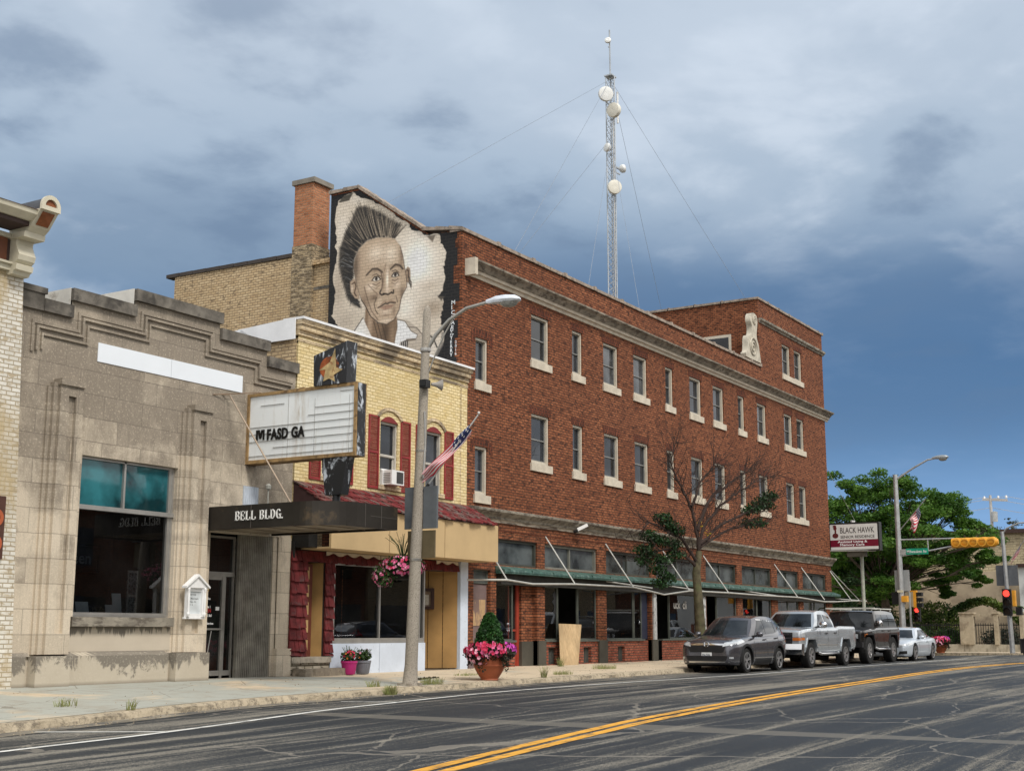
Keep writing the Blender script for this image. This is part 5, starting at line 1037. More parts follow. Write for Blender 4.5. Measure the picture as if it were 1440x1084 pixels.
# ================================================================== MURAL (flat paint on the gable wall)
def build_mural():
    y0, y1, z0, z1 = 21.04, 25.99, 9.0, 15.1; ny, nz = 300, 360
    Y, Z = np.meshgrid(np.linspace(y0, y1, ny), np.linspace(z0, z1, nz)); P = np.stack([Y.ravel(), Z.ravel()], 1)
    col = np.empty((P.shape[0], 3)); col[:] = (.012, .013, .017)
    def sdf(poly):
        poly = np.array(poly); d = np.full(len(P), 1e9); ins = np.zeros(len(P), bool); n = len(poly)
        for i in range(n):
            a, b = poly[i], poly[(i + 1) % n]; e_ = b - a; w = P - a; t = np.clip((w @ e_) / (e_ @ e_ + 1e-12), 0, 1); q = w - t[:, None] * e_; d = np.minimum(d, (q * q).sum(1))
            c1 = P[:, 1] >= a[1]; c2 = P[:, 1] < b[1]; c3 = e_[0] * w[:, 1] > e_[1] * w[:, 0]; ins ^= ((c1 & c2 & c3) | (~c1 & ~c2 & ~c3))
        d = np.sqrt(d); return np.where(ins, -d, d)
    def fill(poly, c, soft=.012, a=1.):
        m = np.clip(.5 - sdf(poly) / (2 * soft), 0, 1)[:, None] * a; col[:] = col * (1 - m) + np.array(c) * m
    def stroke(pts, c, w=.02, a=1., taper=False):
        pts = np.array(pts); best = np.full(len(P), 1e9); n = len(pts)
        lo = pts.min(0) - .3; hi = pts.max(0) + .3; sel = np.where((P > lo).all(1) & (P < hi).all(1))[0]; Q = P[sel]; bd = np.full(len(Q), 1e9)
        for i in range(n - 1):
            p, q_ = pts[i], pts[i + 1]; e_ = q_ - p; ww = Q - p; t = np.clip((ww @ e_) / (e_ @ e_ + 1e-12), 0, 1); d = np.sqrt(((ww - t[:, None] * e_) ** 2).sum(1))
            if taper: d = d / (1 - .85 * ((i + t) / (n - 1)))
            bd = np.minimum(bd, d)
        m = (np.clip(1.4 - bd / w, 0, 1) * a)[:, None]; col[sel] = col[sel] * (1 - m) + np.array(c) * m
    def glow(c0, r, c, a):
        d = (((P - np.array(c0)) / np.array(r)) ** 2).sum(1); m = (np.exp(-d * 1.6) * a)[:, None]; col[:] = col * (1 - m) + np.array(c) * m
    paper = [(25.73, 14.83), (25.41, 14.99), (25.12, 15.02), (24.82, 14.81), (24.43, 14.63), (23.98, 14.42), (23.6, 14.15), (23.35, 13.9), (22.97, 13.71), (22.91, 13.51), (22.54, 13.33), (22.3, 13.19), (21.79, 13.14), (21.75, 12.85), (21.6, 12.67), (21.56, 12.39), (21.66, 12.1), (21.59, 11.79), (21.68, 11.4), (21.86, 11.23), (21.64, 11.15), (21.67, 10.8), (21.74, 10.61), (21.69, 10.31), (21.6, 10.15), (21.63, 9.81), (21.88, 9.45), (22.23, 9.39), (22.83, 9.05), (25.62, 9.02), (25.61, 10.83), (25.84, 11.12), (25.79, 11.43), (25.74, 11.9), (25.85, 12.39), (25.77, 12.75), (25.68, 13.05), (25.78, 13.34), (25.73, 13.59), (25.81, 14.03), (25.79, 14.41)]
    rr = random.Random(3); pj = []
    for i, p in enumerate(paper):       # ragged edge
        q = paper[(i + 1) % len(paper)]
        for k in range(4): t = k / 4; pj.append((p[0] + (q[0] - p[0]) * t + rr.uniform(-.03, .03), p[1] + (q[1] - p[1]) * t + rr.uniform(-.03, .03)))
    fill(pj, (.56, .49, .40), .01)
    pm = sdf(pj) < -.0
    keep = col.copy()
    glow((22.6, 12.4), (.9, 1.1), (.80, .77, .72), .8); glow((23.0, 11.0), (.5, .5), (.78, .74, .68), .5); glow((25.5, 13.9), (.35, .7), (.66, .60, .52), .6); glow((25.6, 12.0), (.3, .9), (.34, .26, .19), .5); glow((22.0, 10.9), (.6, .35), (.30, .22, .15), .65); glow((21.9, 13.0), (.4, .3), (.50, .42, .33), .5); glow((25.3, 10.9), (.5, .4), (.36, .30, .24), .5); glow((22.2, 9.7), (.5, .4), (.60, .58, .55), .5); glow((24.9, 14.8), (.5, .25), (.62, .58, .52), .5); glow((22.2, 11.6), (.5, .25), (.45, .36, .27), .45)
    col[~pm] = keep[~pm]
    fill([(25.70, 14.8), (25.48, 14.97), (25.12, 15.0), (25.27, 14.78), (25.63, 14.77)], (.10, .09, .07), .02)
    fill([(22.28, 13.15), (21.95, 13.14), (22.06, 12.93)], (.22, .18, .14), .02); fill([(21.86, 11.25), (21.6, 11.2), (21.72, 11.08)], (.12, .10, .08), .02)
    stroke([(21.88, 9.45), (21.68, 9.75), (21.66, 10.1)], (.22, .20, .18), .05, .8); stroke([(22.3, 10.2), (22.0, 10.0), (21.85, 9.7)], (.05, .045, .04), .025)
    # shirt + neck
    fill([(23.3, 10.75), (22.9, 10.62), (22.5, 10.3), (22.25, 9.9), (22.1, 9.2), (25.4, 9.2), (25.3, 10.3), (24.95, 10.62), (24.6, 10.95)], (.46, .40, .33), .02)
    fill([(24.53, 11.27), (24.55, 10.71), (24.25, 10.26), (23.87, 9.6), (23.44, 9.6), (23.3, 10.45), (23.34, 10.81), (23.7, 10.6), (24.08, 10.7)], (.26, .17, .105), .02)
    glow((24.35, 10.7), (.12, .5), (.50, .37, .26), .7); glow((23.75, 10.4), (.2, .5), (.10, .06, .035), .8); glow((23.5, 10.2), (.1, .4), (.38, .27, .18), .5)
    for dx in (0, .12, .28): stroke([(24.2 - dx, 10.75), (24.05 - dx, 10.3), (23.9 - dx, 9.8)], (.08, .05, .03), .02, .7)
    cL = [(24.99, 10.55), (24.62, 10.93), (24.5, 10.7), (24.25, 10.24), (23.87, 9.7), (24.4, 9.5), (25.1, 9.9)]; cR = [(23.31, 10.71), (23.03, 10.62), (22.79, 10.29), (22.56, 10.16), (22.6, 10.05), (22.96, 10.06), (23.2, 9.96), (23.44, 9.7), (23.36, 10.21), (23.3, 10.45)]
    fill(cL, (.62, .59, .55), .015); glow((24.7, 10.3), (.2, .3), (.82, .80, .77), .7); stroke([(24.99, 10.5), (24.62, 10.93)], (.12, .10, .08), .02)
    fill([(x + .03, z - .05) for x, z in cR], (.16, .12, .09), .02, .8); fill(cR, (.80, .77, .72), .015); stroke(cR[:6], (.12, .09, .07), .014, .9)
    fill([(23.2, 9.99), (23.02, 10.04), (22.9, 10.01), (22.93, 9.6), (23.14, 9.6)], (.07, .06, .055), .02)
    for k in range(4): stroke([(23.18 - .07 * k, 10.0), (23.15 - .07 * k, 9.55)], (.55, .52, .48), .01)
    stroke([(22.96, 10.45), (22.6, 10.38), (22.35, 10.1), (22.25, 9.8)], (.15, .12, .10), .018, .8)
    # hair behind
    hair = [(24.69, 11.24), (24.98, 11.35), (25.25, 11.6), (25.44, 12.13), (25.62, 12.68), (25.62, 13.21), (25.40, 13.77), (25.18, 14.1), (24.98, 14.5), (24.62, 14.5), (24.04, 14.2), (23.53, 13.85), (23.20, 13.65), (23.38, 13.5), (23.46, 13.27), (23.71, 13.33), (24.15, 13.39), (24.52, 13.35), (24.81, 13.16), (24.99, 12.85), (25.02, 12.38), (25.10, 12.08), (24.89, 11.63)]
    fill(hair, (.05, .042, .036), .05, .92)
    tips = [(25.17, 11.35), (25.31, 11.58), (25.45, 11.91), (25.55, 12.24), (25.66, 12.57), (25.7, 12.9), (25.68, 13.21), (25.59, 13.52), (25.47, 13.77), (25.38, 14.02), (25.26, 14.27), (25.14, 14.51), (24.95, 14.72), (24.72, 14.71), (24.49, 14.62), (24.24, 14.49), (23.98, 14.34), (23.72, 14.14), (23.47, 13.94), (23.22, 13.77), (23.0, 13.63)]
    roots = [(24.69, 11.26), (24.79, 11.51), (24.90, 11.79), (25.0, 12.12), (25.02, 12.43), (25.02, 12.69), (24.99, 12.9), (24.93, 13.05), (24.84, 13.16), (24.71, 13.25), (24.6, 13.31), (24.47, 13.35), (24.35, 13.37), (24.24, 13.37), (24.11, 13.37), (23.99, 13.36), (23.86, 13.35), (23.77, 13.34), (23.67, 13.31), (23.58, 13.29), (23.49, 13.25)]
    def lerpl(Lp, t): i = min(int(t * (len(Lp) - 1)), len(Lp) - 2); f = t * (len(Lp) - 1) - i; return np.array(Lp[i]) * (1 - f) + np.array(Lp[i + 1]) * f
    for k in range(330):
        t = rr.random() ** .85; a, b = lerpl(roots, min(.999, max(0, t + rr.uniform(-.02, .02)))), lerpl(tips, min(.999, max(0, t + rr.uniform(-.03, .03)))); l = rr.uniform(.6, 1.06)
        b = a + (b - a) * l; s0 = rr.uniform(0, .3); sag = np.array([.16, .10 if t > .3 else .25]) * (1 - t); mid = (a + b) / 2 + sag * .8
        dark = rr.random() < (.88 if t < .45 else .66); shade = rr.uniform(.6, 1.3)
        c = np.array((.018, .017, .018)) * shade if dark else (np.array((.34, .28, .21)) if t > .35 else np.array((.20, .20, .20))) * shade
        pts = [a + (b - a) * s0, mid, b] if s0 < .15 else [a * (1 - s0) + mid * s0, mid * .6 + b * .4 + sag * .1, b]
        stroke(pts, c, rr.uniform(.012, .028), .7, True)
    # ears, face
    fill([(25.16, 12.13), (25.0, 12.22), (24.84, 12.09), (24.8, 11.77), (24.76, 11.53), (24.95, 11.58), (25.12, 11.81)], (.42, .31, .22), .02); stroke([(25.08, 12.05), (24.97, 12.1), (24.92, 11.95), (24.98, 11.75), (24.90, 11.65)], (.13, .08, .05), .025); glow((25.07, 11.9), (.05, .15), (.68, .56, .44), .7)
    fill([(23.06, 12.2), (22.96, 12.31), (22.87, 12.23), (22.85, 11.97), (22.93, 11.78), (23.01, 11.84)], (.32, .23, .16), .02); stroke([(23.0, 12.2), (22.93, 12.18), (22.93, 11.95)], (.10, .06, .04), .02)
    for k in range(9): stroke([(22.92 - .02 * (k % 3), 12.0 - .03 * k), (22.84 - .02 * (k % 3), 11.8 - .05 * (k % 5))], (.08, .06, .05), .014, .8)
    face = [(24.99, 12.85), (24.81, 13.16), (24.52, 13.35), (24.15, 13.39), (23.71, 13.33), (23.46, 13.25), (23.26, 13.0), (23.15, 12.68), (23.08, 12.31), (23.01, 11.99), (22.98, 11.68), (23.11, 11.49), (23.2, 11.3), (23.25, 11.01), (23.43, 10.72), (23.71, 10.61), (24.02, 10.69), (24.33, 10.94), (24.53, 11.27), (24.7, 11.5), (24.83, 11.83), (24.97, 12.27), (25.03, 12.59)]
    before = col.copy(); fm = np.clip(.5 - sdf(face) / .03, 0, 1)[:, None]; col[:] = (.47, .355, .25)
    glow((24.95, 12.6), (.18, .8), (.14, .095, .065), .85); glow((24.6, 11.3), (.25, .5), (.20, .13, .085), .7); glow((24.15, 12.9), (.4, .35), (.72, .62, .50), .7); glow((23.6, 12.8), (.3, .35), (.74, .65, .53), .7); glow((23.2, 12.7), (.1, .5), (.22, .15, .10), .7)
    glow((24.35, 11.85), (.22, .16), (.70, .58, .46), .8); glow((24.2, 11.5), (.25, .14), (.17, .11, .07), .8); glow((23.35, 11.8), (.16, .16), (.62, .50, .39), .8); glow((23.15, 11.5), (.12, .25), (.18, .12, .08), .8)
    glow((24.15, 12.35), (.25, .07), (.24, .16, .10), .55); glow((23.45, 12.4), (.22, .07), (.24, .16, .10), .55); glow((23.72, 12.0), (.06, .35), (.80, .70, .58), .85); glow((23.88, 12.0), (.06, .3), (.22, .15, .10), .7); glow((23.70, 11.68), (.12, .08), (.66, .53, .41), .7)
    glow((24.0, 11.3), (.12, .3), (.60, .48, .36), .6); glow((23.75, 11.0), (.22, .15), (.60, .48, .37), .8); glow((23.75, 10.72), (.3, .08), (.72, .60, .48), .6); glow((23.75, 10.9), (.2, .04), (.2, .13, .08), .6); glow((24.3, 11.1), (.14, .3), (.50, .38, .28), .6)
    glow((23.45, 11.0), (.08, .25), (.24, .16, .11), .6)
    dk_ = (.06, .04, .03)
    stroke([(24.52, 12.26), (24.3, 12.42), (24.1, 12.40), (23.92, 12.27)], dk_, .035, .85); stroke([(23.60, 12.32), (23.42, 12.44), (23.25, 12.38), (23.14, 12.26)], dk_, .035, .85)
    for ex, ez, w in ((24.14, 12.08, .165), (23.42, 12.11, .135)):
        fill([(ex + w, ez - .02), (ex + w * .4, ez + .075), (ex - w * .4, ez + .07), (ex - w, ez - .03), (ex - w * .3, ez - .06), (ex + w * .4, ez - .055)], (.66, .60, .52), .012); fill([(ex + .06 * cos(a * .6), ez + .008 + .06 * sin(a * .6)) for a in range(10)], (.05, .035, .03), .012)
        stroke([(ex + w, ez - .02), (ex + w * .4, ez + .08), (ex - w * .4, ez + .075), (ex - w, ez - .03)], dk_, .024, .95); stroke([(ex + w, ez - .02), (ex + w * .3, ez - .07), (ex - w * .4, ez - .065), (ex - w, ez - .03)], dk_, .012, .8)
        stroke([(ex + w * .9, ez + .13), (ex, ez + .16), (ex - w, ez + .06)], (.12, .08, .05), .018, .8); stroke([(ex + w * .8, ez - .14), (ex, ez - .19), (ex - w * .8, ez - .13)], (.16, .10, .07), .02, .7); stroke([(ex + w, ez - .22), (ex, ez - .30), (ex - w * .7, ez - .22)], (.2, .13, .09), .018, .5)
    stroke([(23.96, 12.25), (23.90, 11.95), (23.93, 11.72)], (.13, .08, .055), .025, .7); stroke([(23.96, 11.70), (24.0, 11.62), (23.92, 11.55), (23.78, 11.57), (23.68, 11.53), (23.56, 11.58), (23.48, 11.55), (23.48, 11.64)], dk_, .032, .95)
    fill([(23.9, 11.60), (23.82, 11.61), (23.8, 11.56), (23.88, 11.54)], (.02, .015, .01), .01); fill([(23.6, 11.59), (23.54, 11.62), (23.52, 11.57)], (.02, .015, .01), .01)
    stroke([(24.05, 11.17), (23.9, 11.22), (23.78, 11.27), (23.70, 11.25), (23.6, 11.28), (23.40, 11.24)], dk_, .026, .95); fill([(24.0, 11.15), (23.78, 11.22), (23.45, 11.2), (23.55, 11.1), (23.78, 11.06)], (.34, .20, .14), .02, .85); stroke([(24.0, 11.2), (23.82, 11.34), (23.7, 11.30), (23.58, 11.34), (23.42, 11.26)], (.30, .18, .12), .02, .6)
    stroke([(24.12, 11.5), (24.2, 11.3), (24.15, 11.1), (24.05, 10.98)], dk_, .018, .75); stroke([(23.38, 11.45), (23.32, 11.25)], dk_, .018, .6); stroke([(24.6, 11.9), (24.45, 11.45), (24.3, 11.1), (24.05, 10.8)], (.13, .085, .055), .025, .55); stroke([(24.45, 11.95), (24.2, 11.7), (24.08, 11.6)], (.2, .13, .09), .02, .6)
    for z in (12.65, 12.78): stroke([(24.3, z), (23.9, z + .04), (23.4, z - .02)], (.30, .21, .15), .015, .5)
    stroke([(23.8, 12.5), (23.83, 12.3)], (.2, .13, .09), .02, .6)
    col[:] = before * (1 - fm) + col * fm; stroke(face[12:20], dk_, .018, .8); stroke(face[6:13], dk_, .016, .7); stroke(face[17:], dk_, .014, .5)
    rs = np.random.RandomState(2); g = rs.normal(1, .04, len(P))[:, None]; lum = col.mean(1, keepdims=True); cv = (lum / .42) ** 1.3 * .50; col[:] = np.clip(col / (lum + 1e-4) * cv * g, .004, .86)
    # red brick border: jagged edge on the street side, black paint elsewhere
    def edge(z):
        k = int(z / .55); return 21.17 + (.10 if k % 2 else -.06) + (-.06 if z > 12.9 else 0) + .05 * math.sin(k * 2.1)
    zq = P[:, 1]; ed = np.array([edge(z) for z in np.linspace(z0, z1, nz)]).repeat(ny); inside = (P[:, 0] > ed)
    prof = np.interp(P[:, 0], [21, 22.25, 22.45, 24.85, 26.0], [13.12, 13.22, 13.32, 15.05, 15.05])
    inside &= zq < prof
    mb = MB(); idx = np.arange(ny * nz).reshape(nz, ny); keepf = inside.reshape(nz, ny); me = bpy.data.meshes.new('mural')
    f = [(idx[j, i], idx[j, i + 1], idx[j + 1, i + 1], idx[j + 1, i]) for j in range(nz - 1) for i in range(ny - 1) if keepf[j, i] and keepf[j, i + 1] and keepf[j + 1, i] and keepf[j + 1, i + 1]]
    off = WL[ho.name]; me.from_pydata([(XS - .006 - off[0], p[0] - off[1], p[1] - off[2]) for p in P], [], [tuple(int(a) for a in q) for q in f])
    at = me.color_attributes.new('paint', 'FLOAT_COLOR', 'POINT'); at.data.foreach_set('color', np.concatenate([col, np.ones((len(col), 1))], 1).ravel())
    m, t, b = mk('mural paint on brick'); q = NT(t); v = q.wallvec(); ca = q.node('ShaderNodeVertexColor'); ca.layer_name = 'paint'
    n = q.node('ShaderNodeTexBrick'); q.L.new(v, n.inputs['Vector']); n.offset = .5; q.put(n.inputs['Color1'], (1, 1, 1)); q.put(n.inputs['Color2'], (.92, .92, .92)); q.put(n.inputs['Mortar'], (.8, .8, .8))
    for k, x in (('Scale', 1), ('Mortar Size', .011), ('Mortar Smooth', .3), ('Brick Width', .23), ('Row Height', .098)): n.inputs[k].default_value = x
    c = q.mix(1., ca.outputs[0], n.outputs['Color'], 'MULTIPLY'); c = q.mix(q.math('MULTIPLY', n.outputs['Fac'], .16), c, (.10, .085, .07)); c = q.mix(q.ramp(q.noise(q.pos(), 5, 6, .7), .5, .75, 0, .15), c, (.05, .045, .04))
    q.put(b.inputs['Base Color'], c); b.inputs['Roughness'].default_value = .8; h = q.math('SUBTRACT', q.math('MULTIPLY', q.noise(q.pos(), 30, 3), .4), n.outputs['Fac']); t.links.new(q.bump(h, .28, .01), b.inputs['Normal'])
    me.materials.append(m); o = bpy.data.objects.new('mural', me); C.objects.link(o); o.parent = ho; WL[o.name] = WL[ho.name]; o['label'] = 'painted portrait of a man with a tall crest of hair on torn paper'
    M_sig = M('white signature paint', (.72, .74, .76), .7, fine=False)
    z = 10.92
    for ch in 'MICHAEL': text('signature', ch, .17, M_sig, o, (XS - .012, 21.36 - .0, z), '-x', .001, .004, 1.1); z -= .150
    z = 10.26 - .28
    z = 9.86
    z = 9.90
    for ch in 'MATERRY': text('signature', ch, .14, M_sig, o, (XS - .012, 21.385, z + .22), '-x', .001, .004, 1.0); z -= .125
    z = 9.74
    for ch in '2016': text('signature', ch, .12, M_sig, o, (XS - .012, 21.215, z), '-x', .001, .003, 1.0); z -= .115
build_mural()
# ================================================================== VEHICLES
def cubic(xs, P, n):
    P = np.array(P, float); out = []
    for i in range(len(P) - 1):
        a, b, c, d = P[max(0, i - 1)], P[i], P[i + 1], P[min(len(P) - 1, i + 2)]
        for k in range(n):
            t = k / n; out.append(.5 * ((2 * b) + (c - a) * t + (2 * a - 5 * b + 4 * c - d) * t * t + (3 * b - a - 3 * c + d) * t ** 3))
    out.append(P[-1]); return np.array(out)
def loft(mb, rings, closed=True, cap=True):
    n = len(rings[0]); o = len(mb.v)
    for r in rings: mb.v += [tuple(map(float, p)) for p in r]
    for i in range(len(rings) - 1):
        for k in range(n if closed else n - 1): mb.f.append((o + i * n + k, o + i * n + (k + 1) % n, o + (i + 1) * n + (k + 1) % n, o + (i + 1) * n + k)); mb.mi.append(0)
    if cap: mb.f += [tuple(range(o + n - 1, o - 1, -1)), tuple(range(o + (len(rings) - 1) * n, o + len(rings) * n))]; mb.mi += [0, 0]
def bodyring(s, sq=0.):
    x, w, zb, zsh, zc = s; h = zsh - zb
    half = [(0, zb), (.80, zb), (.92 + .04 * sq, zb + .03 * h), (.975 + .02 * sq, zb + .16 * h), (.995, zb + .36 * h), (1., zb + .55 * h), (.99 + .01 * sq, zb + .74 * h), (.965 + .03 * sq, zb + .88 * h), (.93 + .05 * sq, zb + .96 * h), (.88 + .08 * sq, zsh), (.74, zsh + (zc - zsh) * .45), (.45, zsh + (zc - zsh) * .85), (0, zc)]
    return [(x, y * w, z) for y, z in half] + [(x, -y * w, z) for y, z in half[-2:0:-1]]
def meshof(mb):
    me = bpy.data.meshes.new('tmp'); me.from_pydata(mb.v, [], mb.f); bm = bmesh.new(); bm.from_mesh(me); bmesh.ops.recalc_face_normals(bm, faces=bm.faces); bm.to_mesh(me); bm.free(); return me
def cut(mb, cutters):
    a = bpy.data.objects.new('a', meshof(mb)); C.objects.link(a); cs = []
    for k, cm in enumerate(cutters):
        b = bpy.data.objects.new('b', meshof(cm)); C.objects.link(b); cs.append(b); md = a.modifiers.new('m%d' % k, 'BOOLEAN'); md.operation = 'DIFFERENCE'; md.object = b; md.solver = 'EXACT'
    bpy.context.view_layer.update(); me = bpy.data.meshes.new_from_object(a.evaluated_get(bpy.context.evaluated_depsgraph_get()))
    out = MB(); out.v = [tuple(v.co) for v in me.vertices]; out.f = [tuple(p.vertices) for p in me.polygons]; out.mi = [0] * len(out.f)
    for b in cs + [a]: bpy.data.objects.remove(b)
    return out
def bvh(*mbs):
    v = []; f = []
    for m in mbs: o = len(v); v += [Vector(p) for p in m.v]; f += [tuple(i + o for i in q) for q in m.f]
    return BVHTree.FromPolygons(v, f)
def decal(mb, tree, q, axis, side=1, off=.006, nu=8, nv=6, mi=0):
    """project the quad q (4 corners in the two other coords) onto the body along axis"""
    ok = True; V = []
    for j in range(nv + 1):
        for i in range(nu + 1):
            u, v = i / nu, j / nv; a = (q[0][0] * (1 - u) + q[1][0] * u) * (1 - v) + (q[3][0] * (1 - u) + q[2][0] * u) * v; b = (q[0][1] * (1 - u) + q[1][1] * u) * (1 - v) + (q[3][1] * (1 - u) + q[2][1] * u) * v
            if axis == 'y': o = Vector((a, 5 * side, b)); d = Vector((0, -side, 0))
            elif axis == 'x': o = Vector((5 * side, a, b)); d = Vector((-side, 0, 0))
            else: o = Vector((a, b, 5)); d = Vector((0, 0, -1))
            h = tree.ray_cast(o, d)
            if h[0] is None: V.append(None); continue
            V.append(h[0] - d * off)
    o = len(mb.v); mp = {}
    for k, p in enumerate(V):
        if p is not None: mp[k] = len(mb.v); mb.v.append(tuple(p))
    for j in range(nv):
        for i in range(nu):
            ids = (j * (nu + 1) + i, j * (nu + 1) + i + 1, (j + 1) * (nu + 1) + i + 1, (j + 1) * (nu + 1) + i)
            if all(k in mp for k in ids):
                ps = [Vector(mb.v[mp[k]]) for k in ids]
                if max((ps[a] - ps[b]).length for a in range(4) for b in range(a)) < 1.2: mb.f.append(tuple(mp[k] for k in ids)); mb.mi.append(mi)
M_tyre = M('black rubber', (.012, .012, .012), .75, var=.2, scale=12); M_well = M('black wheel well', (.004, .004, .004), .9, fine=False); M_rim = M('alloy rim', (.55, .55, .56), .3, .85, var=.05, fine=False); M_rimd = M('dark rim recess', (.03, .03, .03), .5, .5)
M_cglass = glassm('car glass', (.12, .13, .14), .92, 1.55, .01, (.012, .014, .016)); M_chrome = M('chrome', (.75, .75, .76), .12, 1., var=.02, fine=False); M_plas = M('black plastic trim', (.016, .016, .017), .55, fine=False); M_lens = M('clear headlight', (.55, .58, .61), .1, .3, var=.15, scale=12, fine=False, coat=1.); M_tail = M('red tail light', (.40, .01, .015), .15, coat=1., fine=False); M_amb = M('amber lens', (.55, .16, .03), .2, coat=1., fine=False); M_plate = M('licence plate', (.72, .74, .74), .5, fine=False); M_cab = M('dark cabin', (.012, .012, .013), .8, fine=False)
def wheel(root, x, y, r, w, side, spokes, style=0, rimr=.66):
    mb = MB(); h = w / 2; prof = [(r * rimr, -h * .9), (r * .80, -h), (r * .95, -h * .95), (r, -h * .70), (r, h * .70), (r * .95, h * .95), (r * .80, h), (r * rimr, h * .9)]; mb.lathe([(a, b) for a, b in prof], (x, y, r), 36, axis='y')
    for k in range(36):
        a = 2 * pi * k / 36
        for s_ in (-1, 1): mb.bar((x + cos(a) * r * .985, y + s_ * h * .45, r + sin(a) * r * .985), (x + cos(a + .05) * r * 1.008, y + s_ * h * .8, r + sin(a + .05) * r * 1.008), .03, .012)
    whl = mb.build('wheel', M_tyre, root, smooth=40)
    mb = MB(); yo = y + side * h * .62; mb.lathe([(0, 0), (r * rimr * .98, 0)], (x, yo - side * .03, r), 30, axis='y'); mb.lathe([(r * rimr * .92, -h * .3), (r * rimr * 1.02, side * h * .95 * 1 if side > 0 else -h * .95)], (x, y, r), 36, axis='y'); mb.build('rim_recess', M_rimd, whl)
    mb = MB()
    for k in range(spokes):
        a = 2 * pi * k / spokes + .3
        dirs = [(a - .14), (a + .14)] if style == 1 else [a]
        for aa in dirs: mb.bar((x + cos(a) * r * .08, yo + side * .015, r + sin(a) * r * .08), (x + cos(aa) * r * rimr, yo + side * .03, r + sin(aa) * r * rimr), r * (.09 if style == 1 else .17), .03, up=(0, 1, 0))
    mb.lathe([(0, side * .035), (r * .16, side * .03), (r * .17, 0)], (x, yo, r), 16, axis='y')
    n = 36; R0, R1 = r * rimr * .92, r * rimr * 1.03
    mb.lathe([(R0, side * .015), (R0, side * .05), (R1, side * .055), (R1, 0)], (x, yo, r), n, axis='y'); mb.build('rim', M_rim, whl, smooth=35)
def car(root, P):
    """P: stations (front to rear), axles, r, greenhouse columns; local x forward, front axle at x=0"""
    paint = P['paint']; wb, r = P['wb'], P['r']; ww = P.get('tw', .24); hw_ = P['hw']
    st = cubic(None, P['st'], P.get('sub', 4)); mb = MB(); loft(mb, [bodyring(s, P.get('sq', 0.)) for s in st])
    cuts = []
    for ax in (0, -wb):
        for s_ in (-1, 1):
            c = MB(); n = 28; ra = P.get('ra', r * 1.16); zc = r + P.get('dz', .0)
            if P.get('sqarch'):
                q = [(ax + ra * 1.02, -.3), (ax + ra * 1.0, zc + ra * .40), (ax + ra * .72, zc + ra * .93), (ax - ra * .72, zc + ra * .93), (ax - ra * 1.0, zc + ra * .40), (ax - ra * 1.02, -.3)]
            else: q = [(ax + ra * cos(a), zc + ra * sin(a)) for a in [pi * k / n for k in range(n + 1)]] + [(ax - ra, -.3), (ax + ra, -.3)]
            c.prism(q, 'y', s_ * (hw_ - .36), s_ * (hw_ + .4)); cuts.append(c)
    body = cut(mb, cuts); bo = body.build('body', paint, root, smooth=38)
    # greenhouse
    G = P['gh']; n = 7; gm = MB(); cols = cubic(None, [g for g in G], 4)   # each: xb,wb,zb,xt,wt,zt
    rings = []
    for g in cols:
        xb, wbb, zb, xt, wt, zt = g; ring = []
        for k in range(n): t = k / (n - 1); bul = .035 * sin(pi * t); ring.append((xb + (xt - xb) * t, wbb + (wt - wbb) * t + bul, zb + (zt - zb) * t))
        cr_ = P.get('crown', .035)
        for k in range(1, 8): u = 1 - k / 4; ring.append((xt + P.get('bow', .0) * 0, wt * u, zt + cr_ * (1 - u * u)))
        ring = ring[:n] + [(xt + 0, wt * (1 - k / 4), zt + cr_ * (1 - (1 - k / 4) ** 2)) for k in range(1, 8)] + [(a, -b, c) for a, b, c in ring[:n][::-1]]
        rings.append(ring)
    # bow front and rear outwards at centre
    loft(gm, rings, closed=True, cap=False)
    def endcap(g, sgn, bow):
        xb, wbb, zb, xt, wt, zt = g; V = lambda u, t: (xb + (xt - xb) * t + sgn * bow * (1 - (2 * u - 1) ** 2) + sgn * .02 * sin(pi * t), (wbb + (wt - wbb) * t + .035 * sin(pi * t)) * (2 * u - 1), zb + (zt - zb) * t + P.get('crown', .035) * (1 - (2 * u - 1) ** 2) * t)
        gm.grid(V, 12, 8)
    endcap(cols[0], 1, P.get('bowf', .10)); endcap(cols[-1], -1, P.get('bowr', .05))
    gm.build('roof_and_pillars', P.get('roofpaint', paint), root, smooth=40)
    tg = bvh(gm); tb = bvh(body); ta = bvh(body, gm)
    def D(name, items, mat, tree=ta, parent=root, **k):
        m = MB()
        for q, axis, side in items: decal(m, tree, q, axis, side, **k)
        if m.f: return m.build(name, mat, parent, smooth=50, recalc=False)
    g = cols[0]
    ws = [(-g[1] * .93, g[2] + .05), (g[1] * .93, g[2] + .05), (g[4] * .93, g[5] - .045), (-g[4] * .93, g[5] - .045)]
    D('windshield', [(ws, 'x', 1)], M_cglass, tg, nu=14, nv=8)
    g = cols[-1]; ws = [(-g[1] * .85, g[2] + .10), (g[1] * .85, g[2] + .10), (g[4] * .88, g[5] - .06), (-g[4] * .88, g[5] - .06)]
    if P.get('rearglass', True): D('rear_window', [(ws, 'x', -1)], M_cglass, tg, nu=12, nv=6)
    for q in P['side']:
        for s_ in (1, -1): D('side_window', [(q, 'y', s_)], M_cglass, tg, nu=8, nv=6, off=.008)
    for nm, items, mat in P.get('dec', []):
        for it in items: D(nm, [it[:3]], mat, ta if len(it) < 4 else tg, off=it[3] if len(it) > 3 and isinstance(it[3], float) else .008)
    for (x, z0, z1) in P.get('seams', []):
        for s_ in (1, -1): m = MB(); decal(m, tb, [(x - .008, z0), (x + .008, z0), (x + .008, z1), (x - .008, z1)], 'y', s_, .003, 1, 10); m.build('door_seam', M_plas, root, recalc=False)
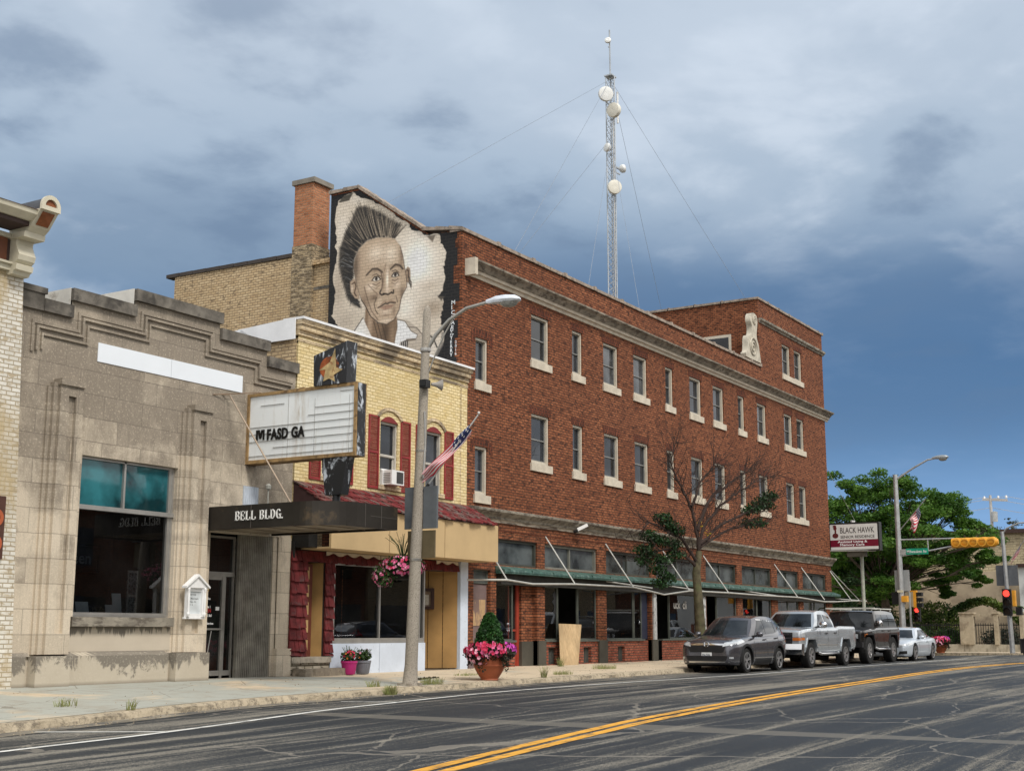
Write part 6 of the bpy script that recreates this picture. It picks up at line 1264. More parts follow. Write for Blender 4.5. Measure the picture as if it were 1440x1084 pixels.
    for (x, z) in P.get('handles', []):
        for s_ in (1, -1):
            h = tb.ray_cast(Vector((x, 5 * s_, z)), Vector((0, -s_, 0)))[0]; m = MB(); m.bar((x - .09, h.y + s_ * .02, z), (x + .09, h.y + s_ * .02, z), .03, .03); m.build('door_handle', P.get('hmat', paint), root)
    for ax in (0, -wb):
        for s_ in (1, -1): wheel(root, ax, s_ * (hw_ - ww / 2 - .015), r, ww, s_, P.get('spokes', 5), P.get('wst', 0), P.get('rimr', .66))
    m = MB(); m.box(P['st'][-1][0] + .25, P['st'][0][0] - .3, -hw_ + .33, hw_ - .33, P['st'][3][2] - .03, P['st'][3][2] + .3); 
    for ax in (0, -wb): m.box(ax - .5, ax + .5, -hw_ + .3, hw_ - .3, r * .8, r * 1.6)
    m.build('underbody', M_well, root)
    mx, my, mz = P['mirror']
    for s_ in (1, -1):
        m = MB(); sx, sy, sz = P.get('mirs', (.12, .22, .15)); m.lathe([(0, -.5), (.35, -.42), (.5, -.2), (.5, .2), (.35, .42), (0, .5)], (0, 0, 0), 14, axis='y'); m.v = [(mx + a * sx * 1.2, s_ * (my + sy / 2) + b * sy, mz + c * sz * 1.1) for a, b, c in m.v]
        mo = m.build('side_mirror', P.get('mirmat', paint), root, smooth=60); m = MB(); m.bar((mx, s_ * (my - .12), mz - sz * .4), (mx, s_ * (my + .05), mz - sz * .3), .06, .05); m.build('mirror_arm', M_plas, mo)
    if P.get('clad'):
        cl, cw = P['clad']; 
        for ax in (0, -wb):
            for s_ in (1, -1):
                m = MB(); ra = P.get('ra', r * 1.16); n = 24; zc = r + P.get('dz', 0)
                if P.get('sqarch'): inner = [(1.02, .08), (1.0, .40), (.72, .93), (-.72, .93), (-1.0, .40), (-1.02, .08)]
                else: inner = [(cos(a), sin(a)) for a in [pi * (k / n) * 1.12 - pi * .06 for k in range(n + 1)]]
                for i in range(len(inner) - 1):
                    (a, b), (c, d) = inner[i], inner[i + 1]; k0, k1 = ra * .985, ra + cw
                    def hit(x, z):
                        h = tb.ray_cast(Vector((x, 5 * s_, max(z, .25))), Vector((0, -s_, 0)))[0]; return h.y if h is not None and abs(h.y) > hw_ - .25 else s_ * hw_ * .97
                    q = [(ax + a * k0, zc + b * k0), (ax + c * k0, zc + d * k0), (ax + c * k1, zc + d * k1), (ax + a * k1, zc + b * k1)]; yo = [hit(*q[3]), hit(*q[2]), hit(*q[2]), hit(*q[3])]
                    vs = [(p[0], yy + s_ * .022, p[1]) for p, yy in zip(q, yo)] + [(p[0], yy - s_ * .06, p[1]) for p, yy in zip(q, yo)]
                    m.add(vs, [(0, 1, 2, 3), (7, 6, 5, 4), (0, 4, 5, 1), (1, 5, 6, 2), (2, 6, 7, 3), (3, 7, 4, 0)])
                m.build('wheel_arch', cl, root, smooth=30)
    return tb, ta, D
def emblem(root, x, z, r=.05):
    mb = MB(); mb.tube([(x, -.06, z + .055), (x, -.045, z - .055)], .012, 6); mb.tube([(x, .06, z + .055), (x, .045, z - .055)], .012, 6); mb.tube([(x, -.05, z), (x, .05, z)], .012, 6); P = [(x, .085 * cos(a) , z + .075 * sin(a)) for a in [2 * pi * k / 16 for k in range(17)]]; mb.tube(P, .008, 6); return mb.build('emblem', M_chrome, root)
def carroot(name, xf, label, cat, cyy=15.93, zz=None):
    z = zr(xf) if zz is None else zz; t = thing(name, (0, 0, 0), label, cat, 'vehicles parked along the kerb'); return t, (xf, cyy, z)
# ---- grey crossover
def paintm(name, c, metal=.5, rough=.3): return M(name, c, rough, metal, var=.04, scale=1.5, coat=.8, fine=False)
t, loc = carroot('parked_crossover', 37.85, 'dark grey crossover, foremost of the parked vehicles, with a white licence plate', 'car')
PG = paintm('dark grey metallic paint', (.115, .115, .13), .7, .22)
tb, ta, D = car(t, dict(paint=PG, wb=2.66, r=.355, hw=.925, tw=.235, ra=.43, st=[(.90, .50, .36, .66, .72), (.885, .66, .28, .76, .86), (.80, .80, .24, .85, .95), (.60, .885, .22, .90, 1.0), (.25, .915, .21, .97, 1.05), (-.2, .925, .21, 1.02, 1.10), (-.7, .925, .21, 1.05, 1.10), (-1.5, .925, .21, 1.07, 1.08), (-2.3, .93, .22, 1.10, 1.10), (-2.9, .925, .25, 1.12, 1.12), (-3.3, .89, .30, 1.12, 1.12), (-3.6, .80, .38, 1.06, 1.06), (-3.68, .70, .50, .95, .95)],
    gh=[(-.50, .76, 1.05, -1.22, .58, 1.585), (-1.2, .85, 1.04, -1.62, .61, 1.645), (-2.0, .865, 1.06, -2.2, .62, 1.66), (-2.8, .855, 1.08, -2.8, .60, 1.62), (-3.52, .74, 1.08, -3.30, .56, 1.53)], bowf=.22, bowr=.08,
    side=[[(-.86, 1.09), (-1.62, 1.12), (-1.66, 1.55), (-1.42, 1.53)], [(-1.68, 1.12), (-2.48, 1.16), (-2.50, 1.55), (-1.72, 1.56)], [(-2.54, 1.17), (-3.12, 1.28), (-2.98, 1.46), (-2.56, 1.54)]],
    seams=[(-.62, .42, 1.04), (-1.66, .40, 1.08), (-2.62, .62, 1.10)], handles=[(-1.45, .96), (-2.42, 1.0)], mirror=(-.78, .90, 1.12), mirs=(.14, .22, .15), clad=(M_plas, .065), spokes=5, wst=1, rimr=.68,
    dec=[('chrome_grille_bar', [([(-.56, .805), (.56, .805), (.56, .855), (-.56, .855)], 'x', 1)], M_chrome), ('grille', [([(-.52, .60), (.52, .60), (.60, .785), (-.60, .785)], 'x', 1)], M_plas), ('bumper_intake', [([(-.60, .36), (.60, .36), (.66, .50), (-.66, .50)], 'x', 1)], M_plas), ('skid_trim', [([(-.70, .30), (.70, .30), (.70, .335), (-.70, .335)], 'x', 1)], M_chrome),
         ('headlight', [([(.50, .76), (.86, .84), (.885, .96), (.54, .88)], 'x', 1), ([(-.50, .76), (-.86, .84), (-.885, .96), (-.54, .88)], 'x', 1)], M_lens), ('headlight', [([(.62, .82), (.12, .90), (.20, .99), (.60, .96)], 'y', 1), ([(.62, .82), (.12, .90), (.20, .99), (.60, .96)], 'y', -1)], M_lens), ('fog_light', [([(.70, .42), (.80, .42), (.80, .47), (.70, .47)], 'x', 1), ([(-.70, .42), (-.80, .42), (-.80, .47), (-.70, .47)], 'x', 1)], M_lens),
         ('tail_light', [([(-3.2, .98), (-3.62, 1.0), (-3.5, 1.3), (-3.36, 1.3)], 'y', 1), ([(-3.2, .98), (-3.62, 1.0), (-3.5, 1.3), (-3.36, 1.3)], 'y', -1)], M_tail), ('window_trim', [([(-1.40, 1.55), (-2.98, 1.485), (-2.98, 1.51), (-1.40, 1.575)], 'y', 1)], M_chrome), ('sill_cladding', [([(-.42, .24), (-2.24, .24), (-2.24, .40), (-.42, .40)], 'y', 1), ([(-.42, .24), (-2.24, .24), (-2.24, .40), (-.42, .40)], 'y', -1)], M_plas), ('sill_chrome', [([(-.44, .42), (-2.22, .42), (-2.22, .445), (-.44, .445)], 'y', 1)], M_alu)]))
emblem(t, .915, .83)
mb = MB(); mb.box(.885, .905, -.16, .16, .44, .60); pl_ = mb.build('licence_plate', M_plate, t)
text('plate_number', '934-TAN', .09, M('plate navy', (.04, .05, .10), .6, fine=False), pl_, (.907, -.14, .49), 'x', .001, .001, .72)
t.location = loc; t.rotation_euler = (0, 0, pi)
# ---- silver pickup
t, loc = carroot('pickup_truck', 43.55, 'silver crew cab pickup truck with chrome bumper, between the grey crossover and black off-roader', 'pickup truck', 16.0, .31)
PS = paintm('silver metallic paint', (.50, .54, .58), .6, .24)
tb, ta, D = car(t, dict(paint=PS, wb=3.64, r=.42, hw=1.0, tw=.27, ra=.52, dz=.05, sqarch=True, sq=.9, sub=3, bowf=.12, bowr=.0, crown=.03,
    st=[(.93, .86, .55, 1.12, 1.18), (.90, .95, .50, 1.20, 1.24), (.70, .99, .50, 1.25, 1.30), (.2, 1.0, .52, 1.29, 1.36), (-.4, 1.0, .52, 1.31, 1.36), (-.8, 1.0, .50, 1.31, 1.32), (-1.8, 1.0, .50, 1.32, 1.32), (-2.7, 1.0, .50, 1.33, 1.33), (-3.0, 1.0, .52, 1.38, 1.38), (-3.8, 1.0, .55, 1.38, 1.38), (-4.7, 1.0, .58, 1.38, 1.38), (-4.80, .97, .60, 1.37, 1.37)],
    gh=[(-.55, .86, 1.30, -1.22, .68, 1.84), (-1.2, .90, 1.30, -1.5, .70, 1.89), (-2.0, .90, 1.30, -2.1, .70, 1.90), (-2.72, .90, 1.30, -2.62, .68, 1.84)],
    side=[[(-.92, 1.34), (-1.66, 1.35), (-1.68, 1.78), (-1.34, 1.78)], [(-1.76, 1.35), (-2.58, 1.36), (-2.42, 1.70), (-1.78, 1.78)]],
    seams=[(-.62, .62, 1.30), (-1.70, .60, 1.31), (-2.66, .60, 1.32), (-2.86, .60, 1.37)], handles=[(-1.5, 1.14), (-2.45, 1.16)], mirror=(-.82, .98, 1.42), mirs=(.16, .30, .20), mirmat=M_chrome, hmat=M_plas, clad=(PS, .05), spokes=6, wst=1, rimr=.60,
    dec=[('grille', [([(-.66, .80), (.66, .80), (.68, 1.16), (-.68, 1.16)], 'x', 1)], M_plas), ('headlight', [([(.68, 1.02), (.97, 1.02), (.96, 1.19), (.68, 1.18)], 'x', 1), ([(-.68, 1.02), (-.97, 1.02), (-.96, 1.19), (-.68, 1.18)], 'x', 1), ([(.90, 1.02), (.62, 1.02), (.66, 1.19), (.88, 1.19)], 'y', 1), ([(.90, 1.02), (.62, 1.02), (.66, 1.19), (.88, 1.19)], 'y', -1)], M_lens),
         ('turn_signal', [([(.68, .90), (.96, .90), (.96, 1.0), (.68, 1.0)], 'x', 1), ([(.88, .92), (.66, .92), (.66, 1.0), (.88, 1.0)], 'y', 1)], M_amb), ('bed_groove', [([(-.5, .74), (-4.1, .74), (-4.1, .765), (-.5, .765)], 'y', 1)], M_alu)]))
mb = MB(); mb.prism([(.84, .42), (1.06, .46), (1.10, .62), (1.04, .80), (.84, .80)], 'y', -.99, .99); mb.v = [(x - .10 * (abs(y) > .9), y, z) for x, y, z in mb.v]; b_ = mb.build('front_bumper', M_chrome, t, smooth=30); mb = MB(); mb.box(1.0, 1.108, -.5, .5, .5, .58); mb.build('bumper_intake', M_plas, b_)
for z in (.86, .98, 1.10): mb = MB(); mb.bar((.955, -.64, z), (.955, .64, z), .03, .035); mb.build('grille_bar', M_chrome, t)
for s_ in (1, -1): mb = MB(); mb.tube([(-.75, s_ * .96, .50), (-.85, s_ * 1.03, .46), (-2.75, s_ * 1.03, .46), (-2.85, s_ * .96, .50)], .045, 10); mb.build('side_step', M_chrome, t, smooth=50)
mb = MB(); mb.box(-4.88, -4.72, -.9, .9, .55, .72); mb.build('rear_bumper', M_chrome, t); mb = MB(); mb.box(-4.68, -2.95, -.88, .88, 1.384, 1.39); mb.build('bed_opening', M_plas, t)
mb = MB(); mb.lathe([(.0, 0), (.05, .0), (.02, .05), (0, .06)], (-2.2, 0, 1.93), 10); mb.build('roof_antenna', M_plas, t)
t.location = loc; t.rotation_euler = (0, 0, pi)
# ---- black boxy off-roader
t, loc = carroot('off_road_vehicle', 50.1, 'tall boxy black off-roader with roof rack and oversized tyres', 'car', 16.03, .32)
PB = paintm('black gloss paint', (.012, .011, .011), .1, .2)
tb, ta, D = car(t, dict(paint=PB, wb=3.12, r=.50, hw=1.03, tw=.32, ra=.60, dz=.02, sqarch=True, sq=1., sub=3, bowf=.06, bowr=.02, crown=.03,
    st=[(.66, .80, .75, 1.14, 1.18), (.62, .92, .68, 1.20, 1.22), (.40, 1.0, .62, 1.23, 1.28), (-.2, 1.03, .60, 1.28, 1.36), (-.75, 1.03, .58, 1.31, 1.38), (-1.2, 1.03, .55, 1.33, 1.34), (-2.2, 1.03, .55, 1.34, 1.34), (-3.2, 1.03, .58, 1.35, 1.35), (-4.0, 1.02, .65, 1.35, 1.35), (-4.12, .97, .72, 1.3, 1.3)],
    gh=[(-.86, .93, 1.32, -1.10, .82, 1.92), (-1.3, .96, 1.32, -1.4, .84, 1.97), (-2.6, .96, 1.32, -2.6, .84, 1.98), (-4.02, .92, 1.32, -3.78, .80, 1.93)],
    side=[[(-1.16, 1.40), (-1.80, 1.40), (-1.80, 1.84), (-1.26, 1.84)], [(-1.90, 1.40), (-2.70, 1.40), (-2.68, 1.84), (-1.90, 1.84)], [(-2.78, 1.40), (-3.80, 1.40), (-3.62, 1.84), (-2.76, 1.84)]],
    seams=[(-.92, .66, 1.32), (-1.86, .62, 1.33), (-2.74, .66, 1.34)], handles=[(-1.7, 1.22), (-2.55, 1.22)], mirror=(-1.1, .98, 1.50), mirs=(.14, .22, .24), mirmat=M_chrome, clad=(M_plas, .06), spokes=7, wst=0, rimr=.52,
    dec=[('grille', [([(-.55, .86), (.55, .86), (.55, 1.10), (-.55, 1.10)], 'x', 1)], M_chrome), ('headlight', [([(.60, .94), (.78, .94), (.78, 1.10), (.60, 1.10)], 'x', 1), ([(-.60, .94), (-.78, .94), (-.78, 1.10), (-.60, 1.10)], 'x', 1)], M_lens), ('turn_signal', [([(.50, 1.0), (.25, 1.0), (.25, 1.12), (.50, 1.12)], 'y', 1), ([(.50, 1.0), (.25, 1.0), (.25, 1.12), (.50, 1.12)], 'y', -1)], M_amb)]))
mb = MB(); mb.box(.62, .86, -.98, .98, .62, .80); b_ = mb.build('front_bumper', M_plas, t); mb = MB(); mb.tube([(.8, -.75, .80), (.86, -.7, 1.12), (.86, .7, 1.12), (.8, .75, .80)], .035, 8); mb.build('brush_guard', M_plas, b_)
for s_ in (1, -1): mb = MB(); mb.tube([(-.75, s_ * .98, .60), (-.85, s_ * 1.07, .54), (-2.35, s_ * 1.07, .54), (-2.45, s_ * .98, .60)], .045, 10); mb.build('side_step', M_chrome, t, smooth=50)
mb = MB()
for s_ in (1, -1): mb.tube([(-1.0, s_ * .80, 2.04), (-3.7, s_ * .80, 2.06)], .025, 8); [mb.tube([(x, s_ * .80, 1.96), (x, s_ * .80, 2.05)], .02, 6) for x in (-1.1, -2.3, -3.6)]
mb.bar((-1.0, -.95, 2.07), (-1.0, .95, 2.07), .12, .05); mb.bar((-1.9, -.9, 2.07), (-1.9, .9, 2.07), .06, .04); mb.build('roof_rack', M('pale roof bar', (.55, .55, .5), .5), t)
t.location = loc; t.rotation_euler = (0, 0, pi)
# ---- silver coupe
t, loc = carroot('silver_coupe', 55.75, 'low silver coupe, last of the parked vehicles, beside the corner', 'car', 15.75, .33)
PC = paintm('pale silver blue paint', (.56, .62, .69), .35, .28)
tb, ta, D = car(t, dict(paint=PC, wb=2.75, r=.345, hw=.925, tw=.25, ra=.40, bowf=.22, bowr=.12, sub=4,
    st=[(.90, .55, .28, .58, .62), (.87, .70, .22, .66, .70), (.75, .82, .19, .72, .78), (.50, .89, .18, .79, .86), (.1, .92, .17, .85, .92), (-.4, .925, .17, .88, .95), (-1.0, .92, .17, .89, .92), (-2.0, .925, .18, .90, .91), (-2.8, .93, .19, .93, .96), (-3.3, .90, .24, .93, .98), (-3.65, .82, .30, .90, .95), (-3.72, .70, .40, .82, .86)],
    gh=[(-.48, .74, .88, -1.25, .55, 1.30), (-1.2, .82, .88, -1.65, .57, 1.345), (-2.0, .84, .89, -2.1, .57, 1.33), (-2.6, .80, .92, -2.5, .54, 1.26), (-3.2, .70, .94, -2.85, .50, 1.13)],
    side=[[(-.84, .92), (-2.02, .94), (-2.04, 1.26), (-1.40, 1.25)], [(-2.10, .94), (-2.85, 1.02), (-2.60, 1.16), (-2.12, 1.25)]],
    seams=[(-.62, .34, .88), (-2.06, .34, .90)], handles=[(-1.85, .78)], mirror=(-.86, .86, .96), mirs=(.12, .20, .13), spokes=5, wst=1, rimr=.72,
    dec=[('grille', [([(-.32, .34), (.32, .34), (.38, .62), (-.38, .62)], 'x', 1)], M_plas), ('bumper_intake', [([(.45, .28), (.78, .30), (.78, .42), (.50, .40)], 'x', 1), ([(-.45, .28), (-.78, .30), (-.78, .42), (-.50, .40)], 'x', 1)], M_plas), ('headlight', [([(.42, .58), (.80, .62), (.82, .71), (.46, .67)], 'x', 1), ([(-.42, .58), (-.80, .62), (-.82, .71), (-.46, .67)], 'x', 1), ([(.72, .62), (.42, .66), (.44, .74), (.70, .70)], 'y', 1)], M_lens), ('tail_light', [([(-3.3, .76), (-3.66, .74), (-3.62, .88), (-3.36, .90)], 'y', 1)], M_tail)]))
t.location = loc; t.rotation_euler = (0, 0, pi)
# ================================================================== FOREGROUND STREET LAMP (concrete pole)
def flagmesh(name, root, P0, P1, drop, nfold, seed, width=.5):
    """striped flag gathered along its staff: P0 tip end of hoist, P1 lower end; drop = hang vector"""
    P0, P1, drop = Vector(P0), Vector(P1), Vector(drop); side = (P1 - P0).cross(drop).normalized(); mb = MB(); nu, nv = 26, 26
    def f(u, v):
        p = P0.lerp(P1, u) + drop * v * (0.55 + .45 * sin(pi * min(1, u * 1.1 + .1))); w = .07 * sin(nfold * v * pi + u * 5 + seed) + .04 * sin(9 * u + v * 4); return tuple(p + side * w * (.3 + v) + (P1 - P0).normalized() * .06 * sin(v * 7 + seed))
    mb.grid(f, nu, nv)
    for k in range(len(mb.mi)):
        i, j = k % nu, k // nu; mb.mi[k] = 2 if (i < 9 and j < 14) else (0 if (j // 2) % 2 == 0 else 1)
    o = mb.build(name, [M('flag red', (.55, .03, .06), .7, fine=False), M('flag white', (.72, .70, .70), .7, fine=False), M('flag blue', (.03, .045, .14), .7, fine=False)], root, smooth=60, recalc=False)
    st = MB(); n = Vector(); 
    for i in range(4):
        for j in range(4):
            c = Vector(f(.04 + i * .085, .05 + j * .12)); 
            for s_ in (-1, 1):
                q = side * .012 * s_; d = (P1 - P0).normalized() * .022; e_ = drop.normalized() * .022
                st.add([tuple(c + q + d * cos(a) + e_ * sin(a)) for a in [2 * pi * k / 5 for k in range(5)]], [(0, 1, 2, 3, 4)])
    st.build('stars', M('flag star white', (.8, .8, .8), .7, fine=False), o, recalc=False); return o
def aggm():
    m, t, b = mk('exposed aggregate concrete'); q = NT(t); P = q.pos(); c = q.mix(q.noise(P, 2, 4), (.26, .23, .19), (.36, .32, .265)); c = q.mix(q.ramp(q.noise(P, 45, 3, .8), .5, .62, 0, .8), c, (.10, .085, .07)); c = q.mix(q.ramp(q.noise(P, 60, 2, .8), .60, .68, 0, .7), c, (.55, .50, .43))
    q.put(b.inputs['Base Color'], c); b.inputs['Roughness'].default_value = .9; return m
M_agg = aggm()
lp = thing('street_lamp', (23.58, 17.0, .37), 'leaning speckled concrete street lamp pole in front of the yellow brick building', 'street lamp', 'street lamps')
mb = MB(); mb.tube([(23.58, 17, .30), (23.60, 17, .42), (23.63, 17, .8), (23.74, 17, 3.2), (23.93, 17, 6.2), (24.05, 17, 8.62), (24.055, 17, 8.72), (24.06, 17, 8.78)], [.22, .165, .14, .125, .108, .088, .06, .01], 16)
for k in range(4): a = pi / 2 * k + .6; mb.box(23.58 + .2 * cos(a) - .05, 23.58 + .2 * cos(a) + .05, 17 + .2 * sin(a) - .05, 17 + .2 * sin(a) + .05, .3, .42)
mb.build('pole', M_agg, lp, smooth=50)
mb = MB(); mb.tube([(24.02, 16.98, 7.72), (24.04, 16.75, 8.05), (24.06, 16.4, 8.36), (24.08, 15.95, 8.58), (24.09, 15.3, 8.66)], [.045, .045, .042, .038, .034], 10); mb.tube([(24.0, 16.98, 7.05), (24.03, 16.8, 7.5), (24.05, 16.55, 8.0), (24.07, 16.3, 8.38)], .018, 8)
mb.build('lamp_arm', M('weathered aluminium arm', (.38, .37, .34), .5, .5), lp, smooth=50)
mb = MB(); mb.lathe([(.112, 0), (.12, .03), (.12, .09), (.08, .10)], (24.0, 17, 7.68), 14); mb.lathe([(.12, 0), (.128, .04), (.1, .05)], (23.88, 17, 5.4), 14); mb.lathe([(.135, 0), (.145, .05), (.1, .06)], (23.73, 17, 3.0), 14); mb.build('pole_bands', M_alu, lp)
def cobra(root, p, d, L_, w, name='lamp_head', mat=None):
    p = Vector(p); d = Vector(d).normalized(); s_ = d.cross(Vector((0, 0, 1))).normalized(); mb = MB(); rings = []
    for t, hw_, up, dn in ((0, .05, .05, -.04), (.12, .07, .07, -.05), (.3, .13, .11, -.05), (.6, .17, .12, -.06), (.85, .15, .10, -.05), (.97, .09, .05, -.03), (1.0, .03, .0, -.0)):
        c = p + d * L_ * t; rings.append([tuple(c + s_ * hw_ * w * a + Vector((0, 0, up * b if b > 0 else -dn * b))) for a, b in ((-1, 0), (-.8, .6), (-.4, .92), (0, 1), (.4, .92), (.8, .6), (1, 0), (.8, -1), (0, -1), (-.8, -1))])
    loft(mb, rings); h = mb.build(name, mat or M('pale lamp housing', (.66, .70, .76), .4, .1, var=.05), root, smooth=50)
    mb = MB(); c = p + d * L_ * .66; prof = [(0, -.12), (.08, -.105), (.13, -.06), (.15, 0)]; mb.lathe(prof, (0, 0, 0), 18); mb.v = [tuple(c + d * a * 1.5 * w + s_ * b * w + Vector((0, 0, z - .05))) for a, b, z in mb.v]; mb.build('lens', M('prismatic lens', (.30, .30, .28), .2, var=.2, scale=20), h, smooth=60)
cobra(lp, (24.09, 15.42, 8.66), (0, -1, -.05), .86, 1.0)
mb = MB(); mb.box(23.80, 23.84, 16.50, 16.86, 3.70, 4.62); mb.box(23.80, 23.84, 17.08, 17.36, 3.70, 4.62); mb.box(23.845, 23.855, 16.50, 17.36, 3.70, 4.62); mb.build('sign_back', M('grey sign back', (.15, .165, .18), .5, .4, var=.1), lp)
mb = MB(); mb.box(23.82, 23.86, 16.56, 17.28, 3.06, 3.66); mb.build('brown_sign_back', M('brown olive sign back', (.115, .09, .05), .6), lp)
mb = MB(); mb.tube([(23.86, 16.9, 6.3), (23.87, 16.88, 5.5), (23.78, 16.86, 4.8)], .018, 6); mb.build('conduit', M_alu, lp)
ls = thing('loudspeaker', (23.8, 16.7, 6.85), 'small grey horn loudspeaker strapped to the speckled concrete lamp pole', 'loudspeaker')
mb = MB(); mb.lathe([(.03, 0), (.045, .08), (.06, .14), (.12, .25), (.13, .26), (.12, .255), (.04, .12)], (0, 0, 0), 16); mb.v = [(23.97 + z * .75, 16.78 - z * .8, 6.92 + x * .9 - z * .1 + y * .0) if False else (23.96 + z * .8 + x * .5, 16.8 - z * .55 + x * .7, 6.92 + y) for x, y, z in mb.v]; mb.build('horn', M('grey horn', (.30, .28, .26), .6), ls, smooth=50)
mb = MB(); mb.box(23.72, 23.9, 16.78, 16.96, 6.82, 7.0); mb.box(23.70, 23.719, 16.80, 16.94, 6.85, 6.97); mb.build('driver_box', M_black, ls)
fl = thing('street_flag', (23.85, 16.85, 4.5), 'large striped flag on an angled staff fixed to the speckled concrete lamp pole', 'flag', 'flags on the street poles')
mb = MB(); mb.tube([(23.84, 16.9, 4.50), (23.9, 15.5, 6.12)], .016, 8); mb.lathe([(0, 0), (.03, .02), (.03, .05), (0, .07)], (23.9, 15.49, 6.12), 8); mb.build('staff', M('white staff', (.6, .6, .58), .5), fl); mb = MB(); mb.tube([(23.83, 16.93, 4.48), (23.85, 16.75, 4.68)], .03, 8); mb.build('bracket', M_black, fl)
flagmesh('flag', fl, (23.9, 15.66, 5.95), (23.74, 16.80, 4.98), (-.05, .16, -.50), 2.0, .5)
# hanging basket
hb = thing('hanging_flower_basket', (23.85, 17.5, 2.6), 'big dark hanging basket of pink petunias bracketed to the speckled concrete lamp pole', 'hanging basket')
bc = (23.95, 17.50, 2.62); mb = MB(); mb.lathe([(0, -.02), (.2, 0), (.30, .12), (.34, .28), (.33, .28), (0, .22)], bc, 20); mb.build('basket', M('black coco basket', (.015, .014, .012), .9, var=.3), hb, smooth=40)
mb = MB(); mb.tube([(23.74, 17.05, 3.05), (23.95, 17.5, 3.1)], .015, 6)
for a in (0, 2.1, 4.2): mb.tube([(23.95, 17.5, 3.1), (bc[0] + .33 * cos(a), bc[1] + .33 * sin(a), 2.9)], .006, 4)
mb.build('hanger', M_black, hb)
rs = np.random.RandomState(8); mb = MB(); leaves(mb, np.concatenate([blob_pts(rs, (bc[0], bc[1], bc[2] + .32), (.52, .52, .22), 900, .4), blob_pts(rs, (bc[0] - .3, bc[1] + .25, bc[2] + .1), (.3, .3, .28), 500, .4)]), .075)
for k in range(26): a = rs.uniform(0, 6.28); r_ = rs.uniform(.1, .35); mb.tube([(bc[0], bc[1], bc[2] + .4), (bc[0] + r_ * .5 * cos(a), bc[1] + r_ * .5 * sin(a), bc[2] + .75), (bc[0] + r_ * 1.3 * cos(a), bc[1] + r_ * 1.3 * sin(a), bc[2] + rs.uniform(.85, 1.05))], .005, 4)
mb.build('foliage', M_lf, hb, recalc=False)
mb = MB(); C0 = (bc[0], bc[1], bc[2] + .28)
flowers(mb, C0, (.54, .54, .24), 170, .036, 0, 1); flowers(mb, C0, (.54, .54, .24), 100, .036, 1, 2); flowers(mb, C0, (.54, .54, .24), 70, .036, 2, 3); flowers(mb, (bc[0] - .32, bc[1] + .3, bc[2] + .05), (.24, .24, .24), 45, .036, 1, 4); flowers(mb, (bc[0] - .32, bc[1] + .3, bc[2] + .05), (.24, .24, .24), 40, .036, 0, 5)
mb.build('flowers', [M_pk, M_lp, M_rd], hb, recalc=False)
# ================================================================== TERRACOTTA PLANTER
def planter(name, x, y, z, sc_, label, conifer, seed):
    t = thing(name, (x, y, z), label, 'planter', 'terracotta planters'); s = sc_
    mb = MB(); mb.lathe([(0, 0), (.27, 0), (.29, .03), (.28, .06), (.33, .12), (.44, .28), (.50, .40), (.515, .41), (.515, .44), (.505, .45), (.52, .52), (.525, .62), (.55, .64), (.55, .69), (.50, .69), (.48, .62), (0, .62)], (0, 0, 0), 40); ps = s * .70; mb.v = [(x + a * ps, y + b * ps, z + c * ps * 1.12) for a, b, c in mb.v]; mb.build('pot', M('terracotta', (.42, .12, .055), .55, var=.12, scale=3), t, smooth=35)
    rs = np.random.RandomState(seed); mb = MB(); pts = [blob_pts(rs, (x, y, z + .58 * s), (.62 * s, .58 * s, .18 * s), 1500, .5)]
    for k in range(16): a = rs.uniform(0, 6.28); l = rs.uniform(.15, .55); pts.append(np.array([(x + (.44 + .05 * sin(j)) * s * cos(a + j * .02), y + .44 * s * sin(a + j * .02), z + (.58 - l * .8 * j / 22) * s) for j in range(22)]) + rs.normal(0, .025, (22, 3)))
    leaves(mb, np.concatenate(pts), .075 * s); mb.build('trailing_foliage', M_lfd, t, recalc=False)
    mb = MB(); flowers(mb, (x - .15 * s, y, z + .66 * s), (.54 * s, .52 * s, .19 * s), 130, .055 * s, 0, seed); flowers(mb, (x - .1 * s, y, z + .66 * s), (.54 * s, .54 * s, .19 * s), 90, .05 * s, 2, seed + 1); flowers(mb, (x + .42 * s, y - .1, z + .66 * s), (.32 * s, .32 * s, .19 * s), 120, .05 * s, 3, seed + 2); flowers(mb, (x - .42 * s, y, z + .56 * s), (.3 * s, .3 * s, .22 * s), 40, .05 * s, 1, seed + 3)
    mb.build('flowers', [M_rd, M_lp, M_pk, M_mg], t, recalc=False)
    if conifer:
        mb = MB(); N_ = 6500; u = rs.uniform(0, 1, N_) ** .8; ang = rs.uniform(0, 2 * pi, N_); R_ = (.33 * (1 - u) ** .55 * (1 + .10 * np.sin(ang * 5 + u * 9)) + .03) * s * rs.uniform(.72, 1.04, N_); P = np.stack([x + R_ * np.cos(ang), y + R_ * np.sin(ang), z + (.62 + .86 * u) * s], 1); leaves(mb, P, .06 * s, .5)
        mb.tube([(x, y, z + .4 * s), (x, y, z + 1.4 * s)], [.04, .01], 6, mi=1); mb.build('dwarf_conifer', [leafm('conifer green', (.018, .075, .012), (.05, .15, .03), (.012, .04, .01), 7, .1), M('brown twig', (.10, .06, .04), .9)], t, recalc=False)
    return t
planter('flower_planter', 26.75, 17.0, .375, 1.05, 'terracotta bowl with a small conifer ringed by red and magenta flowers', True, 5)
planter('flower_planter', 70.9, 17.6, .44, 1.0, 'distant terracotta bowl of purple flowers at the far corner', False, 9)
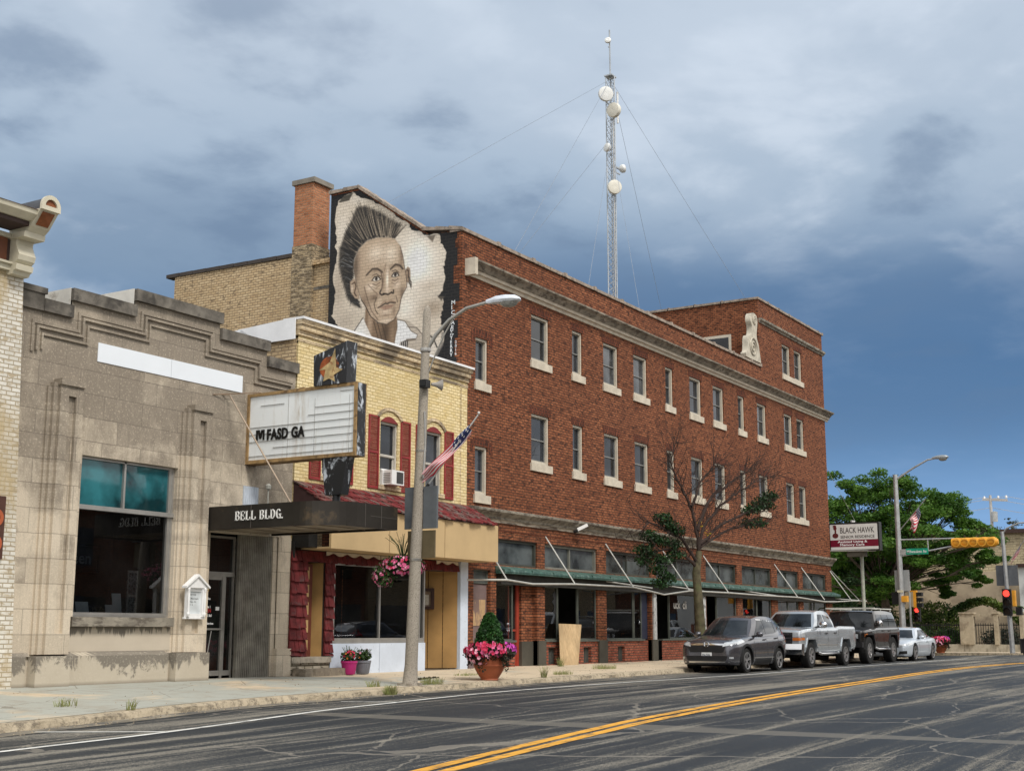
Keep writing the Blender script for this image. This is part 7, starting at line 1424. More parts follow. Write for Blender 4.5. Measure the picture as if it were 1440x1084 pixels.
# ================================================================== TREES
M_bark = M('grey brown bark', (.12, .095, .075), .9, var=.35, scale=6, bump=.6); M_bark2 = M('mossy bark', (.10, .085, .05), .9, var=.35, scale=6, dirt=(.10, .11, .05), dscale=5, bump=.6); M_twig = M('reddish twig', (.045, .03, .025), .9, var=.2)
def skew(x, z, X0=40.8, Y=17.8, k=.55): t = (X0 + k * (x - X0)) / x; return Vector((x * t, Y * t, 1.5 + (z - 1.5) * t))
ct = thing('street_tree', (40.9, 17.85, .42), 'half dead street tree, mostly bare twigs with few leaf clumps, behind the grey crossover', 'tree')
mb = MB(); tr_pts = [Vector((40.95, 17.85, .38)), skew(40.84, 1.68), skew(40.76, 2.36), skew(40.6, 3.39), skew(40.87, 4.1)]; mb.tube(tr_pts, [.21, .165, .15, .135, .10], 12); mb.build('trunk', M_bark2, ct, smooth=60)
LI = [[(40.87, 4.1), (40.58, 5.02), (40.1, 5.68), (39.4, 6.2), (38.88, 6.72), (39.19, 7.52)], [(40.87, 4.1), (41.33, 4.95), (42.59, 5.64), (44.25, 6.3), (45.9, 6.85), (47.2, 7.2)], [(41.0, 4.34), (42.23, 4.89), (44.51, 5.54), (46.62, 5.96), (47.99, 6.47)], [(40.8, 3.6), (39.85, 4.28), (38.51, 4.59), (37.23, 4.79), (36.62, 4.47)], [(40.78, 3.52), (39.56, 3.92), (38.22, 4.03), (37.04, 3.76), (36.44, 3.6)], [(40.7, 4.8), (42.0, 5.96), (43.4, 6.5), (44.6, 6.95), (45.6, 7.3)], [(40.99, 4.23), (42.53, 4.74), (44.82, 5.18), (46.42, 5.34)], [(40.3, 5.5), (41.12, 6.36), (42.0, 6.85), (42.3, 7.1)]]
rng = random.Random(21); mb = MB(); tips_ = []
def twig(p, d, L_, r, depth):
    pts = [p]; n = 5
    for i in range(n):
        d = (d + Vector((rng.gauss(0, .16), rng.gauss(0, .16), rng.gauss(.04, .13)))).normalized(); pts.append(pts[-1] + d * L_ / n)
        if depth > 0 and rng.random() < .55: twig(pts[-1], (d + Vector((rng.gauss(0, .6), rng.gauss(0, .6), rng.gauss(.1, .5)))).normalized(), L_ * .6, r * .6, depth - 1)
    mb.tube(pts, [max(.003, r * (1 - .8 * i / n)) for i in range(n + 1)], 4, cap=False)
for li, l in enumerate(LI):
    pts = [skew(*p) for p in l]; sm = cubic(None, [tuple(p) for p in pts], 4); pts = [Vector(p) + Vector((rng.gauss(0, .02), rng.gauss(0, .02), rng.gauss(0, .02))) for p in sm]; n = len(pts); r0 = .06 if li not in (6, 7) else .05
    mb.tube(pts, [r0 * (1 - .8 * i / n) for i in range(n)], 7, cap=False)
    for i in range(2, n):
        for k in range(2):
            d = (pts[i] - pts[i - 1]).normalized(); base_d = (d + Vector((rng.gauss(.1, .4), rng.gauss(-.05, .4), rng.gauss(.15, .35)))).normalized(); twig(pts[i], base_d, rng.uniform(.5, 1.2), .014, 2 if li in (1, 2, 5, 6) and k < 1 else 1)
mb.build('limb', M_twig, ct, recalc=False)
rs = np.random.RandomState(5); mb = MB()
for x, z in [(38.11, 5.0), (38.52, 4.81), (39.1, 4.67), (37.11, 4.41), (37.71, 4.27), (38.76, 4.22), (37.19, 3.81), (36.68, 3.61), (37.68, 3.39), (38.34, 3.16), (37.91, 2.97), (36.7, 3.95), (38.0, 3.7), (46.06, 5.99), (46.79, 6.24), (47.55, 6.51), (47.2, 6.1), (45.31, 5.34), (46.43, 5.42), (45.5, 5.8), (39.01, 3.9)]:
    c = skew(x, z); leaves(mb, blob_pts(rs, c, (.38, .36, .20), 260 if x < 44 else 200, .1), .10)
mb.build('foliage', leafm('dark green leaves', (.012, .04, .012), (.03, .085, .02), (.015, .03, .012), 4, .15), ct, recalc=False)
mb = MB(); leaves(mb, np.concatenate([blob_pts(rs, skew(41.6, 4.75), (.12, .12, .1), 14), blob_pts(rs, skew(41.0, 5.0), (.1, .1, .1), 8)]), .09); mb.build('yellow_leaves', M('yellow leaves', (.55, .36, .03), .7, fine=False), ct, recalc=False)
M_loc = leafm('honey locust green', (.06, .155, .02), (.15, .28, .04), (.035, .10, .014), .5, .3); M_locd = leafm('deep leaf green', (.025, .065, .015), (.05, .11, .025), (.015, .04, .012), .5, .25); M_ivy = leafm('ivy yellow green', (.07, .13, .02), (.16, .2, .04), (.03, .07, .015), .8, .2)  # second leaf set: darker green of the rear tree and corner bush
def tree(name, base, top, clumps, label, mat, X, seed, n=1500, ls=.17, group='trees beyond the corner', branchr=.16):
    t = thing(name, base, label, 'tree', group); mb = MB(); rng = random.Random(seed); fk = Vector(top)
    mb.tube([base, Vector(base).lerp(fk, .5) + Vector((.1, .1, 0)), fk], [.36, .28, .22], 10); mb.build('trunk', M_bark, t, smooth=60); mb = MB(); cl = []
    for (y, z, r) in clumps:
        for k in range(2): cl.append((Vector((X + rng.uniform(-2.4, 2.4), y + rng.uniform(-.3, .3), z + rng.uniform(-.3, .3))), r * rng.uniform(.75, 1.05)))
    for c, r in cl:
        m1 = fk.lerp(c, .5) + Vector((rng.uniform(-.4, .4), rng.uniform(-.4, .4), rng.uniform(-.1, .5))); mb.tube([fk, m1, c], [branchr * .4, .04, .012], 5, cap=False)
        for k in range(4): e_ = c + Vector((rng.gauss(0, r * .5), rng.gauss(0, r * .5), rng.gauss(0, r * .35))); mb.tube([m1.lerp(c, .5), e_], [.03, .008], 4, cap=False)
    mb.build('limb', M_bark, t, recalc=False); mb = MB(); rs = np.random.RandomState(seed)
    for c, r in cl:
        for k in range(5):
            cc = c + Vector((rng.gauss(0, r * .55), rng.gauss(0, r * .55), rng.gauss(0, r * .42))); leaves(mb, blob_pts(rs, cc, (r * .75, r * .75, r * .34), n // 5, .02), ls, .5, .45)
    mb.build('crown', mat, t, recalc=False); return t
tree('honey_locust', (78, 22.0, .4), (78, 22.4, 3.6), [(25.2, 8.7, 1.2), (24.2, 9.4, 1.0), (22.7, 9.6, 1.1), (21.3, 9.8, 1.0), (20.3, 8.9, .9), (19.1, 9.0, .8), (18.2, 8.2, .9), (17.1, 7.3, .8), (16.6, 6.4, .8), (16.6, 5.4, .7), (18.2, 6.4, 1.0), (19.8, 7.2, 1.1), (21.5, 7.6, 1.2), (23.2, 7.6, 1.2), (24.8, 6.9, 1.2), (25.3, 5.2, 1.1), (23.6, 5.6, 1.2), (21.8, 5.6, 1.0), (20.2, 5.4, .9), (18.8, 4.9, .8), (19.6, 4.1, .6), (17.2, 4.6, .5), (22.8, 4.2, .9), (24.8, 3.9, 1.0), (22.4, 8.6, 1.3), (20.6, 8.0, 1.2), (24, 8.4, 1.2), (22.2, 6.6, 1.3), (19, 7.9, 1.0), (20.8, 6.4, 1.2), (24.2, 6.2, 1.2), (17.9, 5.6, .9), (22.8, 3.4, 1.0), (21.0, 4.4, .9)], 'big bright green honey locust tree with layered sprays behind the traffic signal', M_loc, 78, 3, 1700)
tree('broadleaf_tree', (88, 28.0, .4), (88, 28.0, 3), [(30, 8, 1.5), (28.6, 7, 1.6), (27.4, 5.5, 1.6), (29.5, 5, 1.6), (26.2, 4.2, 1.5), (28, 3.4, 1.5), (30.2, 3.2, 1.5), (26, 6.6, 1.2)], 'darker dense tree filling in behind the honey locust next to the hotel corner', M_locd, 88, 6, 1500, .2)
tree('thin_tree', (100, 19.9, .4), (100, 19.9, 6.2), [(20.5, 7.6, .7), (19.6, 8.2, .7), (18.9, 7.4, .6), (18.4, 6.4, .5), (20.2, 6.6, .6), (19.2, 9.0, .5)], 'thin sparse tree showing bare twigs above the tan wall beside the utility pole', leafm('sparse olive leaves', (.06, .09, .03), (.10, .12, .05), (.05, .05, .03), 1, .2), 100, 8, 110, .16, branchr=.10)
# hedge bushes, ivy
def bush(name, c, r, n, label, mat, ls=.16, cat='bush', group='shrubs and vines beyond the corner'):
    rs = np.random.RandomState(int(c[1] * 10)); mb = MB(); mb.tube([(c[0], c[1], .3), (c[0], c[1], c[2])], [.05, .03], 5); 
    P = [blob_pts(rs, (c[0] + rs.uniform(-.3, .3) * r[0], c[1] + rs.uniform(-.35, .35) * r[1], c[2] + rs.uniform(-.25, .25) * r[2]), [q * rs.uniform(.5, .8) for q in r], n // 7, .6) for k in range(7)]
    leaves(mb, np.concatenate(P), ls, .7); return tag(mb.build(name, mat, loc=(c[0], c[1], .4), recalc=False), label, cat, group)
M_hedge = leafm('clipped hedge green', (.03, .085, .015), (.06, .14, .03), (.02, .05, .012), 1.2, .15)
bush('round_shrub', (76.6, 18.5, 1.15), (.8, 1.0, .8), 3000, 'round clipped green shrub beside the tan fence pillar', M_hedge, .11)
bush('round_shrub', (76.6, 20.2, 1.1), (.8, 1.0, .8), 3000, 'second green shrub, behind the silver coupe roof', M_hedge, .11)
bush('tall_bush', (79.5, 20.4, 2.1), (1.2, 2.2, 1.3), 4200, 'wide leafy bush with yellow tips beneath the locust tree', M_ivy, .15)
bush('tall_bush', (79.5, 24.2, 2.0), (1.2, 2.4, 1.7), 4200, 'dark leafy bush at the hotel corner, behind the sign pole', M_locd, .17)
bush('tall_bush', (79.0, 27.4, 2.4), (1.2, 1.6, 2.2), 3000, 'leafy bush furthest left, seen past the hotel awning rods', M_ivy, .17)
rs = np.random.RandomState(31); mb = MB(); P = []
for k in range(60): u = k / 59; y = 19.4 - 5.2 * u; P.append(blob_pts(rs, (80.0, y, 2.35 + 1.05 * sin(pi * min(1, u * 1.25)) - .4 * u), (.35, .25, .28), 70, .1))
leaves(mb, np.concatenate(P), .15, .7); mb.tube([(80, 19.4, .4), (80, 18.6, 2.6), (80, 17.2, 3.2), (80, 15.2, 2.9), (80, 14.4, 2.1)], .04, 6); tag(mb.build('climbing_vine', M_ivy, loc=(80, 17, .4), recalc=False), 'arching yellow green vine over the fence pillars', 'vine', 'shrubs and vines beyond the corner')
# ================================================================== BACKGROUND
bgb = thing('tan_block_building', (90, 27, .4), 'tan building with brick upper wall and concrete lower wall behind the locust tree', 'building')
mb = MB(); mb.box(90, 104, 13.9, 42, 5.35, 7.75); mb.build('brick_upper_wall', brick('pale buff brick', ((.50, .42, .27), (.58, .50, .34), (.40, .33, .2)), (.30, .25, .17), bw=.4, bh=.16, ms=.02, stain=(.32, .26, .17), sthr=(.5, .7)), bgb)
mb = MB(); mb.box(89.9, 104, 13.9, 42, .2, 5.35); mb.build('concrete_lower_wall', M('stained tan concrete', (.40, .33, .24), .9, var=.15, scale=.6, dirt=(.19, .15, .11), dscale=.45, damt=(.52, .64)), bgb)
mb = MB(); mb.box(89.7, 104, 13.9, 42, 7.75, 8.0); mb.build('dark_coping', M('dark maroon coping', (.06, .035, .03), .8), bgb)
mb = MB(); mb.box(89.7, 89.9, 20.5, 28, .4, 3.0); mb.build('rubble_wall', brick('rubble stone', ((.35, .28, .2), (.5, .42, .32), (.2, .15, .11)), (.12, .10, .07), bw=.5, bh=.22, ms=.04), bgb)
wbk = thing('white_storefront', (84.5, 14, .4), 'white painted storefront edge at the far right behind the red signal', 'building')
mb = MB(); mb.box(84, 96, 4, 16.05, .3, 5.3); mb.build('wall', M('white stucco', (.66, .68, .68), .8, var=.04, scale=1), wbk)
mb = MB(); mb.box(83.8, 96, 4, 16.1, 5.3, 5.5); mb.build('coping', M('dark maroon coping', (.06, .035, .03), .8), wbk); mb = MB(); mb.box(83.93, 83.997, 5, 15.7, .3, 2.0); mb.build('brick_base', M_brickB, wbk); mb = MB(); mb.box(83.7, 83.99, 6, 15.5, 4.3, 4.6); mb.build('awning_edge', M('black awning', (.03, .04, .05), .6), wbk)
up = thing('utility_pole', (145, 30, .4), 'distant wooden utility pole with crossarm above the tan building roof', 'utility pole')
mb = MB(); mb.tube([(145, 30, 0), (145, 30, 15.6)], [.22, .14], 10); mb.build('pole', M('grey wood', (.42, .42, .42), .8), up); mb = MB(); mb.bar((145, 28.3, 15.0), (145, 30.8, 15.2), .2, .25); mb.build('crossarm', M('grey wood', (.42, .42, .42), .8), up)
for y in (28.4, 29.2, 30.6): mb = MB(); mb.lathe([(.08, 0), (.12, .1), (.08, .3), (0, .32)], (145, y, 15.2), 8); mb.build('insulator', M_white, up)
mb = MB(); mb.lathe([(0, 0), (.3, 0), (.32, 1.0), (0, 1.1)], (144.6, 29.6, 12.8), 12); mb.build('transformer', M_steel, up)
mb = MB(); 
for k, (y, z) in enumerate(((28.4, 15.4), (30.6, 15.4), (30.0, 14.3))): mb.tube([(145 + 30 * s_, y - 40 * s_, z - 2.5 * sin(pi * s_)) for s_ in [i / 12 for i in range(13)]], .03, 4); mb.tube([(145 - 8 * s_, y + 30 * s_, z - 1.5 * sin(pi * s_)) for s_ in [i / 12 for i in range(13)]], .03, 4)
mb.build('wire', M('pale wire', (.35, .37, .4), .6), up)
# fence with pillars
fe = thing('pillar_fence', (76, 18, .44), 'tan pillars and beam with black railings on a low concrete wall at the far corner', 'fence')
M_pil = M('tan stucco pillar', (.46, .39, .28), .85, var=.1, dirt=(.25, .2, .14), dscale=2)
mb = MB(); mb.box(75.9, 76.3, 14.2, 22.5, .3, .84); mb.build('low_wall', M('stained concrete wall', (.42, .38, .30), .9, var=.1, dirt=(.15, .13, .1), dscale=1.2, dst=(1, 3, .6)), fe)
for y0_, y1_ in ((17.0, 17.72), (15.72, 15.92), (14.42, 14.60)): mb = MB(); mb.box(75.8, 76.4, y0_, y1_, .84, 2.48); mb.box(75.74, 76.46, y0_ - .05, y1_ + .05, 2.48, 2.56); mb.build('pillar', M_pil, fe)
for y0_, y1_ in ((17.02, 15.92), (15.72, 14.6)): mb = MB(); mb.box(75.95, 76.25, y1_, y0_, 2.34, 2.47); mb.build('beam', M_pil, fe)
for y0_, y1_ in ((15.95, 16.98), (14.62, 15.70), (17.75, 22.4)):
    mb = MB(); mb.box(76.05, 76.09, y0_, y1_, 1.85, 1.9); mb.box(76.05, 76.09, y0_, y1_, .9, .94); y = y0_ + .05
    while y < y1_: mb.box(76.05, 76.08, y, y + .025, .84, 1.98); y += .13
    mb.build('railing', M_black, fe)
bush('low_shrub', (77.4, 15.6, 1.2), (.4, 1.4, .7), 1600, 'low grey green shrub behind the black railings', leafm('grey green leaves', (.04, .06, .04), (.07, .09, .06), (.03, .04, .03), 2, .1), .12)
tcn = MB(); tcn.lathe([(0, 0), (.26, 0), (.28, .7), (.31, .72), (.31, .8), (0, .82)], (72.6, 13.75, .36), 18); tcn.box(72.3, 72.9, 13.72, 13.78, 1.17, 1.2); tag(tcn.build('trash_can', M_black, loc=(72.6, 13.75, .36), smooth=40), 'black round trash can by the signal pole at the right edge', 'trash can')
# ================================================================== CORNER SIGN
bs = thing('pole_sign', (65.1, 19.85, .45), 'white and maroon senior residence sign on a pale pole past the hotel corner', 'sign')
mb = MB(); mb.tube([(65.1, 19.72, .45), (65.1, 19.72, 5.35)], .085, 12); mb.build('pole', M('pale green grey pole', (.38, .40, .34), .5), bs, smooth=60)
Sx = 64.6; mb = MB(); mb.box(Sx, Sx + .45, 18.66, 21.16, 5.40, 6.78); mb.build('cabinet', M_black, bs); mb = MB(); mb.box(Sx - .012, Sx - .002, 18.74, 21.10, 5.94, 6.70); mb.box(Sx - .012, Sx - .002, 18.72, 21.08, 5.46, 5.60); mb.build('white_panel', M('white sign face', (.66, .66, .64), .4, var=.03), bs); mb = MB(); mb.box(Sx - .013, Sx - .002, 18.72, 21.09, 5.60, 5.94); mb.build('maroon_panel', M('maroon sign face', (.17, .008, .028), .4), bs)
text('lettering', 'BLACK HAWK', .40, M('charcoal letters', (.03, .02, .02), .5, fine=False), bs, (Sx - .014, 20.60, 6.27), '-x', .002, .002, .66); text('lettering', 'SENIOR RESIDENCE', .19, MC['charcoal letters'], bs, (Sx - .014, 20.58, 6.02), '-x', .002, .002, 1.02)
text('lettering', 'Assisted Living &', .15, M_wtxt, bs, (Sx - .015, 20.72, 5.80), '-x', .002, .004, 1.42); text('lettering', 'Memory Care', .15, M_wtxt, bs, (Sx - .015, 20.62, 5.65), '-x', .002, .004, 1.42)
mb = MB(); 
for (y, z, r1, r2) in ((20.84, 6.52, .085, .10), (20.86, 6.62, .10, .05), (20.82, 6.36, .045, .1), (20.83, 6.16, .15, .13)): mb.prism([(y + r1 * cos(a), z + r2 * sin(a)) for a in [2 * pi * k / 14 for k in range(14)]], 'x', Sx - .016 - .001 * (r1 * 10 % 1), Sx - .0125)
mb.build('bust_emblem', M('dark maroon emblem', (.12, .02, .02), .5), bs)
mb = MB(); mb.box(Sx + .05, Sx + .4, 19.4, 20.3, 5.12, 5.40); mb.build('mount_bracket', M_stall, bs); mb = MB(); mb.tube([(64.2, YF + .0, 5.40), (64.7, 18.9, 5.38)], .03, 6); mb.tube([(64.2, YF, 9.5), (65.0, 19.9, 6.8)], .008, 4); mb.build('stay_wire', M_alu, bs)
mb = MB(); mb.lathe([(0, 0), (.1, .0), (.12, .08), (0, .1)], (64.8, 20.0, 6.80), 8); mb.build('light_cap', M_white, bs)
# ================================================================== TRAFFIC SIGNALS
M_sigy = M('signal yellow', (.72, .33, .03), .5, var=.12, scale=3); M_redl = M('lit red lens', (.5, .01, .01), .3, emit=(1., .06, .04), estr=1.6, fine=False); M_sigb = M('signal black', (.012, .012, .013), .5)
def signal(root, x, y, z, h, lit, face=-1, w=.34, backy=True, mat=None):
    """vertical three lamp head facing -x"""
    mb = MB(); mb.box(x, x + .22, y - w / 2, y + w / 2, z, z + h); hd = mb.build('signal_head', mat or M_sigb, root)
    for k in range(3):
        zc = z + h * (k + .5) / 3; mb = MB(); mb.lathe([(0, -.0), (w * .40, 0), (w * .40, -.012), (0, -.02)], (x - .002, y, zc), 18, axis='x'); mb.build('lens', M_redl if (k == 2 and lit) else M('dark lens', (.03, .02, .015), .2), hd)
        mb = MB(); n = 14
        for i in range(n): a, b = pi * 1.15 * i / n - .23, pi * 1.15 * (i + 1) / n - .23; r_ = w * .43; mb.quad((x, y + r_ * cos(a), zc + r_ * sin(a)), (x, y + r_ * cos(b), zc + r_ * sin(b)), (x - .2, y + r_ * cos(b), zc + r_ * sin(b)), (x - .2, y + r_ * cos(a), zc + r_ * sin(a)))
        mb.build('visor', mat or M_sigb, hd, recalc=False)
    return hd
tp = thing('traffic_signal_mast', (62, 17.03, .3), 'tall grey mast with a lamp on top and long yellow signal on its arm', 'traffic signal')
mb = MB(); mb.tube([(62, 17.03, .3), (62, 17.03, 8.7)], [.15, .10], 14); mb.lathe([(.24, 0), (.24, .06), (.16, .2)], (62, 17.03, .3), 12); mb.build('pole', M_steel, tp, smooth=60)
mb = MB(); mb.tube([(62, 17.03, 8.45), (62, 16.2, 8.95), (62, 15.5, 9.3), (62, 14.9, 9.38)], [.05, .045, .04, .035], 8); mb.build('lamp_arm', M_steel, tp, smooth=60); cobra(tp, (62, 15.3, 9.36), (0, -1, .02), .75, .9, mat=M('grey lamp housing', (.33, .36, .38), .4, .3))
mb = MB(); mb.tube([(62, 17.03, 5.68), (62, 14.5, 5.66)], .035, 8); mb.tube([(62, 17.0, 4.92), (62, 14.5, 5.33)], .035, 8); mb.tube([(62, 15.70, 5.12), (62, 15.70, 5.66)], .028, 8); mb.build('mast_arm', M_steel, tp, smooth=60)
mb = MB(); rings = []; n = 40
for i in range(n + 1):
    u = i / n; y = 14.62 - 2.02 * u; r_ = .215 + .015 * abs(sin(u * pi * 5)); r_ *= min(1, (1 - u) * 9 + .25) ** .5
    rings.append([(62 + .9 * r_ * cos(a), y, 5.45 + r_ * sin(a)) for a in [2 * pi * k / 16 for k in range(16)]])
loft(mb, rings); sgh = mb.build('horizontal_signal', M_sigy, tp, smooth=40)
for k in range(5): mb = MB(); mb.lathe([(.17, 0), (.19, -.05), (.15, -.055)], (62 - .19, 14.4 - .38 * k, 5.45), 16, axis='x'); mb.build('lens_ring', M('amber signal rim', (.78, .40, .05), .4, fine=False), sgh)
mb = MB(); mb.box(61.9, 61.93, 15.68, 16.68, 4.99, 5.26); gs = mb.build('street_name_sign', M('street sign green', (.01, .28, .17), .5, fine=False), tp); text('sign_lettering', 'Milwaukee Av', .185, M_wtxt, gs, (61.892, 16.65, 5.06), '-x', .001, .001, .86); mb = MB(); mb.box(61.9, 61.94, 16.70, 16.95, 4.98, 5.24); mb.build('sign_bracket', M_steel, tp)
mb = MB(); mb.box(62.16, 62.19, 16.66, 17.34, 3.34, 4.30); mb.build('sign_back', M('light grey sign back', (.36, .37, .37), .5, .3), tp)
mb = MB(); mb.box(62.1, 62.35, 16.95, 17.5, 2.75, 3.3); mb.build('pedestrian_signal', M_sigb, tp); mb = MB(); mb.box(61.8, 62.1, 16.72, 16.98, 2.85, 3.12); mb.build('signal_bracket', M_sigy, tp); mb = MB(); mb.box(61.84, 61.9, 16.9, 17.16, 3.28, 3.38); mb.build('pole_tag', M('cream tag', (.6, .55, .4), .6), tp)
f2 = thing('street_flag', (62, 16.9, 6.0), 'small drooping striped flag on the tall grey signal mast', 'flag', 'flags on the street poles')
mb = MB(); mb.tube([(62, 16.95, 6.1), (62, 15.7, 7.5)], .02, 6); mb.build('staff', M_alu, f2); flagmesh('flag', f2, (62, 15.95, 7.2), (62, 16.4, 6.7), (0, .1, -1.0), 2, 1.)
p3 = thing('side_signal_post', (64, 17.18, .3), 'slim pale post with a side facing yellow signal and a lit red one', 'traffic signal')
mb = MB(); mb.tube([(64, 17.18, .4), (64, 17.18, 3.85)], .055, 10); mb.build('post', M('pale post', (.5, .52, .5), .5, .3), p3, smooth=60)
mb = MB(); mb.box(63.9, 64.2, 16.86, 17.0, 2.62, 3.42); mb.box(63.95, 64.1, 17.0, 17.16, 3.36, 3.42); mb.build('signal_side', M_sigy, p3); mb = MB()
for z in (2.75, 3.0, 3.25): mb.box(63.9, 64.2, 16.6, 16.86, z - .1, z + .08)
mb.build('visor', M_sigb, p3); signal(p3, 63.9, 16.86, 1.98, .62, True, w=.26)
p2 = thing('far_signal_mast', (72, 14.3, .4), 'grey mast at the far right with a lit red signal and grey sign back', 'traffic signal')
mb = MB(); mb.tube([(72, 14.28, .3), (72, 14.34, 3), (72, 14.42, 6.6)], [.13, .11, .09], 12); mb.build('pole', M_steel, p2, smooth=60); mb = MB(); mb.tube([(72, 14.42, 6.45), (72, 14.2, 6.75), (72, 13.6, 7.0), (72, 12.6, 7.05)], .04, 8); mb.build('lamp_arm', M_steel, p2, smooth=60); cobra(p2, (72, 12.7, 7.05), (0, -1, 0), .75, .9)
mb = MB(); mb.box(72.14, 72.17, 13.80, 14.88, 3.84, 4.88); mb.build('sign_back', M('dark grey sign back', (.13, .14, .155), .5, .3), p2)
signal(p2, 71.75, 14.36, 2.32, 1.34, True, w=.42); mb = MB(); mb.box(71.9, 72.25, 13.98, 14.12, 2.8, 3.6); mb.build('signal_side', M_sigy, p2); mb = MB(); mb.box(71.9, 72.2, 13.7, 13.98, 2.35, 2.75); mb.build('visor', M_sigb, p2)
f3 = thing('street_flag', (72, 14.3, 4.9), 'small striped flag flying beside the far right signal mast', 'flag', 'flags on the street poles')
mb = MB(); mb.tube([(72, 14.36, 4.8), (72, 13.3, 6.2)], .018, 6); mb.build('staff', M_alu, f3); flagmesh('flag', f3, (72, 13.5, 6.0), (72, 14.0, 5.2), (0, .12, -.45), 3, 2.)
# ================================================================== ANTENNA MAST on the hotel roof
am = thing('radio_mast', (50.95, 26, 12.2), 'slender guyed lattice radio mast rising from the hotel roof', 'radio mast')
M_galv = M('galvanised lattice', (.42, .45, .48), .5, .4, var=.1)
mb = MB(); rT = .22; legs = [(50.95 + rT * cos(a), 26 + rT * sin(a)) for a in (.4, 2.5, 4.6)]
for x, y in legs: mb.tube([(x, y, 12.2), (x, y, 26.3)], .03, 5)
z = 12.6; k = 0
while z < 26.2:
    for i in range(3): a, b = legs[i], legs[(i + 1) % 3]; mb.tube([(a[0], a[1], z), (b[0], b[1], z + .28)], .013, 4, cap=False); mb.tube([(b[0], b[1], z), (a[0], a[1], z + .28)], .010, 4, cap=False)
    z += .28
mb.build('lattice', M_galv, am); mb = MB(); mb.tube([(50.95, 26, 26.2), (50.93, 26, 28.6)], .035, 6); mb.box(50.72, 51.18, 25.8, 26.2, 26.3, 26.36); mb.build('top_spike', M_galv, am)
mb = MB(); mb.tube([(51.35, 25.85, 24.2), (51.35, 25.85, 25.7)], .05, 8); mb.bar((51.0, 26, 24.9), (51.35, 25.85, 24.9), .05, .05); mb.build('whip_antenna', M_white, am)
# coax runs
mb = MB(); mb.tube([(50.8, 25.8, 12.4), (50.8, 25.8, 25.0)], .03, 5); mb.build('coax', M_alu, am)
M_dish = M('white dish', (.74, .75, .74), .5, var=.03); M_dishc = M('cream dish', (.72, .70, .62), .5, var=.05)
def dish(c, d, r, depth, mat, label):
    c, d = Vector(c), Vector(d).normalized(); u = d.orthogonal().normalized(); w = d.cross(u); t = thing('dish_antenna', tuple(c), label, 'dish antenna', 'dishes on the radio mast')
    mb = MB(); pr = [(0, .02), (r * .5, .035), (r * .97, .0), (r, -.03), (r, -depth), (r * .8, -depth - .05), (r * .3, -depth - .12), (0, -depth - .14)]; mb.lathe(pr, (0, 0, 0), 26); mb.v = [tuple(c + u * a + w * b + d * z) for a, b, z in mb.v]; mb.build('drum', mat, t, smooth=35)
    e_ = Vector((50.95, 26, c.z)); e_ = e_ + (c - e_) * .15; mb = MB(); mb.bar(c - d * (depth + .1), e_, .07, .07); mb.bar(c - d * (depth + .1) + Vector((0, 0, -.25)), e_ + Vector((0, 0, -.25)), .05, .05); mb.build('mount', M_galv, t)
dish((50.05, 25.75, 25.15), (-.75, -.65, -.05), .34, .14, M_dish, 'large round white dish, uppermost big one on the lattice mast'); dish((50.35, 25.6, 24.45), (-.95, .1, -.1), .33, .20, M_dishc, 'cream drum dish just under the uppermost white dish'); dish((50.45, 26.0, 22.8), (-.9, .45, .1), .20, .10, M_dish, 'small white dish halfway up the left of the mast')
dish((51.62, 25.7, 22.1), (.7, -.55, .25), .19, .12, M_dish, 'small white dish on the right of the mast'); dish((50.5, 25.6, 20.9), (-.72, -.68, -.05), .32, .14, M_dishc, 'cream round dish, lowest on the lattice mast'); dish((50.75, 26.0, 28.05), (-.9, -.3, .3), .15, .06, M_dish, 'tiny white dish at the top of the mast spike')
mb = MB(); M_wire = M('guy wire', (.28, .32, .38), .5, .3)
for p in ((34.9, 21.4, 13.25), (33.0, 32.0, 13.0), (41.0, 22.0, 13.2), (44.2, 21.4, 13.2), (57.5, 22.0, 16.2), (61.0, 28.0, 16.2), (43.2, 30, 12.4)): 
    top = (50.95, 26, 26.2 if p[0] not in (44.2, 43.2, 41.0) else 23.4); mb.tube([top, p], .008, 4, cap=False)
mb.build('guy_wire', M_wire, am)
# ================================================================== small ground things
M_grass = leafm('weed grass', (.16, .22, .05), (.34, .34, .13), (.20, .19, .08), 6, .2)
def tuft(x, y, r, n, h, label):
    rs = np.random.RandomState(int(x * 10)); z = zs(x, max(y, ky(x) + .05)) if y > ky(x) else zr(x); mb = MB()
    for k in range(n):
        a = rs.uniform(0, 6.28); q = r * rs.uniform(0, 1) ** .5; bx, by = x + q * cos(a) * 1.8, y + q * sin(a); l = h * rs.uniform(.4, 1.1); lx, ly = rs.normal(0, .35) * l, rs.normal(0, .35) * l; w = .007
        mb.add([(bx - w, by, z), (bx + w, by, z), (bx + lx * .5 + w * .7, by + ly * .5, z + l * .7), (bx + lx * .5 - w * .7, by + ly * .5, z + l * .7), (bx + lx, by + ly, z + l)], [(0, 1, 2, 3), (3, 2, 4)])
    tag(mb.build('weed_tuft', M_grass, loc=(x, y, z), recalc=False), label, 'weed', 'weeds in the pavement cracks')
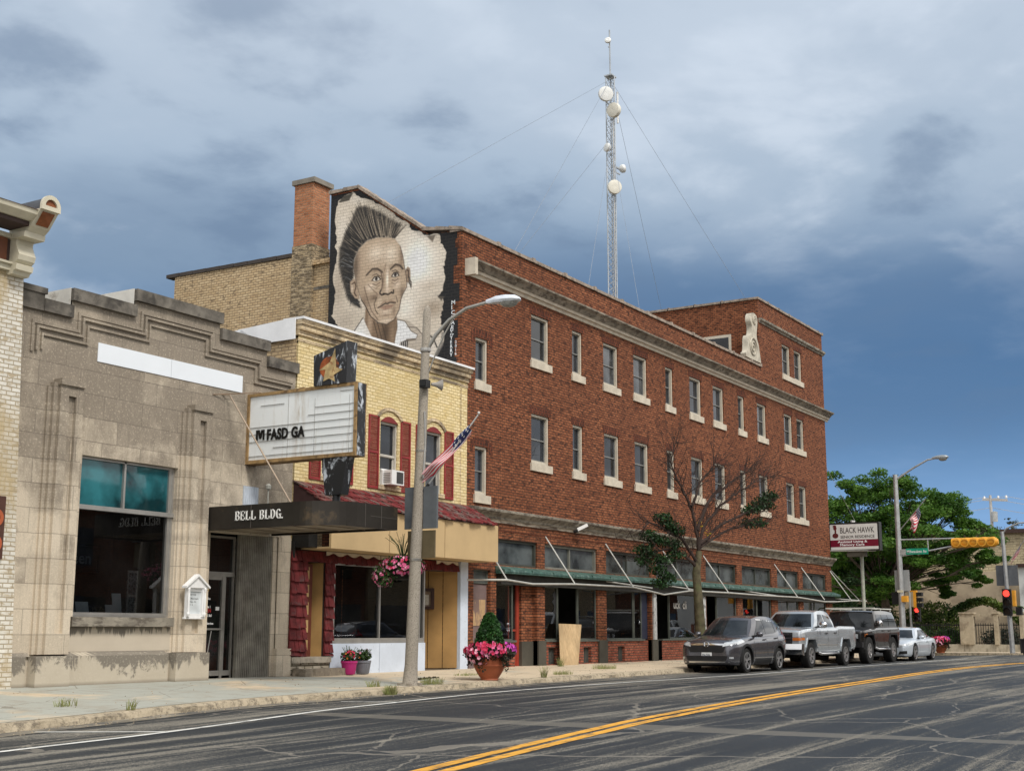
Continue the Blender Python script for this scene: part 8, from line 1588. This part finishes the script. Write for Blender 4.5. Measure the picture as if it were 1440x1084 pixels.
tuft(24.35, 16.95, .20, 150, .16, 'green weed tuft at the foot of the speckled concrete pole'); tuft(22.6, 17.2, .12, 50, .15, 'weed tuft in the pavement left of the concrete pole'); tuft(22.3, 16.55, .10, 140, .22, 'upright weed tuft growing from the kerb left of the concrete pole'); tuft(14.9, 17.5, .12, 45, .14, 'wispy weed tuft on the pavement in front of the stone window'); tuft(15.3, 16.45, .05, 25, .18, 'small brown weed sprouting from the kerb in front of the stone building'); tuft(30.6, 17.2, .22, 160, .12, 'low spreading weeds on the pavement right of the terracotta bowl'); tuft(35.0, 18.3, .3, 200, .14, 'flat yellowish weeds near the plywood sheet'); tuft(28.9, 16.78, .06, 60, .3, 'tall thin weed in the kerb right of the terracotta bowl'); tuft(35.8, 20.2, .08, 60, .32, 'weed growing at the plinth of the hotel pier'); tuft(28.2, 18.6, .25, 120, .07, 'sparse low weeds behind the terracotta bowl')
mb = MB(); rs = np.random.RandomState(12)
for k in range(1500):
    x = rs.uniform(9, 62); off_ = abs(rs.normal(0, .22)); y = ky(x) - .02 - off_ if rs.rand() < .75 else ky(x) + rs.uniform(.05, 3.5); z = (zr(x) + .005) if y < ky(x) else zs(x, y); s_ = rs.uniform(.006, .022) * (1.4 if rs.rand() < .06 else 1)
    v = [(x + s_ * a * rs.uniform(.6, 1.3), y + s_ * b * rs.uniform(.6, 1.3), z + s_ * c) for a, b, c in ((1, 0, 0), (0, 1, 0), (-1, 0, 0), (0, -1, 0), (0, 0, 1.1))]; mb.add(v, [(0, 1, 4), (1, 2, 4), (2, 3, 4), (3, 0, 4)])
tag(mb.build('gravel_debris', M('gravel', (.30, .25, .18), .95, var=.5, scale=30), recalc=False), kind='stuff')
mb = MB(); rs = np.random.RandomState(4)
for k in range(60): x = 25.3 + rs.uniform(0, 1.3); y = 18.1 + (x - 25.3) * .25 + rs.normal(0, .05); s_ = rs.uniform(.02, .06); z = zs(x, y); mb.add([(x - s_ * 1.6, y, z), (x, y - s_, z), (x + s_ * 1.6, y, z), (x, y + s_, z), (x, y, z + s_ * .8)], [(0, 1, 4), (1, 2, 4), (2, 3, 4), (3, 0, 4)])
tag(mb.build('leaf_litter', M('dark litter', (.035, .028, .018), .95), recalc=False), kind='stuff')
# ================================================================== across the street (seen only as reflections)
def opp(name, x0, x1, h, mat, label, nwin, y=-9.):
    t = thing(name, ((x0 + x1) / 2, y, .3), label, 'building', 'buildings across the street'); mb = MB(); mb.box(x0, x1, y - 10, y, 0, h); mb.build('wall', mat, t); mb = MB(); mb.box(x0 - .1, x1 + .1, y, y + .3, h - .5, h + .1); mb.build('cornice', M_corn, t); w = (x1 - x0) / nwin
    for k in range(nwin):
        c = x0 + w * (k + .5); mb = MB(); mb.box(c - w * .38, c + w * .38, y, y + .05, .9, 3.1); mb.build('shop_window', M_glassD, t); mb = MB(); mb.box(c - .55, c + .55, y, y + .05, 4.6, 6.4); mb.build('window', M_glassD, t)
opp('brown_shop_row', 4, 34, 7.6, M_brick, 'brown brick shop row across the street, behind the viewer', 7); opp('pale_shop_row', 34.3, 66, 8.6, M_brick, 'taller brick shop row across the street, to the right', 8); opp('brown_shop_row', 66.3, 100, 7.8, M_brickT, 'tan shop row across the street, farther right', 6); opp('brown_shop_row', 100.5, 150, 9.5, M_brick, 'long brick block across the street, farthest right', 8); opp('tan_shop_row', -28, 3.7, 7.0, M_brickT, 'tan brick shop row across the street, to the left', 7)
def srcroot(nm): return bpy.data.objects[nm]
dup(srcroot('parked_crossover'), (52.2, 3.2, .30), 'grey crossover parked across the street, seen only reflected in shop glass', rz=0.)
dup(srcroot('off_road_vehicle'), (76., 3.2, .36), 'black off-roader parked across the street, seen only reflected in shop glass', rz=0.)
dup(srcroot('pickup_truck'), (86., 3.2, .36), 'silver pickup parked across the street, seen only reflected in shop glass', rz=0.)
